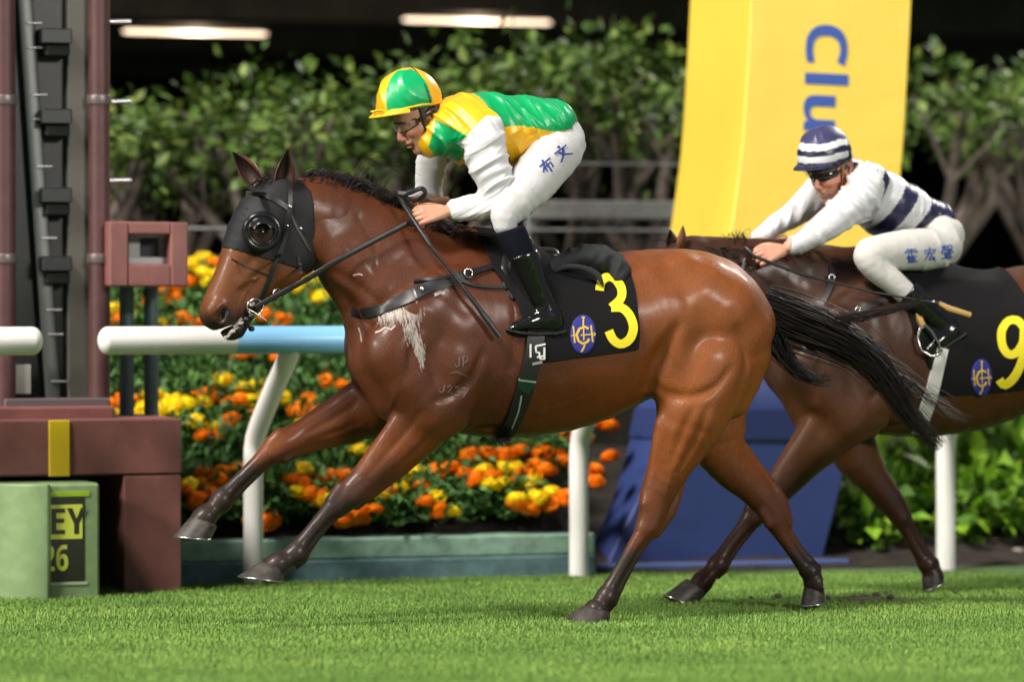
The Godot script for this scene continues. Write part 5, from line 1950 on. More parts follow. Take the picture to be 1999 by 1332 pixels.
	var right := [[1975, 545], [2000, 580], [2018, 630], [2030, 680], [2036, 720], [2036, 752]]
	var L := []
	var R := []
	for k in 6:
		L.append(drape(f, h2, left[k][0], left[k][1], 0.0))
		R.append(drape(f, h2, right[k][0], right[k][1], 0.0))
	var g := cloth_field(f, 0.012, 40.0, L[0].x - 0.1, R[5].x + 0.1)
	cloth_net(b, g, L, R)
	var cl := part("number_cloth", b.mesh(), cloth_black, n)
	number_marks(g, h2, cl, [[[1998, 640], [1984, 626], [1966, 628], [1954, 648], [1956, 676], [1968, 692], [1984, 688], [1996, 668], [1998, 640]], [[1998, 640], [1998, 680], [1992, 710], [1978, 738], [1960, 752], [1950, 742]]], 16.0, Vector2(1915, 737), Vector2(20, 36), 0.003)
	# saddle, girth, straps
	g = Field.new(at(h2, 1700, 640, 0) - Vector3(0, 0, 0.36), at(h2, 1900, 500, 0) + Vector3(0, 0, 0.36), 0.010)
	g.chain(chain_px(h2, S, [[1735, 545, 0, 16, 1.6], [1780, 546, 0, 14, 2.4], [1840, 548, 0, 16, 2.8], [1862, 545, 0, 12, 4.0]]), 0.02, 2)
	for sd in [1.0, -1.0]:
		g.chain(chain_px(h2, S, [[1740, 560, 0.13 * sd, 15, 0.9], [1742, 590, 0.19 * sd, 12, 0.7], [1765, 640, 0.235 * sd, 10, 0.5]]), 0.02, 2)
	part("saddle", net_mesh(g.net(1)), wood_tan, n)
	b = Build.new()
	strap(b, f, h2, [[1838, 680], [1826, 730], [1816, 770], [1800, 815], [1790, 845]], [22.0, 26.0], 0.014, 10.0)
	part("girth", b.mesh(), mat(lin(0.55, 0.55, 0.54), 0.7), n)
	b = Build.new()
	strap(b, f, h2, [[1622, 520], [1623, 545], [1612, 580], [1590, 612], [1560, 650]], 11.0, 0.008, 9.0)
	strap(b, f, h2, [[1590, 655], [1640, 620], [1690, 600], [1745, 578]], 9.0, 0.008, 9.0)
	part("breast_strap", b.mesh(), leather, n)
	b = Build.new()
	ring_px(b, drape(f, h2, 1622, 545, 0.012), Vector3(0.1, 0.2, 1).normalized(), 0.014, 0.004, 14)
	part("buckle", b.mesh(), steel, n)
	b = Build.new()
	ring_px(b, drape(f, h2, 1672, 606, 0.012), Vector3(0.1, 0.2, 1).normalized(), 0.011, 0.003, 14)
	part("buckle", b.mesh(), steel, n)
	b = Build.new()
	band_px(b, h2, [[1455, 512, 0.12], [1440, 545, 0.13], [1400, 580, 0.13], [1330, 630, 0.12], [1268, 660, 0.09]], 0.012, 0.3)
	band_px(b, h2, [[1455, 500, -0.1], [1400, 540, -0.12], [1268, 655, -0.09]], 0.012, 0.3)
	band_px(b, h2, [[1452, 508, 0.12], [1462, 520, 0.05], [1460, 505, -0.1]], 0.011, 0.3)
	part("rein", b.mesh(), leather, n)
	b = Build.new()
	strap(b, f, h2, [[1336, 486], [1326, 540], [1300, 600], [1262, 652]], 9.0, 0.006, 9.0)
	strap(b, f, h2, [[1330, 520], [1300, 512], [1285, 520]], 9.0, 0.006, 9.0)
	part("bridle", b.mesh(), leather, n)
	# mane and tail
	b = Build.new()
	for k in 420:
		var t := rng.randf()
		var x := lerpf(1350, 1690, t)
		var y := 470.0 + 40.0 * t * t + 8.0 * sin(t * 9.0)
		var dx := rng.randf_range(25, 60)
		hair(b, h2, [[x, y + 18, rng.randf_range(-0.02, 0.04)], [x + dx * 0.4, y + 10, 0.05], [x + dx, y + rng.randf_range(22, 50), 0.09]], [4, 6, 9], 1, 0.0036, 4.0, 0.03)
	for k in 24:
		var x := rng.randf_range(1425, 1470)
		hair(b, h2, [[x, 486, 0.02], [x - 8, 462, 0.02], [x - 5 + rng.randf_range(-18, 12), 445 + rng.randf_range(-6, 16), 0.02]], [4, 8, 9], 2, 0.0022, 5.0, 0.04)
	for k in 12:
		var x := rng.randf_range(1330, 1400)
		hair(b, h2, [[x, 486, 0], [x - 30, 472, 0.0], [x - rng.randf_range(80, 170), 468 + rng.randf_range(-6, 6), 0.0]], [3, 4, 8], 2, 0.0016, 4.0, 0.03)
	part("mane", b.mesh(true), hair_mat, n)
	b = Build.new()
	hair(b, h2, [[2248, 610, 0], [2310, 640, 0], [2400, 690, 0], [2470, 780, 0]], [24, 34, 36, 28], 160, 0.0036, 8.0, 0.06)
	part("tail", b.mesh(true), hair_mat, n)

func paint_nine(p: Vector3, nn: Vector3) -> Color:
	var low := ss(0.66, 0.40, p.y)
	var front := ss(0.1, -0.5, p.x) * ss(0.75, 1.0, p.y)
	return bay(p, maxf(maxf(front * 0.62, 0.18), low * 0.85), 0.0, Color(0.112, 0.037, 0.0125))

func build_rider_nine() -> void:
	var n := thing("person", "jockey in white and navy hooped silks reaching forward on the horse with cloth number 9", "person", h2)
	var S := 443.0
	var f := Field.new(at(h2, 1455, 520, 0) - Vector3(0, 0, 0.33), at(h2, 1875, 290, 0) + Vector3(0, 0, 0.33), 0.0068)
	var c := func(rows: Array, k: float, sub := 1, mode := 0) -> void: f.chain(chain_px(h2, S, rows), k, sub, mode)
	c.call([[1662, 376, 0, 36, 1.2], [1688, 378, 0, 58, 1.15], [1732, 400, 0, 60, 1.2], [1790, 418, 0, 42, 1.4], [1826, 428, 0, 36, 1.5]], 0.03, 3)
	c.call([[1700, 352, 0.12, 34, 1.0], [1684, 380, 0.17, 38, 0.9], [1652, 410, 0.20, 36, 0.9], [1614, 440, 0.195, 32, 0.95], [1578, 464, 0.175, 27, 1.0], [1548, 481, 0.15, 20, 1.0]], 0.03, 3)
	c.call([[1660, 345, -0.13, 36, 1.0], [1598, 374, -0.17, 32, 0.95], [1548, 418, -0.17, 27, 0.95], [1500, 448, -0.16, 20, 1.0], [1478, 464, -0.15, 16, 1.0]], 0.03, 3)
	var px := func(x: float, y: float) -> Vector2:
		var p := at(h2, x, y, 0.17)
		return Vector2(p.x, p.y)
	var sleeve := PackedVector2Array([px.call(1694, 306), px.call(1714, 340), px.call(1722, 372), px.call(1700, 425), px.call(1560, 520), px.call(1440, 520), px.call(1560, 400), px.call(1650, 330)])
	var a0: Vector2 = px.call(1690, 380)
	var a1: Vector2 = px.call(1835, 418)
	var ax := (a1 - a0).normalized()
	var ln := (a1 - a0).length()
	var paint := func(p: Vector3, nn: Vector3) -> Color:
		var white := Color(0.58, 0.59, 0.62)
		var navy := Color(0.016, 0.018, 0.055)
		var q := Vector2(p.x, p.y)
		if p.z > 0.1 and Geometry2D.is_point_in_polygon(q, sleeve): return white
		if p.z < -0.09 and q.x < a0.x + 0.02: return white
		var u := (q - a0).dot(ax) / ln + (q - a0).cross(ax) * 1.15
		if u < 0.04: return white if q.y > px.call(1700, 400).y or u > -0.06 else navy
		if u < 0.20: return navy
		if u < 0.44: return white
		if u < 0.66: return navy
		if u < 0.88: return white
		return navy
	part("silk_jacket", net_mesh(f.net(1), paint, func(p: Vector3, nn: Vector3) -> float:
		if p.z > 0.1 and Geometry2D.is_point_in_polygon(Vector2(p.x, p.y), sleeve):
			return 0.026 * fold(p + Vector3(3.1, 1.3, 2.2), Vector3(0.7, 0.7, 0.1).normalized(), 560.0) - 0.010
		return 0.018 * fold(p + Vector3(3.1, 1.3, 2.2), Vector3(0.95, -0.3, 0).normalized(), 460.0) - 0.006), satin, n)
	var g := Field.new(at(h2, 1605, 610, 0) - Vector3(0, 0, 0.36), at(h2, 1925, 390, 0) + Vector3(0, 0, 0.36), 0.0068)
	c = func(rows: Array, k: float, sub := 1, mode := 0) -> void: g.chain(chain_px(h2, S, rows), k, sub, mode)
	c.call([[1815, 440, 0, 34, 1.5], [1835, 460, 0, 44, 1.4]], 0.02)
	for sd in [1.0, -1.0]:
		c.call([[1834, 466, 0.085 * sd, 47, 0.95], [1828, 486, 0.13 * sd, 45, 0.9], [1770, 488, 0.20 * sd, 41, 0.85], [1716, 494, 0.25 * sd, 36, 0.85], [1697, 500, 0.265 * sd, 33, 0.85], [1714, 526, 0.27 * sd, 28, 0.9], [1742, 550, 0.275 * sd, 25, 0.9], [1764, 570, 0.278 * sd, 23, 0.85]], 0.03, 3)
	var thigh := Vector3(0.6, 0.8, 0).normalized()
	part("breeches", net_mesh(g.net(1), func(p: Vector3, _n: Vector3) -> Color: return Color(0.54, 0.53, 0.51), func(p: Vector3, _n: Vector3) -> float:
		var kn := ss(0.20, 0.05, (p - at(h2, 1845, 500, 0.15)).length())
		return (0.003 + 0.013 * kn) * (fold(p, thigh, 330.0) - 1.0)), breech_mat, n)
	var b := Build.new()
	glyph(b, g, h2, [[[0.15, 0.03], [0.85, 0.03]], [[0.06, 0.18], [0.94, 0.18], [0.92, 0.32]], [[0.06, 0.18], [0.04, 0.34]], [[0.5, 0.03], [0.5, 0.42]], [[0.24, 0.28], [0.33, 0.3]], [[0.68, 0.28], [0.77, 0.3]], [[0.34, 0.44], [0.12, 0.70]], [[0.26, 0.6], [0.26, 1.02]], [[0.26, 0.58], [0.86, 0.56]], [[0.26, 0.72], [0.8, 0.70]], [[0.26, 0.85], [0.8, 0.83]], [[0.26, 1.0], [0.92, 0.98]], [[0.56, 0.46], [0.56, 0.98]]], Vector2(1779, 499), 26, -0.06, 2.0)
	glyph(b, g, h2, [[[0.48, 0.0], [0.53, 0.12]], [[0.1, 0.22], [0.9, 0.18], [0.86, 0.32]], [[0.1, 0.22], [0.07, 0.36]], [[0.15, 0.46], [0.88, 0.42]], [[0.46, 0.28], [0.36, 0.56], [0.06, 0.96]], [[0.62, 0.56], [0.40, 0.92], [0.82, 0.86]], [[0.72, 0.7], [0.88, 1.0]]], Vector2(1815, 496), 26, -0.06, 2.2)
	glyph(b, g, h2, [[[0.05, 0.1], [0.5, 0.08]], [[0.28, 0.0], [0.28, 0.2]], [[0.1, 0.2], [0.46, 0.2]], [[0.12, 0.3], [0.48, 0.29], [0.48, 0.44], [0.12, 0.45]], [[0.12, 0.3], [0.04, 0.58]], [[0.62, 0.05], [0.57, 0.26]], [[0.62, 0.05], [0.85, 0.05], [0.85, 0.22], [0.97, 0.24]], [[0.58, 0.33], [0.88, 0.33], [0.62, 0.55]], [[0.62, 0.37], [0.93, 0.55]], [[0.1, 0.62], [0.92, 0.60]], [[0.3, 0.62], [0.3, 0.98]], [[0.7, 0.6], [0.7, 1.1]], [[0.3, 0.74], [0.7, 0.73]], [[0.3, 0.85], [0.7, 0.84]], [[0.08, 1.0], [0.9, 0.95]]], Vector2(1849, 491), 26, -0.1, 1.9)
	part("printed_name", b.mesh(), mat(lin(0.03, 0.10, 0.40), 0.8), n)
	for sd in [1.0, -1.0]:
		var o := Field.new(at(h2, 1725, 705, 0.27 * sd) - Vector3(0, 0, 0.13), at(h2, 1895, 515, 0.27 * sd) + Vector3(0, 0, 0.13), 0.0065)
		o.chain(chain_px(h2, S, [[1730, 526, 0.28 * sd, 30, 0.85], [1748, 544, 0.28 * sd, 29, 0.85], [1776, 574, 0.28 * sd, 26, 0.85], [1804, 602, 0.275 * sd, 24, 0.85], [1832, 626, 0.27 * sd, 22, 0.8], [1852, 642, 0.27 * sd, 21, 0.75]]), 0.01, 3)
		o.chain(chain_px(h2, S, [[1856, 648, 0.27 * sd, 18, 0.8], [1836, 660, 0.27 * sd, 17, 0.9], [1818, 674, 0.27 * sd, 12, 1.3], [1806, 683, 0.27 * sd, 8, 1.5]]), 0.02, 2)
		hood_edge(o, h2, Vector2(1722, 560), Vector2(1762, 520), Vector2(1820, 620))
		var boot := part("boot", net_mesh(o.net(1), null, func(p: Vector3, _n: Vector3) -> float: return 0.016 * fold(p, Vector3(0.7, -0.7, 0).normalized(), 420.0) - 0.006), patent, n)
		b = Build.new()
		var sole := []
		for q in [[1880, 652, 13], [1862, 664, 13], [1842, 678, 12], [1824, 690, 13], [1810, 696, 8], [1802, 694, 3]]:
			var p := at(h2, q[0], q[1], 0.27 * sd)
			var w: float = q[2] / S
			sole.append([p + Vector3(0.002, 0.007, w), p + Vector3(0.002, 0.007, -w), p + Vector3(-0.002, -0.006, -w), p + Vector3(-0.002, -0.006, w)])
		b.skin(sole)
		part("sole", b.mesh(), leather, boot)
		b = Build.new()
		var ring := []
		for q in [[1796, 640], [1790, 660], [1797, 684], [1818, 696], [1834, 692], [1832, 672], [1818, 648], [1806, 636], [1796, 640]]:
			ring.append(at(h2, q[0], q[1], (0.285 + 0.03) * sd))
		b.tube(ring, 0.007, 6)
		part("stirrup_iron", b.mesh(), steel, n)
		b = Build.new()
		strap(b, h2_body, h2, [[1782, 600], [1790, 625], [1798, 642]], 9.0, 0.03, 8.0)
		if sd > 0: part("stirrup_leather", b.mesh(), wood_tan, n)
	# head, hands and the body under the clothes
	var hd := Transform3D(Basis(Vector3.UP, 0.52) * Basis(Vector3.BACK, 0.30), at(h2, 1621, 334, 0.03))
	var hn := head_net(true)
	var list := [[moved(hn, hd), colours(hn, func(p: Vector3) -> Color:
		var col: Color = paint_face(p)
		if absf(p.y + 0.077) < 0.0062 and p.x < -0.078 and absf(p.z) < 0.024: return Color(0.62, 0.56, 0.48)
		return col.lerp(Color(0.62, 0.33, 0.25), 0.35))]]
	var fist := hand_net()
	list.append([moved(fist, Transform3D(Basis(Vector3.BACK, 0.28) * Basis(Vector3.RIGHT, -0.3), at(h2, 1522, 490, 0.14))), colours(fist, paint_hand)])
	list.append([moved(fist, Transform3D(Basis(Vector3.BACK, 0.2) * Basis(Vector3.RIGHT, 0.5) * Basis.from_scale(Vector3(1, 1, -1)), at(h2, 1490, 478, -0.14))), colours(fist, paint_hand)])
	var core := Field.new(at(h2, 1460, 700, 0) - Vector3(0, 0, 0.33), at(h2, 1880, 290, 0) + Vector3(0, 0, 0.33), 0.012)
	core.chain(chain_px(h2, S, [[1650, 365, 0, 28, 1.0], [1690, 378, 0, 42, 1.4], [1735, 402, 0, 42, 1.3], [1800, 425, 0, 32, 1.3], [1836, 466, 0, 34, 1.4]]), 0.03, 2)
	for sd in [1.0, -1.0]:
		core.chain(chain_px(h2, S, [[1690, 350, 0.13 * sd, 24, 1.0], [1630 if sd > 0 else 1560, 410, 0.19 * sd, 19, 1.0], [1540 if sd > 0 else 1492, 482 if sd > 0 else 462, 0.15 * sd, 13, 1.0]]), 0.02, 2)
		core.chain(chain_px(h2, S, [[1834, 470, 0.09 * sd, 34, 0.9], [1770, 488, 0.2 * sd, 28, 0.9], [1700, 500, 0.26 * sd, 20, 0.9], [1780, 578, 0.28 * sd, 15, 0.9], [1845, 640, 0.27 * sd, 13, 0.9], [1820, 672, 0.27 * sd, 9, 1.0]]), 0.02, 2)
	var cn := core.net(1)
	list.append([cn, colours(cn, func(_p: Vector3) -> Color: return Color(0.55, 0.3, 0.21))])
	part("body", joined(list), skin_mat, n)
	collar(n, [at(h2, 1664, 356, 0), (at(h2, 1634, 352, 0) - at(h2, 1664, 356, 0))], 0.085, 0.074, satin, Color(0.02, 0.022, 0.06))
	var ht := Transform3D(Basis(Vector3.UP, 0.52) * Basis(Vector3.BACK, 0.16), at(h2, 1610, 318, 0.01))
	helmet(n, ht, func(p: Vector3) -> Color:
		var y := p.y + 0.004 * sin(atan2(p.z, -p.x) * 3.0)
		if y > 0.098: return Color(0.045, 0.045, 0.115)
		if y > 0.070: return Color(0.74, 0.75, 0.78)
		if y > 0.044: return Color(0.016, 0.018, 0.05)
		if y > 0.014: return Color(0.70, 0.72, 0.75)
		return Color(0.03, 0.03, 0.08), Color(0.022, 0.022, 0.06), Color(0.01, 0.01, 0.02), Color(0.03, 0.03, 0.08), Color(0.012, 0.012, 0.016))
	chin_strap(n, hd, mat(lin(0.30, 0.11, 0.02), 0.6), mat(lin(0.4, 0.02, 0.02), 0.4))
	goggles(n, hd, mat(lin(0.012, 0.011, 0.010), 0.05), mat(lin(0.01, 0.01, 0.01), 0.25))
	goggles(n, hd * Transform3D(Basis.from_scale(Vector3.ONE * 1.1), Vector3(0.0, 0.03, 0)), mat(lin(0.02, 0.017, 0.012), 0.08), mat(lin(0.01, 0.01, 0.01), 0.25))
	var w := thing("whip", "whip with tan flap sticking out behind the boot of the jockey in white and navy", "whip", h2)
	b = Build.new()
	b.tube([at(h2, 1452, 484, 0.15), at(h2, 1470, 500, 0.165), at(h2, 1560, 535, 0.26), at(h2, 1700, 570, 0.335), at(h2, 1838, 594, 0.36)], [0.009, 0.008, 0.006, 0.005, 0.005], 8)
	part("shaft", b.mesh(), leather, w)
	b = Build.new()
	b.tube([at(h2, 1832, 592, 0.36), at(h2, 1850, 602, 0.365), at(h2, 1894, 616, 0.37)], [0.008, 0.013, 0.012], 8, Vector3(0, 0, 1), 0.4)
	part("flap", b.mesh(), wood_tan, w)
# ------------------------------------------------------------------ the place
var rail_frame: Transform3D

func build_ground() -> void:
	var b := Build.new()
	b.quad(Vector3(-200, 0, 60), Vector3(200, 0, 60), Vector3(200, 0, -300), Vector3(-200, 0, -300))
	structure("ground", b.mesh(), mottle(mat(lin(0.075, 0.16, 0.03), 0.95), 0.6, 1.0, 0.02, Vector3(0.5, 0.5, 0.5), 9, true))
	# turf: tufts of blades; the near field of the track
	var r := RandomNumberGenerator.new()
	r.seed = 21
	b = Build.new()
	for k in 15:
		var a := r.randf() * TAU
		var o := Vector3(r.randf_range(-0.03, 0.03), 0, r.randf_range(-0.03, 0.03))
		var hgt := r.randf_range(0.012, 0.024)
		var lean := Vector3(cos(a), 0, sin(a)) * hgt * r.randf_range(0.15, 0.75)
		var w := Vector3(-sin(a), 0, cos(a)) * 0.0022
		var tone := r.randf_range(0.75, 1.2)
		b.col = Color(0.185 * tone, 0.318 * tone, 0.075 * tone)
		var mid := o + lean * 0.35 + Vector3(0, hgt * 0.6, 0)
		b.quad(o - w, o + w, mid + w * 0.8, mid - w * 0.8)
		b.tri(mid - w * 0.8, mid + w * 0.8, o + lean + Vector3(0, hgt, 0))
	var gm := vmat(0.8, 0.2)
	gm.backlight_enabled = true
	gm.backlight = Color(0.25, 0.35, 0.1)
	var mm := MultiMesh.new()
	mm.transform_format = MultiMesh.TRANSFORM_3D
	mm.use_colors = true
	mm.mesh = b.mesh(true)
	var n := FastNoiseLite.new()
	n.seed = 5
	n.frequency = 0.9
	var list := []
	for k in 62000:
		var z := r.randf_range(-20.9, -13.0)
		var x := r.randf_range(-4.0, 4.0)
		var q := rail_frame.affine_inverse() * Vector3(x, 0, z)
		if q.z < -0.08:
			continue
		list.append(Vector3(x, 0, z))
	mm.instance_count = list.size()
	for k in list.size():
		var p: Vector3 = list[k]
		var v := n.get_noise_2d(p.x * 0.7, p.z * 1.6) + 0.5 * n.get_noise_2d(p.x * 4 + 50, p.z * 4)
		var s := r.randf_range(0.75, 1.2) * (1.0 + 0.25 * v)
		mm.set_instance_transform(k, Transform3D(Basis(Vector3.UP, r.randf() * TAU).scaled(Vector3(s, s * r.randf_range(0.8, 1.2), s)), p))
		var t := 1.0 + 0.28 * v
		mm.set_instance_color(k, Color(t * (1.0 + 0.12 * v), t, t))
	var g := MultiMeshInstance3D.new()
	g.name = "turf"
	g.multimesh = mm
	g.material_override = gm
	add_child(g)
	tag(g, "short green racecourse turf under the horses", "grass", "", "stuff")

func build_divots() -> void:
	var r := RandomNumberGenerator.new()
	r.seed = 77
	var m := mottle(bumpy(mat(lin(0.16, 0.13, 0.075), 0.95), noise_tex(0.08, 256, 4), 0.8, Vector3(4, 4, 4)), 0.5, 1.0, 0.05, Vector3(3, 3, 3), 71)
	var where := [[1690, 19.1, 0.16, "behind the second horse's forefoot"]]
	for w in where:
		var p := ground_at(w[0], w[1])
		var t := thing("turf_divot", "patch of torn turf and crumbled earth %s" % w[3], "divot", Transform3D(Basis(), p), "torn turf on the track")
		var b := Build.new()
		var rings := []
		for k in 5:
			var ring := []
			for a in 18:
				var th := TAU * a / 18
				var rr: float = w[2] * (0.05 + 0.24 * k) * (1.0 + 0.3 * sin(th * 3.0 + k) + r.randf_range(-0.12, 0.12))
				ring.append(Vector3(cos(th) * rr * 1.7, 0.028 - 0.006 * k + r.randf_range(0, 0.006), sin(th) * rr))
			rings.append(ring)
		b.skin(rings, true, false)
		part("earth", b.mesh(), m, t)
		for k in 9:
			b = Build.new()
			var s := r.randf_range(0.006, 0.02)
			ball(b, Vector3.ZERO, Vector3(s, s * 0.7, s), 4, 6)
			var o := part("clod", b.mesh(), m, t)
			o.position = Vector3(r.randfn() * w[2] * 1.6, 0.03, r.randfn() * w[2])

func build_rail() -> void:
	var fr := rail_frame
	var sets := [["white plastic running rail with light blue section, behind the galloping horses", [[192, 458, 0], [458, 1010, 1], [1010, 2500, 0]], [495, 1130, 1845, 2480]], ["short end of white running rail at the left edge of the picture", [[-500, 84, 0]], [-260]]]
	var blue := mat(lin(0.22, 0.50, 0.78), 0.35)
	for s in sets:
		var n := thing("running_rail", s[0], "rail", fr)
		for q in s[1]:
			var a := at(fr, q[0], 665, 0.62)
			var e := at(fr, q[1], 665, 0.62)
			var b := Build.new()
			var pts := []
			var rad := []
			var R := 0.062
			var open_l: bool = q == s[1][0] and q[0] > 0
			var open_r: bool = q[1] < 90
			for k in 7:
				if open_l:
					var t := k / 6.0 * PI * 0.5
					pts.append(Vector3(a.x + 0.045 * (1.0 - sin(PI * 0.5 - t) ) - 0.0, 1.13, 0.62) if false else Vector3(a.x + 0.045 * (1.0 - cos(t)), 1.13, 0.62))
					rad.append(maxf(R * sin(t), 0.003))
			if not open_l:
				pts.append(Vector3(a.x, 1.13, 0.62))
				rad.append(R)
			pts.append(Vector3((a.x + e.x) * 0.5, 1.13, 0.62))
			rad.append(R)
			if open_r:
				for k in 7:
					var t := (1.0 - k / 6.0) * PI * 0.5
					pts.append(Vector3(e.x - 0.045 * (1.0 - cos(t)), 1.13, 0.62))
					rad.append(maxf(R * sin(t), 0.003))
			else:
				pts.append(Vector3(e.x, 1.13, 0.62))
				rad.append(R)
			b.tube(pts, rad, 24)
			var o := part("rail_section", b.mesh(), blue if q[2] else white_plastic, n)
			if q[2]: tag(o, "light blue section of the rail")
		for x in s[2]:
			var p := at(fr, x, 1130, 0.0)
			var b := Build.new()
			var pts := []
			for q in [[0.0, -0.05], [0.0, 0.3], [0.0, 0.57], [0.02, 0.66], [0.10, 0.74], [0.30, 0.89], [0.48, 1.01], [0.62, 1.11]]:
				pts.append(Vector3(p.x, q[1], q[0]))
			var c := Curve3D.new()
			for k in pts.size():
				var t: Vector3 = (pts[mini(k + 1, pts.size() - 1)] - pts[maxi(k - 1, 0)]) * 0.16
				c.add_point(pts[k], -t, t)
			var sm := []
			for k in 25:
				sm.append(c.sample_baked(c.get_baked_length() * k / 24.0, true))
			b.tube(sm, 0.046, 16)
			part("post", b.mesh(), white_plastic, n)

func px_box(b: Build, fr: Transform3D, x0: float, x1: float, y0: float, y1: float, z0: float, z1: float, bevel := 0.006) -> void:
	# front face at side z1 between the px bounds, running back to side z0
	var a := at(fr, x0, y1, z1)
	var e := at(fr, x1, y0, z1)
	var my := (y0 + y1) * 0.5
	var mx := (x0 + x1) * 0.5
	b.box(Vector3(at(fr, x0, my, z1).x, maxf(at(fr, mx, y1, z1).y, -0.02), z0), Vector3(at(fr, x1, my, z1).x, at(fr, mx, y0, z1).y, z1), Transform3D(), bevel)

func build_tower() -> void:
	var fr := rail_frame
	var n := thing("finish_tower", "maroon finishing tower on an arched base, at the left edge of the picture", "tower", fr)
	var maroon := mottle(bumpy(mat(lin(0.235, 0.090, 0.080), 0.6), noise_tex(0.08, 256, 4), 0.05, Vector3(2, 2, 2)), 0.85, 1.0, 0.015, Vector3(1.2, 1.2, 1.2), 12)
	var shaded_maroon := mottle(mat(lin(0.095, 0.036, 0.038), 0.5), 0.8, 1.0, 0.015, Vector3(1.2, 1.2, 1.2), 13)  # same maroon as the base, with the columns' shade mixed into the colour
	var dark := mat(lin(0.008, 0.011, 0.012), 0.35)
	var metal := mat(lin(0.16, 0.17, 0.17), 0.45, 0.7)
	var put := func(called: String, m: Material, x0: float, x1: float, y0: float, y1: float, z0: float, z1: float, bevel := 0.006) -> MeshInstance3D:
		var b := Build.new()
		px_box(b, fr, x0, x1, y0, y1, z0, z1, bevel)
		return part(called, b.mesh(), m, n)
	put.call("base_beam", maroon, -330, 356, 820, 931, -0.35, 0.36, 0.008)
	put.call("base_leg", maroon, 243, 354.5, 929, 1175, -0.34, 0.3575, 0.004)
	put.call("base_leg", maroon, -330, -130, 930, 1175, -0.34, 0.355, 0.012)
	put.call("inner_wall", mat(lin(0.05, 0.11, 0.11), 0.6), -130, 243, 930, 1170, -0.36, -0.25, 0.004)
	put.call("yellow_stripe", mat(lin(0.72, 0.50, 0.012), 0.5), 97, 138, 821, 931, 0.30, 0.372, 0.004)
	put.call("plinth", maroon, -250, 225, 795, 822, -0.22, 0.22, 0.01)
	# columns
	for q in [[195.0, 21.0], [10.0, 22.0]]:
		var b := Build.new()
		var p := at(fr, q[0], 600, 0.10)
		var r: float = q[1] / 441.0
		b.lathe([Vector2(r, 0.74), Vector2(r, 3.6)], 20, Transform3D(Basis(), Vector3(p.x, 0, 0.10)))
		var col := part("column", b.mesh(), shaded_maroon, n)
		for y in [195.0, 505.0]:
			b = Build.new()
			var h: float = at(fr, q[0], y, 0.10).y
			b.lathe([Vector2(r * 1.02, h - 0.022), Vector2(r * 1.16, h - 0.018), Vector2(r * 1.16, h + 0.018), Vector2(r * 1.02, h + 0.022)], 20, Transform3D(Basis(), Vector3(p.x, 0, 0.10)))
			part("collar", b.mesh(), mat(lin(0.16, 0.13, 0.13), 0.4, 0.5), col)
	for y in [42.0, 198.0, 352.0]:
		var b := Build.new()
		b.tube([at(fr, 205, y, 0.10), at(fr, 256, y, 0.10)], 0.011, 8)
		part("bracket_rod", b.mesh(), mat(lin(0.5, 0.5, 0.52), 0.3, 0.8), n)
	# mirror panel between the columns
	put.call("mirror_back", dark, 20, 185, -160, 798, -0.05, 0.02, 0.004)
	put.call("side_channel", mat(lin(0.075, 0.07, 0.058), 0.5), 134, 176, -160, 798, 0.02, 0.07, 0.004)
	var b := Build.new()
	for k in 1:
		b.tube([at(fr, 40, -150, 0.06), at(fr, 105, 792, 0.06)], 0.036, 10, Vector3(0, 0, 1), 0.3)
	part("reflected_channel", b.mesh(), metal, n)  # reflection in the mirror, modelled as a solid grey bar
	for k in 14:
		var y := 45.0 + k * 70.0 - (22.0 if k % 2 else 0.0)
		if y > 780: break
		var x := 53.0 + (y - 45.0) * 0.069
		b = Build.new()
		b.tube([at(fr, x, y, 0.075), at(fr, x + 30, y, 0.075)], 0.0045, 6)
		part("reflected_rung", b.mesh(), mat(lin(0.5, 0.5, 0.5), 0.35, 0.6), n)  # tick marks of that mirror reflection, modelled as short rods
	for y in [55.0, 212.0, 366.0, 500.0]:
		var q = put.call("bracket_box", dark, 84, 142, y, y + 30, 0.02, 0.14, 0.006)
		q = put.call("bracket_box", mat(lin(0.004, 0.004, 0.004), 0.8), 92, 138, y + 30, y + 54, 0.02, 0.11, 0.006)
	put.call("sill", mat(lin(0.13, 0.10, 0.105), 0.4), 10, 215, 778, 800, 0.0, 0.16, 0.006)
	put.call("number_plate", mat(lin(0.45, 0.45, 0.42), 0.5), 4, 62, 712, 770, 0.03, 0.10, 0.004)
	# camera housing on the side
	var c := thing("camera_housing", "maroon box with a recessed square window beside the tower", "camera box", fr)
	var hput := func(called: String, m: Material, x0: float, x1: float, y0: float, y1: float, z0: float, z1: float, bevel := 0.008) -> void:
		var bb := Build.new()
		px_box(bb, fr, x0, x1, y0, y1, z0, z1, bevel)
		part(called, bb.mesh(), m, c)
	hput.call("side_panel", maroon, 214, 252, 432, 560, -0.30, 0.22)
	hput.call("side_panel", maroon, 334, 368, 434, 560, -0.30, 0.22)
	hput.call("top_panel", maroon, 251, 335, 433, 458, -0.30, 0.218)
	hput.call("bottom_panel", maroon, 251, 335, 516, 560, -0.30, 0.218)
	hput.call("back_panel", maroon, 216, 366, 436, 558, -0.33, -0.28)
	hput.call("pane", mat(lin(0.06, 0.065, 0.075), 0.12), 251, 335, 458, 517, 0.05, 0.07, 0.001)
	hput.call("window_trim", mat(lin(0.45, 0.45, 0.45), 0.4), 252, 334, 458, 464, 0.06, 0.12, 0.002)
	hput.call("window_trim", mat(lin(0.45, 0.45, 0.45), 0.4), 252, 334, 502, 516, 0.06, 0.15, 0.002)
	hput.call("window_trim", mat(lin(0.30, 0.29, 0.29), 0.4), 252, 274, 464, 502, 0.06, 0.10, 0.002)
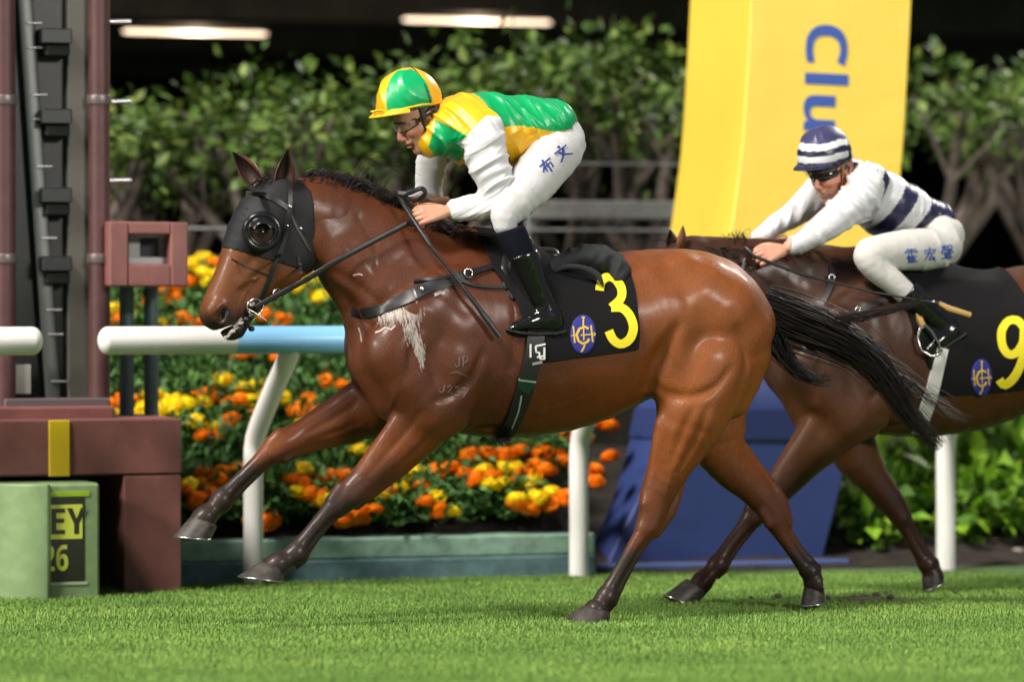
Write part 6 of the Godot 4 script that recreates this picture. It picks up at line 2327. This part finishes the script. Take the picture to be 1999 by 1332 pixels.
	hput.call("window_trim", mat(lin(0.30, 0.29, 0.29), 0.4), 312, 334, 464, 502, 0.06, 0.10, 0.002)
	for x in [248.0, 296.0]:
		b = Build.new()
		var p := at(fr, x, 700, -0.15)
		b.lathe([Vector2(0.034, 0.25), Vector2(0.034, at(fr, x, 556, -0.15).y)], 14, Transform3D(Basis(), Vector3(p.x, 0, -0.15)))
		part("stand_pipe", b.mesh(), mat(lin(0.10, 0.15, 0.16), 0.5, 0.3), c)
	# green cabinet under the arch
	var g := thing("sign_cabinet", "rounded green cabinet with black and yellow lettered panel under the maroon arch", "cabinet", fr)
	var green := mottle(mat(lin(0.22, 0.33, 0.15), 0.5), 0.85, 1.0, 0.02, Vector3(2, 2, 2), 15)
	b = Build.new()
	var x0 := at(fr, 2, 1050, 0.62).x
	var x1 := at(fr, 98, 1050, 0.62).x
	var ytop := at(fr, 60, 946, 0.62).y
	var rings := []
	for y in [0.0, ytop - 0.01, ytop]:
		var ring := []
		var inset := 0.01 if y == ytop else 0.0
		for k in 25:
			var a := PI + PI * 0.5 * minf(k / 16.0, 1.0)
			var rx := (x1 - x0) - inset
			if k <= 16:
				ring.append(Vector3(x1 + cos(PI - PI * 0.5 * k / 16.0) * rx, y, 0.42 + sin(PI - PI * 0.5 * k / 16.0) * (0.22 - inset)))
			else:
				var t := (k - 16) / 8.0
				ring.append(Vector3(x1, y, lerpf(0.64 - inset, 0.1, t)))
		ring.append(Vector3(x0 + inset, y, 0.1))
		rings.append(ring)
	b.skin(rings)
	part("drum", b.mesh(), green, g)
	b = Build.new()
	px_box(b, fr, 97, 196, 944, 1176, 0.0, 0.60, 0.012)
	part("case", b.mesh(), green, g)
	var slab := func(called: String, m: Material, sx0: float, sx1: float, y0: float, y1: float, z: float) -> MeshInstance3D:
		var bb := Build.new()
		px_box(bb, fr, sx0, sx1, y0, y1, 0.59, z + 0.2, 0.001)
		return part(called, bb.mesh(), m, g)
	var dk := mat(lin(0.016, 0.020, 0.008), 0.5)
	var lime := mat(lin(0.55, 0.62, 0.07), 0.5)
	slab.call("lime_strip", mat(lin(0.26, 0.42, 0.01), 0.5), 97, 176, 960, 970, 0.404)
	slab.call("dark_panel", dk, 97, 166, 971, 1140, 0.403)
	slab.call("yellow_panel", lime, 97, 162, 986, 1053, 0.406)
	slab.call("white_strip", mat(lin(0.35, 0.42, 0.27), 0.5), 97, 172, 1137, 1143, 0.404)
	var font := SystemFont.new()
	font.font_names = PackedStringArray(["Droid Sans"])
	font.font_weight = 700
	for q in [["EY", 101.0, 1044.0, 50.0, dk, 0.6065, 0.95], ["26", 84.0, 1116.0, 50.0, lime, 0.6035, 0.72]]:
		var tm := TextMesh.new()
		tm.text = q[0]
		tm.font = font
		tm.font_size = 64
		tm.pixel_size = 0.01
		tm.depth = 0.1
		tm.horizontal_alignment = HORIZONTAL_ALIGNMENT_LEFT
		tm.vertical_alignment = VERTICAL_ALIGNMENT_BOTTOM
		var t := part("lettering", tm, q[4], g)
		var bb := tm.get_aabb()
		var hgt: float = q[3] / 441.0
		var s := hgt / bb.size.y
		var p := at(fr, q[1], q[2], q[5])
		t.transform = Transform3D(Basis.from_scale(Vector3(s * q[6], s, 0.01)), p - Vector3(bb.position.x * s * q[6], bb.position.y * s, 0))

func build_pillar() -> void:
	var fr := rail_frame
	var side := -0.42
	var n := thing("arch_pillar", "curved yellow pillar with blue lettering and dark blue foot behind the second rider", "pillar", fr)
	var rows := [[-160, 1472, 1788], [-60, 1469, 1783], [0, 1466, 1779], [80, 1462, 1775], [150, 1458, 1771], [230, 1453, 1767], [300, 1447, 1762], [370, 1438, 1755], [440, 1428, 1746], [500, 1416, 1736], [560, 1402, 1724], [620, 1385, 1711], [690, 1362, 1695], [750, 1341, 1682], [800, 1322, 1672], [858, 1299, 1660], [912, 1276, 1648], [960, 1254, 1638], [1010, 1230, 1626], [1060, 1205, 1613], [1116, 1180, 1600]]
	var yel := bumpy(mat(lin(0.80, 0.585, 0.068), 0.42), noise_tex(0.01, 256, 3), 0.3, Vector3(0.7, 0.7, 0.7))
	var blu := bumpy(mat(lin(0.035, 0.058, 0.20), 0.45), noise_tex(0.01, 256, 3), 0.3, Vector3(0.7, 0.7, 0.7))
	var shell := func(i0: int, i1: int, out: float) -> ArrayMesh:
		var b := Build.new()
		var fl := []
		var fR := []
		var bl := []
		var br := []
		var bev := 0.006
		for k in range(i0, i1 + 1):
			var q: Array = rows[k]
			var l := at(fr, q[1], q[0], side)
			var r := at(fr, q[2], q[0], side)
			var dep := 0.78 * (1.0 if q[0] < 500 else lerpf(1.0, 0.35, ss(500, 1100, q[0])))
			fl.append(l + Vector3(-out, 0, out))
			fR.append(r + Vector3(out, 0, out))
			bl.append(l + Vector3(-out, 0, -dep))
			br.append(r + Vector3(out, 0, -dep))
		for s in [[fl, fR, Vector3(bev, 0, 0), Vector3(-bev, 0, 0)], [bl, fl, Vector3(0, 0, 0), Vector3(0, 0, -bev)], [fl, fl, Vector3(0, 0, -bev), Vector3(bev, 0, 0)], [fR, fR, Vector3(-bev, 0, 0), Vector3(0, 0, -bev)], [fR, br, Vector3(0, 0, -bev), Vector3.ZERO], [br, bl, Vector3.ZERO, Vector3.ZERO]]:
			var sk := []
			for k in fl.size():
				sk.append([s[0][k] + s[2], s[1][k] + s[3]])
			b.skin(sk, false, false)
		for k in [0, fl.size() - 1]:
			b.quad(fl[k], fR[k], br[k], bl[k])
		return b.mesh()
	part("yellow_shaft", shell.call(0, 11, 0.0), yel, n)
	part("blue_foot", shell.call(11, 20, 0.0), blu, n)
	part("foot_shade_band", shell.call(14, 15, 0.012), mat(lin(0.022, 0.036, 0.13), 0.5), n)  # shade of a fold across the foot, put in as darker blue
	var b := Build.new()
	px_box(b, fr, 1165, 1660, 1098, 1118, side - 0.4, side + 0.12, 0.01)
	part("foot_plate", b.mesh(), mat(lin(0.07, 0.11, 0.28), 0.5), n)
	var font := SystemFont.new()
	font.font_names = PackedStringArray(["Droid Sans"])
	font.font_weight = 700
	var ink := mat(lin(0.018, 0.075, 0.36), 0.5)
	for q in [["Club", 1572.0, 46.0, 1.0], ["Jockey", 1580.0, -10.0, -1.0]]:
		var tm := TextMesh.new()
		tm.text = q[0]
		tm.font = font
		tm.font_size = 64
		tm.pixel_size = 0.01
		tm.depth = 0.05
		tm.horizontal_alignment = HORIZONTAL_ALIGNMENT_LEFT if q[3] > 0 else HORIZONTAL_ALIGNMENT_RIGHT
		tm.vertical_alignment = VERTICAL_ALIGNMENT_BOTTOM
		var t := part("lettering", tm, ink, n)
		var bb := tm.get_aabb()
		var s := (91.0 / 411.0) / 0.47
		var p := at(fr, q[1], q[2], side + 0.001)
		var turn := Basis(Vector3.BACK, -PI * 0.5 - 0.03)
		var x0: float = bb.position.x if q[3] > 0 else bb.end.x
		t.transform = Transform3D(turn * Basis.from_scale(Vector3(s * 1.2, s, 0.1)), p - turn * Vector3(x0 * s * 1.2, bb.position.y * s, 0))

func slope_y(z: float) -> float:
	return 0.17 + clampf(-0.2 - z, 0.0, 1.8) * 0.62

func on_slope(px: float, py: float, lift: float) -> Vector3:
	var lo := -2.3
	var hi := -0.15
	for k in 24:
		var m := (lo + hi) * 0.5
		if at(rail_frame, px, py, m).y > slope_y(m) + lift:
			hi = m
		else:
			lo = m
	return at(rail_frame, px, py, (lo + hi) * 0.5)

func leaf_mesh(count: int, spread: Vector3, size: float, slim: float, sd: int, tones: Array, bottom := 0.0) -> ArrayMesh:
	var r := RandomNumberGenerator.new()
	r.seed = sd
	var b := Build.new()
	for k in count:
		var d := Vector3(r.randfn(), r.randfn(), r.randfn()).normalized()
		var rad := pow(r.randf(), 0.45)
		var p := Vector3(d.x * spread.x, absf(d.y) * spread.y if bottom >= 0.0 else d.y * spread.y, d.z * spread.z) * rad
		p.y += maxf(bottom, 0.0)
		var out := (d + Vector3(r.randf_range(-0.8, 0.8), r.randf_range(-0.3, 0.9), r.randf_range(-0.8, 0.8))).normalized()
		var sdv := out.cross(Vector3(r.randf_range(-1, 1), 1, r.randf_range(-1, 1))).normalized()
		var nn := sdv.cross(out)
		var l := size * r.randf_range(0.6, 1.2)
		var w := l * slim
		var t := r.randf_range(0.7, 1.25)
		var tc: Color = tones[r.randi() % tones.size()]
		b.col = Color(tc.r * t, tc.g * t, tc.b * t)
		var a0 := b.put(p)
		var a1 := b.put(p + out * l * 0.5 + sdv * w + nn * l * 0.06)
		var a2 := b.put(p + out * l * 0.55 - nn * l * 0.04)
		var a3 := b.put(p + out * l * 0.5 - sdv * w + nn * l * 0.06)
		var a4 := b.put(p + out * l - nn * l * 0.12)
		b.i.append_array(PackedInt32Array([a0, a1, a2, a0, a2, a3, a2, a1, a4, a2, a4, a3]))
	return b.mesh(true)

func flower_mesh(sd: int, c: Color) -> ArrayMesh:
	var r := RandomNumberGenerator.new()
	r.seed = sd
	var b := Build.new()
	for ring in 7:
		var el := deg_to_rad(-28.0 + 17.0 * ring)
		var cnt := int(14.0 * cos(el)) + 2
		for k in cnt:
			var a := TAU * (k + 0.5 * (ring % 2) + r.randf_range(-0.2, 0.2)) / cnt
			var o := Vector3(cos(a) * cos(el), sin(el) * 0.75, sin(a) * cos(el))
			var sdv := Vector3(-sin(a), 0, cos(a))
			var up := o.cross(sdv) * -1.0
			var t := r.randf_range(0.72, 1.15)
			b.col = Color(c.r * t, c.g * t * t, c.b * t)
			var rad := 0.046 * r.randf_range(0.88, 1.08)
			var w := 0.013
			var p := o * rad
			var q := o * rad * 0.45
			b.quad(q - sdv * w * 0.5, q + sdv * w * 0.5, p + sdv * w + up * r.randf_range(-0.002, 0.005), p - sdv * w + up * r.randf_range(-0.002, 0.005))
			b.quad(p - sdv * w, p + sdv * w, p + sdv * w * 0.8 - up * 0.008 - o * 0.004, p - sdv * w * 0.8 - up * 0.008 - o * 0.004)
	b.col = c
	ball(b, Vector3.ZERO, Vector3(0.036, 0.026, 0.036), 6, 10)
	return b.mesh(true)

func build_flowerbed() -> void:
	var fr := rail_frame
	var r := RandomNumberGenerator.new()
	r.seed = 33
	# low wall
	var n := thing("flowerbed_wall", "low wall in two painted greens along the front of the marigold bed", "wall", fr)
	var x0 := at(fr, 300, 1100, -0.12).x
	var x1 := at(fr, 1162, 1100, -0.12).x
	var b := Build.new()
	b.box(Vector3(x0, -0.02, -0.32), Vector3(x1, 0.105, -0.10), Transform3D(), 0.008)
	part("teal_course", b.mesh(), mottle(bumpy(mat(lin(0.115, 0.225, 0.24), 0.7), noise_tex(0.1, 256, 4), 0.1, Vector3(2, 2, 2)), 0.75, 1.0, 0.02, Vector3(1.5, 1.5, 1.5), 17), n)
	b = Build.new()
	b.box(Vector3(x0, 0.105, -0.34), Vector3(x1, 0.205, -0.115), Transform3D(), 0.01)
	part("sage_course", b.mesh(), mottle(bumpy(mat(lin(0.27, 0.45, 0.35), 0.7), noise_tex(0.1, 256, 4), 0.1, Vector3(2, 2, 2)), 0.75, 1.0, 0.02, Vector3(1.5, 1.5, 1.5), 18), n)
	# earth bank
	b = Build.new()
	var rows := []
	var nz := FastNoiseLite.new()
	nz.seed = 8
	nz.frequency = 1.3
	for j in 26:
		var z := -0.22 - j * 0.09
		var row := []
		for k in 90:
			var x := -5.0 + k * 0.14
			row.append(Vector3(x, (slope_y(z) if x < x1 else minf(slope_y(z), 0.03 + (-0.22 - z) * 0.25)) - 0.03 + 0.03 * nz.get_noise_2d(x * 3, z * 3), z))
		rows.append(row)
	b.skin(rows, false, false)
	var soil := structure("soil_bank", b.mesh(), mottle(bumpy(mat(lin(0.035, 0.025, 0.017), 0.95), noise_tex(0.05, 256, 4), 1.2, Vector3(1.5, 1.5, 1.5)), 0.5, 1.0, 0.03, Vector3(1, 1, 1), 19))
	soil.transform = fr
	# marigolds
	var orange := Color(0.90, 0.24, 0.004)
	var yellow := Color(0.90, 0.70, 0.012)
	var spots := [[368, 521, 1], [400, 537, 1], [424, 518, 0], [405, 555, 1], [365, 552, 0], [312, 573, 0], [272, 592, 0], [227, 606, 1], [238, 626, 0], [205, 632, 0], [358, 625, 0], [334, 632, 1], [550, 627, 0], [585, 562, 1], [618, 540, 0], [655, 575, 0], [592, 545, 1], [208, 790, 0], [202, 802, 0], [245, 786, 0], [320, 783, 1], [347, 779, 1], [376, 778, 0], [338, 800, 1], [308, 806, 1], [392, 786, 1], [385, 826, 1], [400, 852, 0], [436, 744, 1], [500, 755, 1], [520, 775, 1], [470, 783, 0], [490, 786, 1], [500, 815, 0], [448, 823, 0], [640, 746, 0], [606, 779, 0], [582, 800, 0], [612, 806, 0], [590, 828, 1], [540, 697, 0], [365, 957, 0], [398, 945, 0], [396, 924, 0], [436, 921, 0], [415, 966, 0], [592, 919, 1], [640, 933, 0], [592, 943, 0], [604, 966, 0], [624, 972, 0], [580, 963, 1], [700, 880, 1], [525, 1020, 0], [672, 1020, 0], [700, 998, 0], [684, 1005, 0], [732, 958, 0], [786, 930, 1], [780, 956, 1], [824, 950, 0], [830, 980, 0], [850, 974, 1], [852, 922, 0], [880, 914, 0], [925, 937, 0], [920, 893, 0], [985, 892, 0], [945, 922, 1], [982, 922, 1], [1006, 919, 1], [980, 942, 1], [1036, 940, 1], [1046, 911, 0], [1062, 922, 0], [1040, 970, 1], [1072, 984, 0], [1052, 976, 1], [1090, 888, 0], [1102, 902, 0], [1116, 850, 0], [1188, 833, 0], [1190, 892, 0], [1166, 918, 0], [1160, 940, 0], [470, 690, 0], [455, 560, 0], [700, 930, 1], [1010, 985, 0], [880, 1000, 1]]
	var more := []
	for q in spots:
		if r.randf() < 0.8:
			more.append([q[0] + r.randf_range(18, 34) * (1.0 if r.randf() < 0.5 else -1.0), q[1] + r.randf_range(-12, 14), q[2] if r.randf() < 0.8 else 1 - q[2]])
	spots.append_array(more)
	var foliage := []
	for k in 4:
		foliage.append(leaf_mesh(760, Vector3(0.25, 0.25, 0.25), 0.062, 0.22, 50 + k, [Color(0.058, 0.145, 0.032), Color(0.080, 0.185, 0.040), Color(0.040, 0.100, 0.025)], 0.02))
	var heads := [[], []]
	for k in 3:
		heads[0].append(flower_mesh(70 + k, orange))
		heads[1].append(flower_mesh(80 + k, yellow))
	var lm := vmat(0.55, 0.4)
	lm.backlight_enabled = true
	lm.backlight = Color(0.2, 0.3, 0.1)
	var pm := vmat(0.6, 0.3)
	pm.backlight_enabled = true
	pm.backlight = Color(0.3, 0.2, 0.05)
	var stem_mat := mat(lin(0.04, 0.09, 0.02), 0.7)
	var sb := Build.new()
	sb.tube([Vector3.ZERO, Vector3(0.01, 0.1, 0), Vector3(0, 0.2, 0)], [0.008, 0.006, 0.004], 5)
	var stem := sb.mesh()
	var plants := []
	for j in 8:
		var z := -0.40 - j * 0.24
		var k := 0
		var x := -4.2 + (0.16 if j % 2 else 0.0)
		while x < x1 - 0.06:
			var p := Vector3(x + r.randf_range(-0.06, 0.06), 0, z + r.randf_range(-0.05, 0.05))
			p.y = slope_y(p.z) - 0.03
			var seen := fr * p
			var sx := seen.x / -seen.z * FOCAL + 999.5
			if sx > 120 and sx < 1330:
				plants.append({"p": p, "f": [], "px": sx, "row": j})
			x += 0.31
	for s in spots:
		var q := on_slope(s[0], s[1], 0.2)
		var best = null
		for pl in plants:
			var dd: float = (pl.p + Vector3(0, 0.2, 0)).distance_to(q)
			if best == null or dd < (best.p + Vector3(0, 0.2, 0)).distance_to(q):
				best = pl
		best.f.append([q, s[2]])
	var words := ["lowest", "second", "third", "fourth", "fifth", "sixth", "seventh", "topmost"]
	var count_in_row := {}
	for pl in plants:
		var i: int = count_in_row.get(pl.row, 0) + 1
		count_in_row[pl.row] = i
		var no := 0
		var ny := 0
		for q in pl.f:
			if q[1] == 1: ny += 1
			else: no += 1
		var num := ["no", "one", "two", "three", "four", "five", "six", "seven", "eight", "nine", "ten", "eleven", "twelve", "thirteen", "fourteen", "fifteen", "sixteen", "seventeen", "eighteen", "nineteen", "twenty"]
		var nth := ["", "first", "second", "third", "fourth", "fifth", "sixth", "seventh", "eighth", "ninth", "tenth", "eleventh", "twelfth", "thirteenth", "fourteenth", "fifteenth", "sixteenth", "seventeenth", "eighteenth", "nineteenth", "twentieth"]
		var what: String = "marigold with " + ("no open flowers" if no + ny == 0 else (num[mini(no, 20)] + " orange" if ny == 0 else (num[mini(ny, 20)] + " yellow" if no == 0 else num[mini(no, 20)] + " orange and " + num[mini(ny, 20)] + " yellow")) + " blooms")
		var t := thing("marigold_plant", "%s, %s from left in the %s row" % [what, nth[mini(i, 20)], words[pl.row]], "plant", fr * Transform3D(Basis(), pl.p), "marigolds in the flowerbed")
		var fo := part("foliage", foliage[r.randi() % 4], lm, t)
		var s := r.randf_range(0.9, 1.15)
		fo.transform = Transform3D(Basis(Vector3.UP, r.randf() * TAU).scaled(Vector3(s, s * 0.95, s)), Vector3.ZERO)
		part("stem", stem, stem_mat, t)
		for q in pl.f:
			var h := part("flower", heads[q[1]][r.randi() % 3], pm, t)
			var sc := r.randf_range(0.9, 1.4)
			h.transform = Transform3D(Basis(Vector3.UP, r.randf() * TAU) * Basis(Vector3.RIGHT, r.randf_range(-0.2, 0.8)) * Basis.from_scale(Vector3(sc, sc * r.randf_range(0.75, 1.0), sc)), q[0] - pl.p)
			var fs := Build.new()
			fs.tube([Vector3(0, 0.05, 0), (q[0] - pl.p) * 0.6 + Vector3(0, 0.03, 0), q[0] - pl.p - Vector3(0, 0.02, 0)], [0.005, 0.004, 0.005], 5)
			part("flower_stalk", fs.mesh(), stem_mat, t)

func build_backdrop() -> void:
	var fr := rail_frame
	var r := RandomNumberGenerator.new()
	r.seed = 91
	# level ground behind the bank
	var b := Build.new()
	b.box(Vector3(-26, -0.05, -30), Vector3(26, 1.16, -2.35), Transform3D())
	structure("terrace", b.mesh(), mottle(mat(lin(0.03, 0.032, 0.02), 0.95), 0.5, 1.0, 0.03, Vector3(0.7, 0.7, 0.7), 31)).transform = fr
	# dark stand behind the trees
	var st := thing("grandstand", "unlit dark stand with deep beams behind the trees", "building", fr)
	var grey := mottle(mat(lin(0.11, 0.11, 0.11), 0.85), 0.7, 1.0, 0.02, Vector3(0.4, 0.4, 0.4), 23)
	b = Build.new()
	b.box(Vector3(-26, 0.0, -30.4), Vector3(26, 6.0, -30.0), Transform3D())
	part("rear_wall", b.mesh(), grey, st)
	for sd in [-1.0, 1.0]:
		b = Build.new()
		b.box(Vector3(26.0 * sd - 0.2, 0.0, -30.0), Vector3(26.0 * sd + 0.2, 6.0, -5.0), Transform3D())
		part("end_wall", b.mesh(), grey, st)
	b = Build.new()
	b.box(Vector3(-26, 3.45, -30.0), Vector3(26, 3.8, -4.7), Transform3D(), 0.01)
	part("canopy", b.mesh(), grey, st)
	for z in [-9.0, -13.0, -17.0]:
		b = Build.new()
		b.box(Vector3(-25.7, 3.15, z - 0.3), Vector3(25.7, 3.448, z), Transform3D(), 0.01)
		part("beam", b.mesh(), grey, st)
	for k in 9:
		b = Build.new()
		b.box(Vector3(-22.0 + k * 5.5, 1.16, -13.28), Vector3(-21.6 + k * 5.5, 3.149, -13.02), Transform3D(), 0.01)
		part("pier", b.mesh(), grey, st)
	for q in [[240, 522, 61, "left"], [786, 1076, 38, "right"]]:
		var t := thing("tube_lamp", "glowing white tube lamp under the dark stand, the %s of two" % q[3], "lamp", fr, "tube lamps under the stand")
		var a := at(fr, q[0], q[2], -7.6)
		var e := at(fr, q[1], q[2], -7.6)
		b = Build.new()
		b.tube([Vector3(a.x, a.y, -7.6), Vector3(a.x + 0.03, a.y, -7.6), Vector3(e.x - 0.03, a.y, -7.6), Vector3(e.x, a.y, -7.6)], [0.004, 0.013, 0.013, 0.004], 10)
		var m := mat(Color(1, 0.95, 0.88), 0.4)
		m.emission_enabled = true
		m.emission = Color(1.0, 0.88, 0.75)
		m.emission_energy_multiplier = 1.6
		part("glowing_tube", b.mesh(), m, t)
		b = Build.new()
		b.box(Vector3(a.x, a.y + 0.022, -7.64), Vector3(e.x, a.y + 0.06, -7.56), Transform3D(), 0.004)
		part("fitting", b.mesh(), mat(lin(0.05, 0.05, 0.05), 0.6), t)
		var l := OmniLight3D.new()
		l.name = "glow"
		l.light_energy = 0.12
		l.light_color = Color(1.0, 0.88, 0.75)
		l.light_size = 0.05
		l.omni_range = 12.0
		l.shadow_enabled = true
		t.add_child(l)
		l.position = Vector3((a.x + e.x) * 0.5, a.y - 0.06, -7.5)
	# guard rail behind the trees
	var gr := thing("guard_rail", "grey steel guard rail with a broad bar between flowerbed and trees", "railing", fr)
	var galv := mottle(mat(lin(0.34, 0.35, 0.36), 0.5, 0.3), 0.75, 1.0, 0.02, Vector3(1, 1, 1), 27)
	for q in [[392, 428, 1030, 1420], [447, 453, -200, 1420], [318, 323, 1080, 1420]]:
		b = Build.new()
		b.box(Vector3(at(fr, q[2], 400, -2.5).x, at(fr, 1190, q[1], -2.5).y, -2.56), Vector3(at(fr, q[3], 400, -2.5).x, at(fr, 1190, q[0], -2.5).y, -2.5), Transform3D(), 0.006)
		part("bar", b.mesh(), galv, gr)
	for x in [-120.0, 215.0, 575.0, 1040.0, 1412.0]:
		b = Build.new()
		var px0 := at(fr, x, 500, -2.52).x
		b.box(Vector3(px0, 1.1, -2.64), Vector3(px0 + 0.05, 2.0 if x > 900 else 1.70, -2.565), Transform3D(), 0.006)
		part("post", b.mesh(), galv, gr)
	# trees
	var tones := [Color(0.072, 0.135, 0.024), Color(0.100, 0.170, 0.032), Color(0.045, 0.090, 0.020), Color(0.140, 0.200, 0.040)]
	var lm := vmat(0.5, 0.4)
	lm.backlight_enabled = true
	lm.backlight = Color(0.22, 0.3, 0.1)
	var bark := mottle(bumpy(mat(lin(0.26, 0.21, 0.18), 0.85), noise_tex(0.05, 256, 4), 0.8, Vector3(2, 2, 2)), 0.5, 1.0, 0.03, Vector3(1.5, 1.5, 1.5), 41)
	var where := [[150, -3.2, 2.62, "beside the maroon tower"], [330, -3.6, 2.40, "above the camera housing"], [520, -3.0, 2.60, "behind the ears of the leading horse"], [690, -3.4, 2.72, "left of the green and yellow cap"], [880, -3.1, 2.76, "above the green and yellow rider"], [1080, -3.3, 2.92, "behind the green and yellow rider's back"], [1270, -3.0, 2.9, "just left of the yellow pillar"], [1560, -3.6, 2.9, "hidden behind the yellow pillar"], [1850, -2.9, 2.9, "just right of the yellow pillar"], [2040, -3.2, 2.85, "at the right edge of the picture"]]
	for i in where.size():
		var w: Array = where[i]
		var base := at(fr, w[0], 600, w[1])
		base.y = 1.14
		var t := thing("tree", "low leafy tree with pale forked trunk, %s" % w[3], "tree", fr * Transform3D(Basis(), base), "trees behind the flowerbed")
		var h: float = w[2] - 1.14
		b = Build.new()
		var fork := Vector3(r.randf_range(-0.1, 0.1), h * 0.16, 0)
		b.tube([Vector3(0, -0.05, 0), fork * 0.5, fork], [0.07, 0.06, 0.055], 9)
		var tips := []
		for k in 6:
			var a := TAU * (k + r.randf_range(-0.3, 0.3)) / 6.0
			var len_ := r.randf_range(0.75, 1.0) * h * 0.66
			var dir := Vector3(cos(a) * 0.75, r.randf_range(0.7, 1.2), sin(a) * 0.6).normalized()
			var mid := fork + dir * len_ * 0.5 + Vector3(r.randf_range(-0.08, 0.08), 0, 0)
			var tip := mid + (dir + Vector3(r.randf_range(-0.4, 0.4), 0.3, r.randf_range(-0.3, 0.3))).normalized() * len_ * 0.5
			b.tube([fork, mid, tip], [0.045, 0.034, 0.02], 7)
			tips.append(tip)
			tips.append(mid.lerp(tip, 0.5) + Vector3(r.randf_range(-0.2, 0.2), 0.05, r.randf_range(-0.2, 0.2)))
			for e in 2:
				var d2 := (dir + Vector3(r.randf_range(-1, 1), r.randf_range(-0.2, 0.7), r.randf_range(-1, 1))).normalized()
				var tw := mid.lerp(tip, 0.4) + d2 * len_ * 0.45
				b.tube([mid.lerp(tip, 0.2), tw], [0.02, 0.01], 6)
				tips.append(tw)
		part("trunk", b.mesh(), bark, t)
		b = Build.new()
		for tip in tips:
			if r.randf() < 0.16: continue
			var cl := r.randi_range(34, 66)
			var cr := r.randf_range(0.17, 0.30)
			for k in cl:
				var d := Vector3(r.randfn(), r.randfn() * 0.75, r.randfn()).normalized()
				var p: Vector3 = tip + d * cr * pow(r.randf(), 0.5) + Vector3(0, 0.05, 0)
				if p.y < 0.1 or p.y > h * (1.0 + 0.07 * sin(p.x * 7.0 + i)) or p.y < h * 0.55 and r.randf() < 0.6: continue
				var out := (d + Vector3(r.randf_range(-0.7, 0.7), r.randf_range(-0.5, 0.5), r.randf_range(-0.7, 0.7))).normalized()
				var sdv := out.cross(Vector3(r.randf_range(-1, 1), 1, r.randf_range(-1, 1))).normalized()
				var nn := sdv.cross(out)
				var l := r.randf_range(0.055, 0.11)
				var tc: Color = tones[r.randi() % 4]
				var tv := r.randf_range(0.7, 1.3)
				b.col = Color(tc.r * tv, tc.g * tv, tc.b * tv)
				var a0 := b.put(p)
				var a1 := b.put(p + out * l * 0.5 + sdv * l * 0.28)
				var a2 := b.put(p + out * l * 0.55 - nn * l * 0.05)
				var a3 := b.put(p + out * l * 0.5 - sdv * l * 0.28)
				var a4 := b.put(p + out * l - nn * l * 0.12)
				b.i.append_array(PackedInt32Array([a0, a1, a2, a0, a2, a3, a2, a1, a4, a2, a4, a3]))
		part("crown", b.mesh(true), lm, t)
	# bright shrubs right of the pillar
	var sm := leaf_mesh(260, Vector3(0.30, 0.34, 0.28), 0.12, 0.30, 61, [Color(0.20, 0.36, 0.025), Color(0.13, 0.27, 0.024), Color(0.06, 0.14, 0.018)], 0.02)
	var sm2 := leaf_mesh(240, Vector3(0.26, 0.4, 0.28), 0.13, 0.30, 62, [Color(0.20, 0.37, 0.025), Color(0.13, 0.27, 0.024), Color(0.06, 0.14, 0.018)], 0.02)
	var sp := [[1690, -0.75, 1.0], [1790, -1.1, 1.25], [1880, -0.8, 1.2], [1960, -1.0, 1.5], [2040, -0.8, 1.3], [1740, -1.6, 1.5], [1860, -1.7, 1.7], [1980, -1.8, 1.8]]
	var sw := ["nearest the blue pillar foot", "behind the second horse's foreleg", "behind the rightmost rail post", "right of the rightmost rail post", "at the right edge of the picture", "in the rear row behind the blue foot", "in the rear row behind the rightmost post", "in the rear row at the right edge"]
	for k in sp.size():
		var p := at(fr, sp[k][0], 1080, sp[k][1])
		p.y = 0.0
		var t := thing("leafy_shrub", "bright green leafy shrub %s" % sw[k], "shrub", fr * Transform3D(Basis(), p), "shrubs right of the pillar")
		var o := part("foliage", sm if k % 2 else sm2, lm, t)
		o.transform = Transform3D(Basis(Vector3.UP, r.randf() * TAU).scaled(Vector3.ONE * sp[k][2]), Vector3(0, 0.06, 0))
		b = Build.new()
		b.tube([Vector3(0, -0.02, 0), Vector3(0.02, 0.15, 0), Vector3(0, 0.3, 0.02)], [0.015, 0.012, 0.008], 6)
		part("stem", b.mesh(), bark, t)
	for k in 9:
		var p := at(fr, 1640.0 + k * 42.0 + r.randf_range(-14, 14), 1075, r.randf_range(-1.2, -0.35))
		var t := part(numbered("edging_stone"), null, null)
		b = Build.new()
		var rr := Vector3(r.randf_range(0.04, 0.08), r.randf_range(0.03, 0.06), r.randf_range(0.04, 0.06))
		ball(b, Vector3.ZERO, rr, 6, 9)
		for q in b.v.size():
			b.v[q] *= 1.0 + 0.25 * wr.get_noise_3d(b.v[q].x * 900 + k * 40, b.v[q].y * 900, b.v[q].z * 900)
		t.mesh = b.mesh()
		t.material_override = mottle(mat(lin(0.36, 0.31, 0.26), 0.85), 0.5, 1.0, 0.03, Vector3(3, 3, 3), 51) if k == 0 else stone_mat
		if k == 0: stone_mat = t.material_override
		t.transform = fr * Transform3D(Basis(Vector3.UP, r.randf() * TAU), Vector3(p.x, rr.y * 0.6, p.z))
		tag(t, "rough tan stone edging the soil right of the pillar, %s from left" % ["first", "second", "third", "fourth", "fifth", "sixth", "seventh", "eighth", "ninth", "tenth", "eleventh", "twelfth"][k], "stone", "stones edging the soil")

var stone_mat: StandardMaterial3D
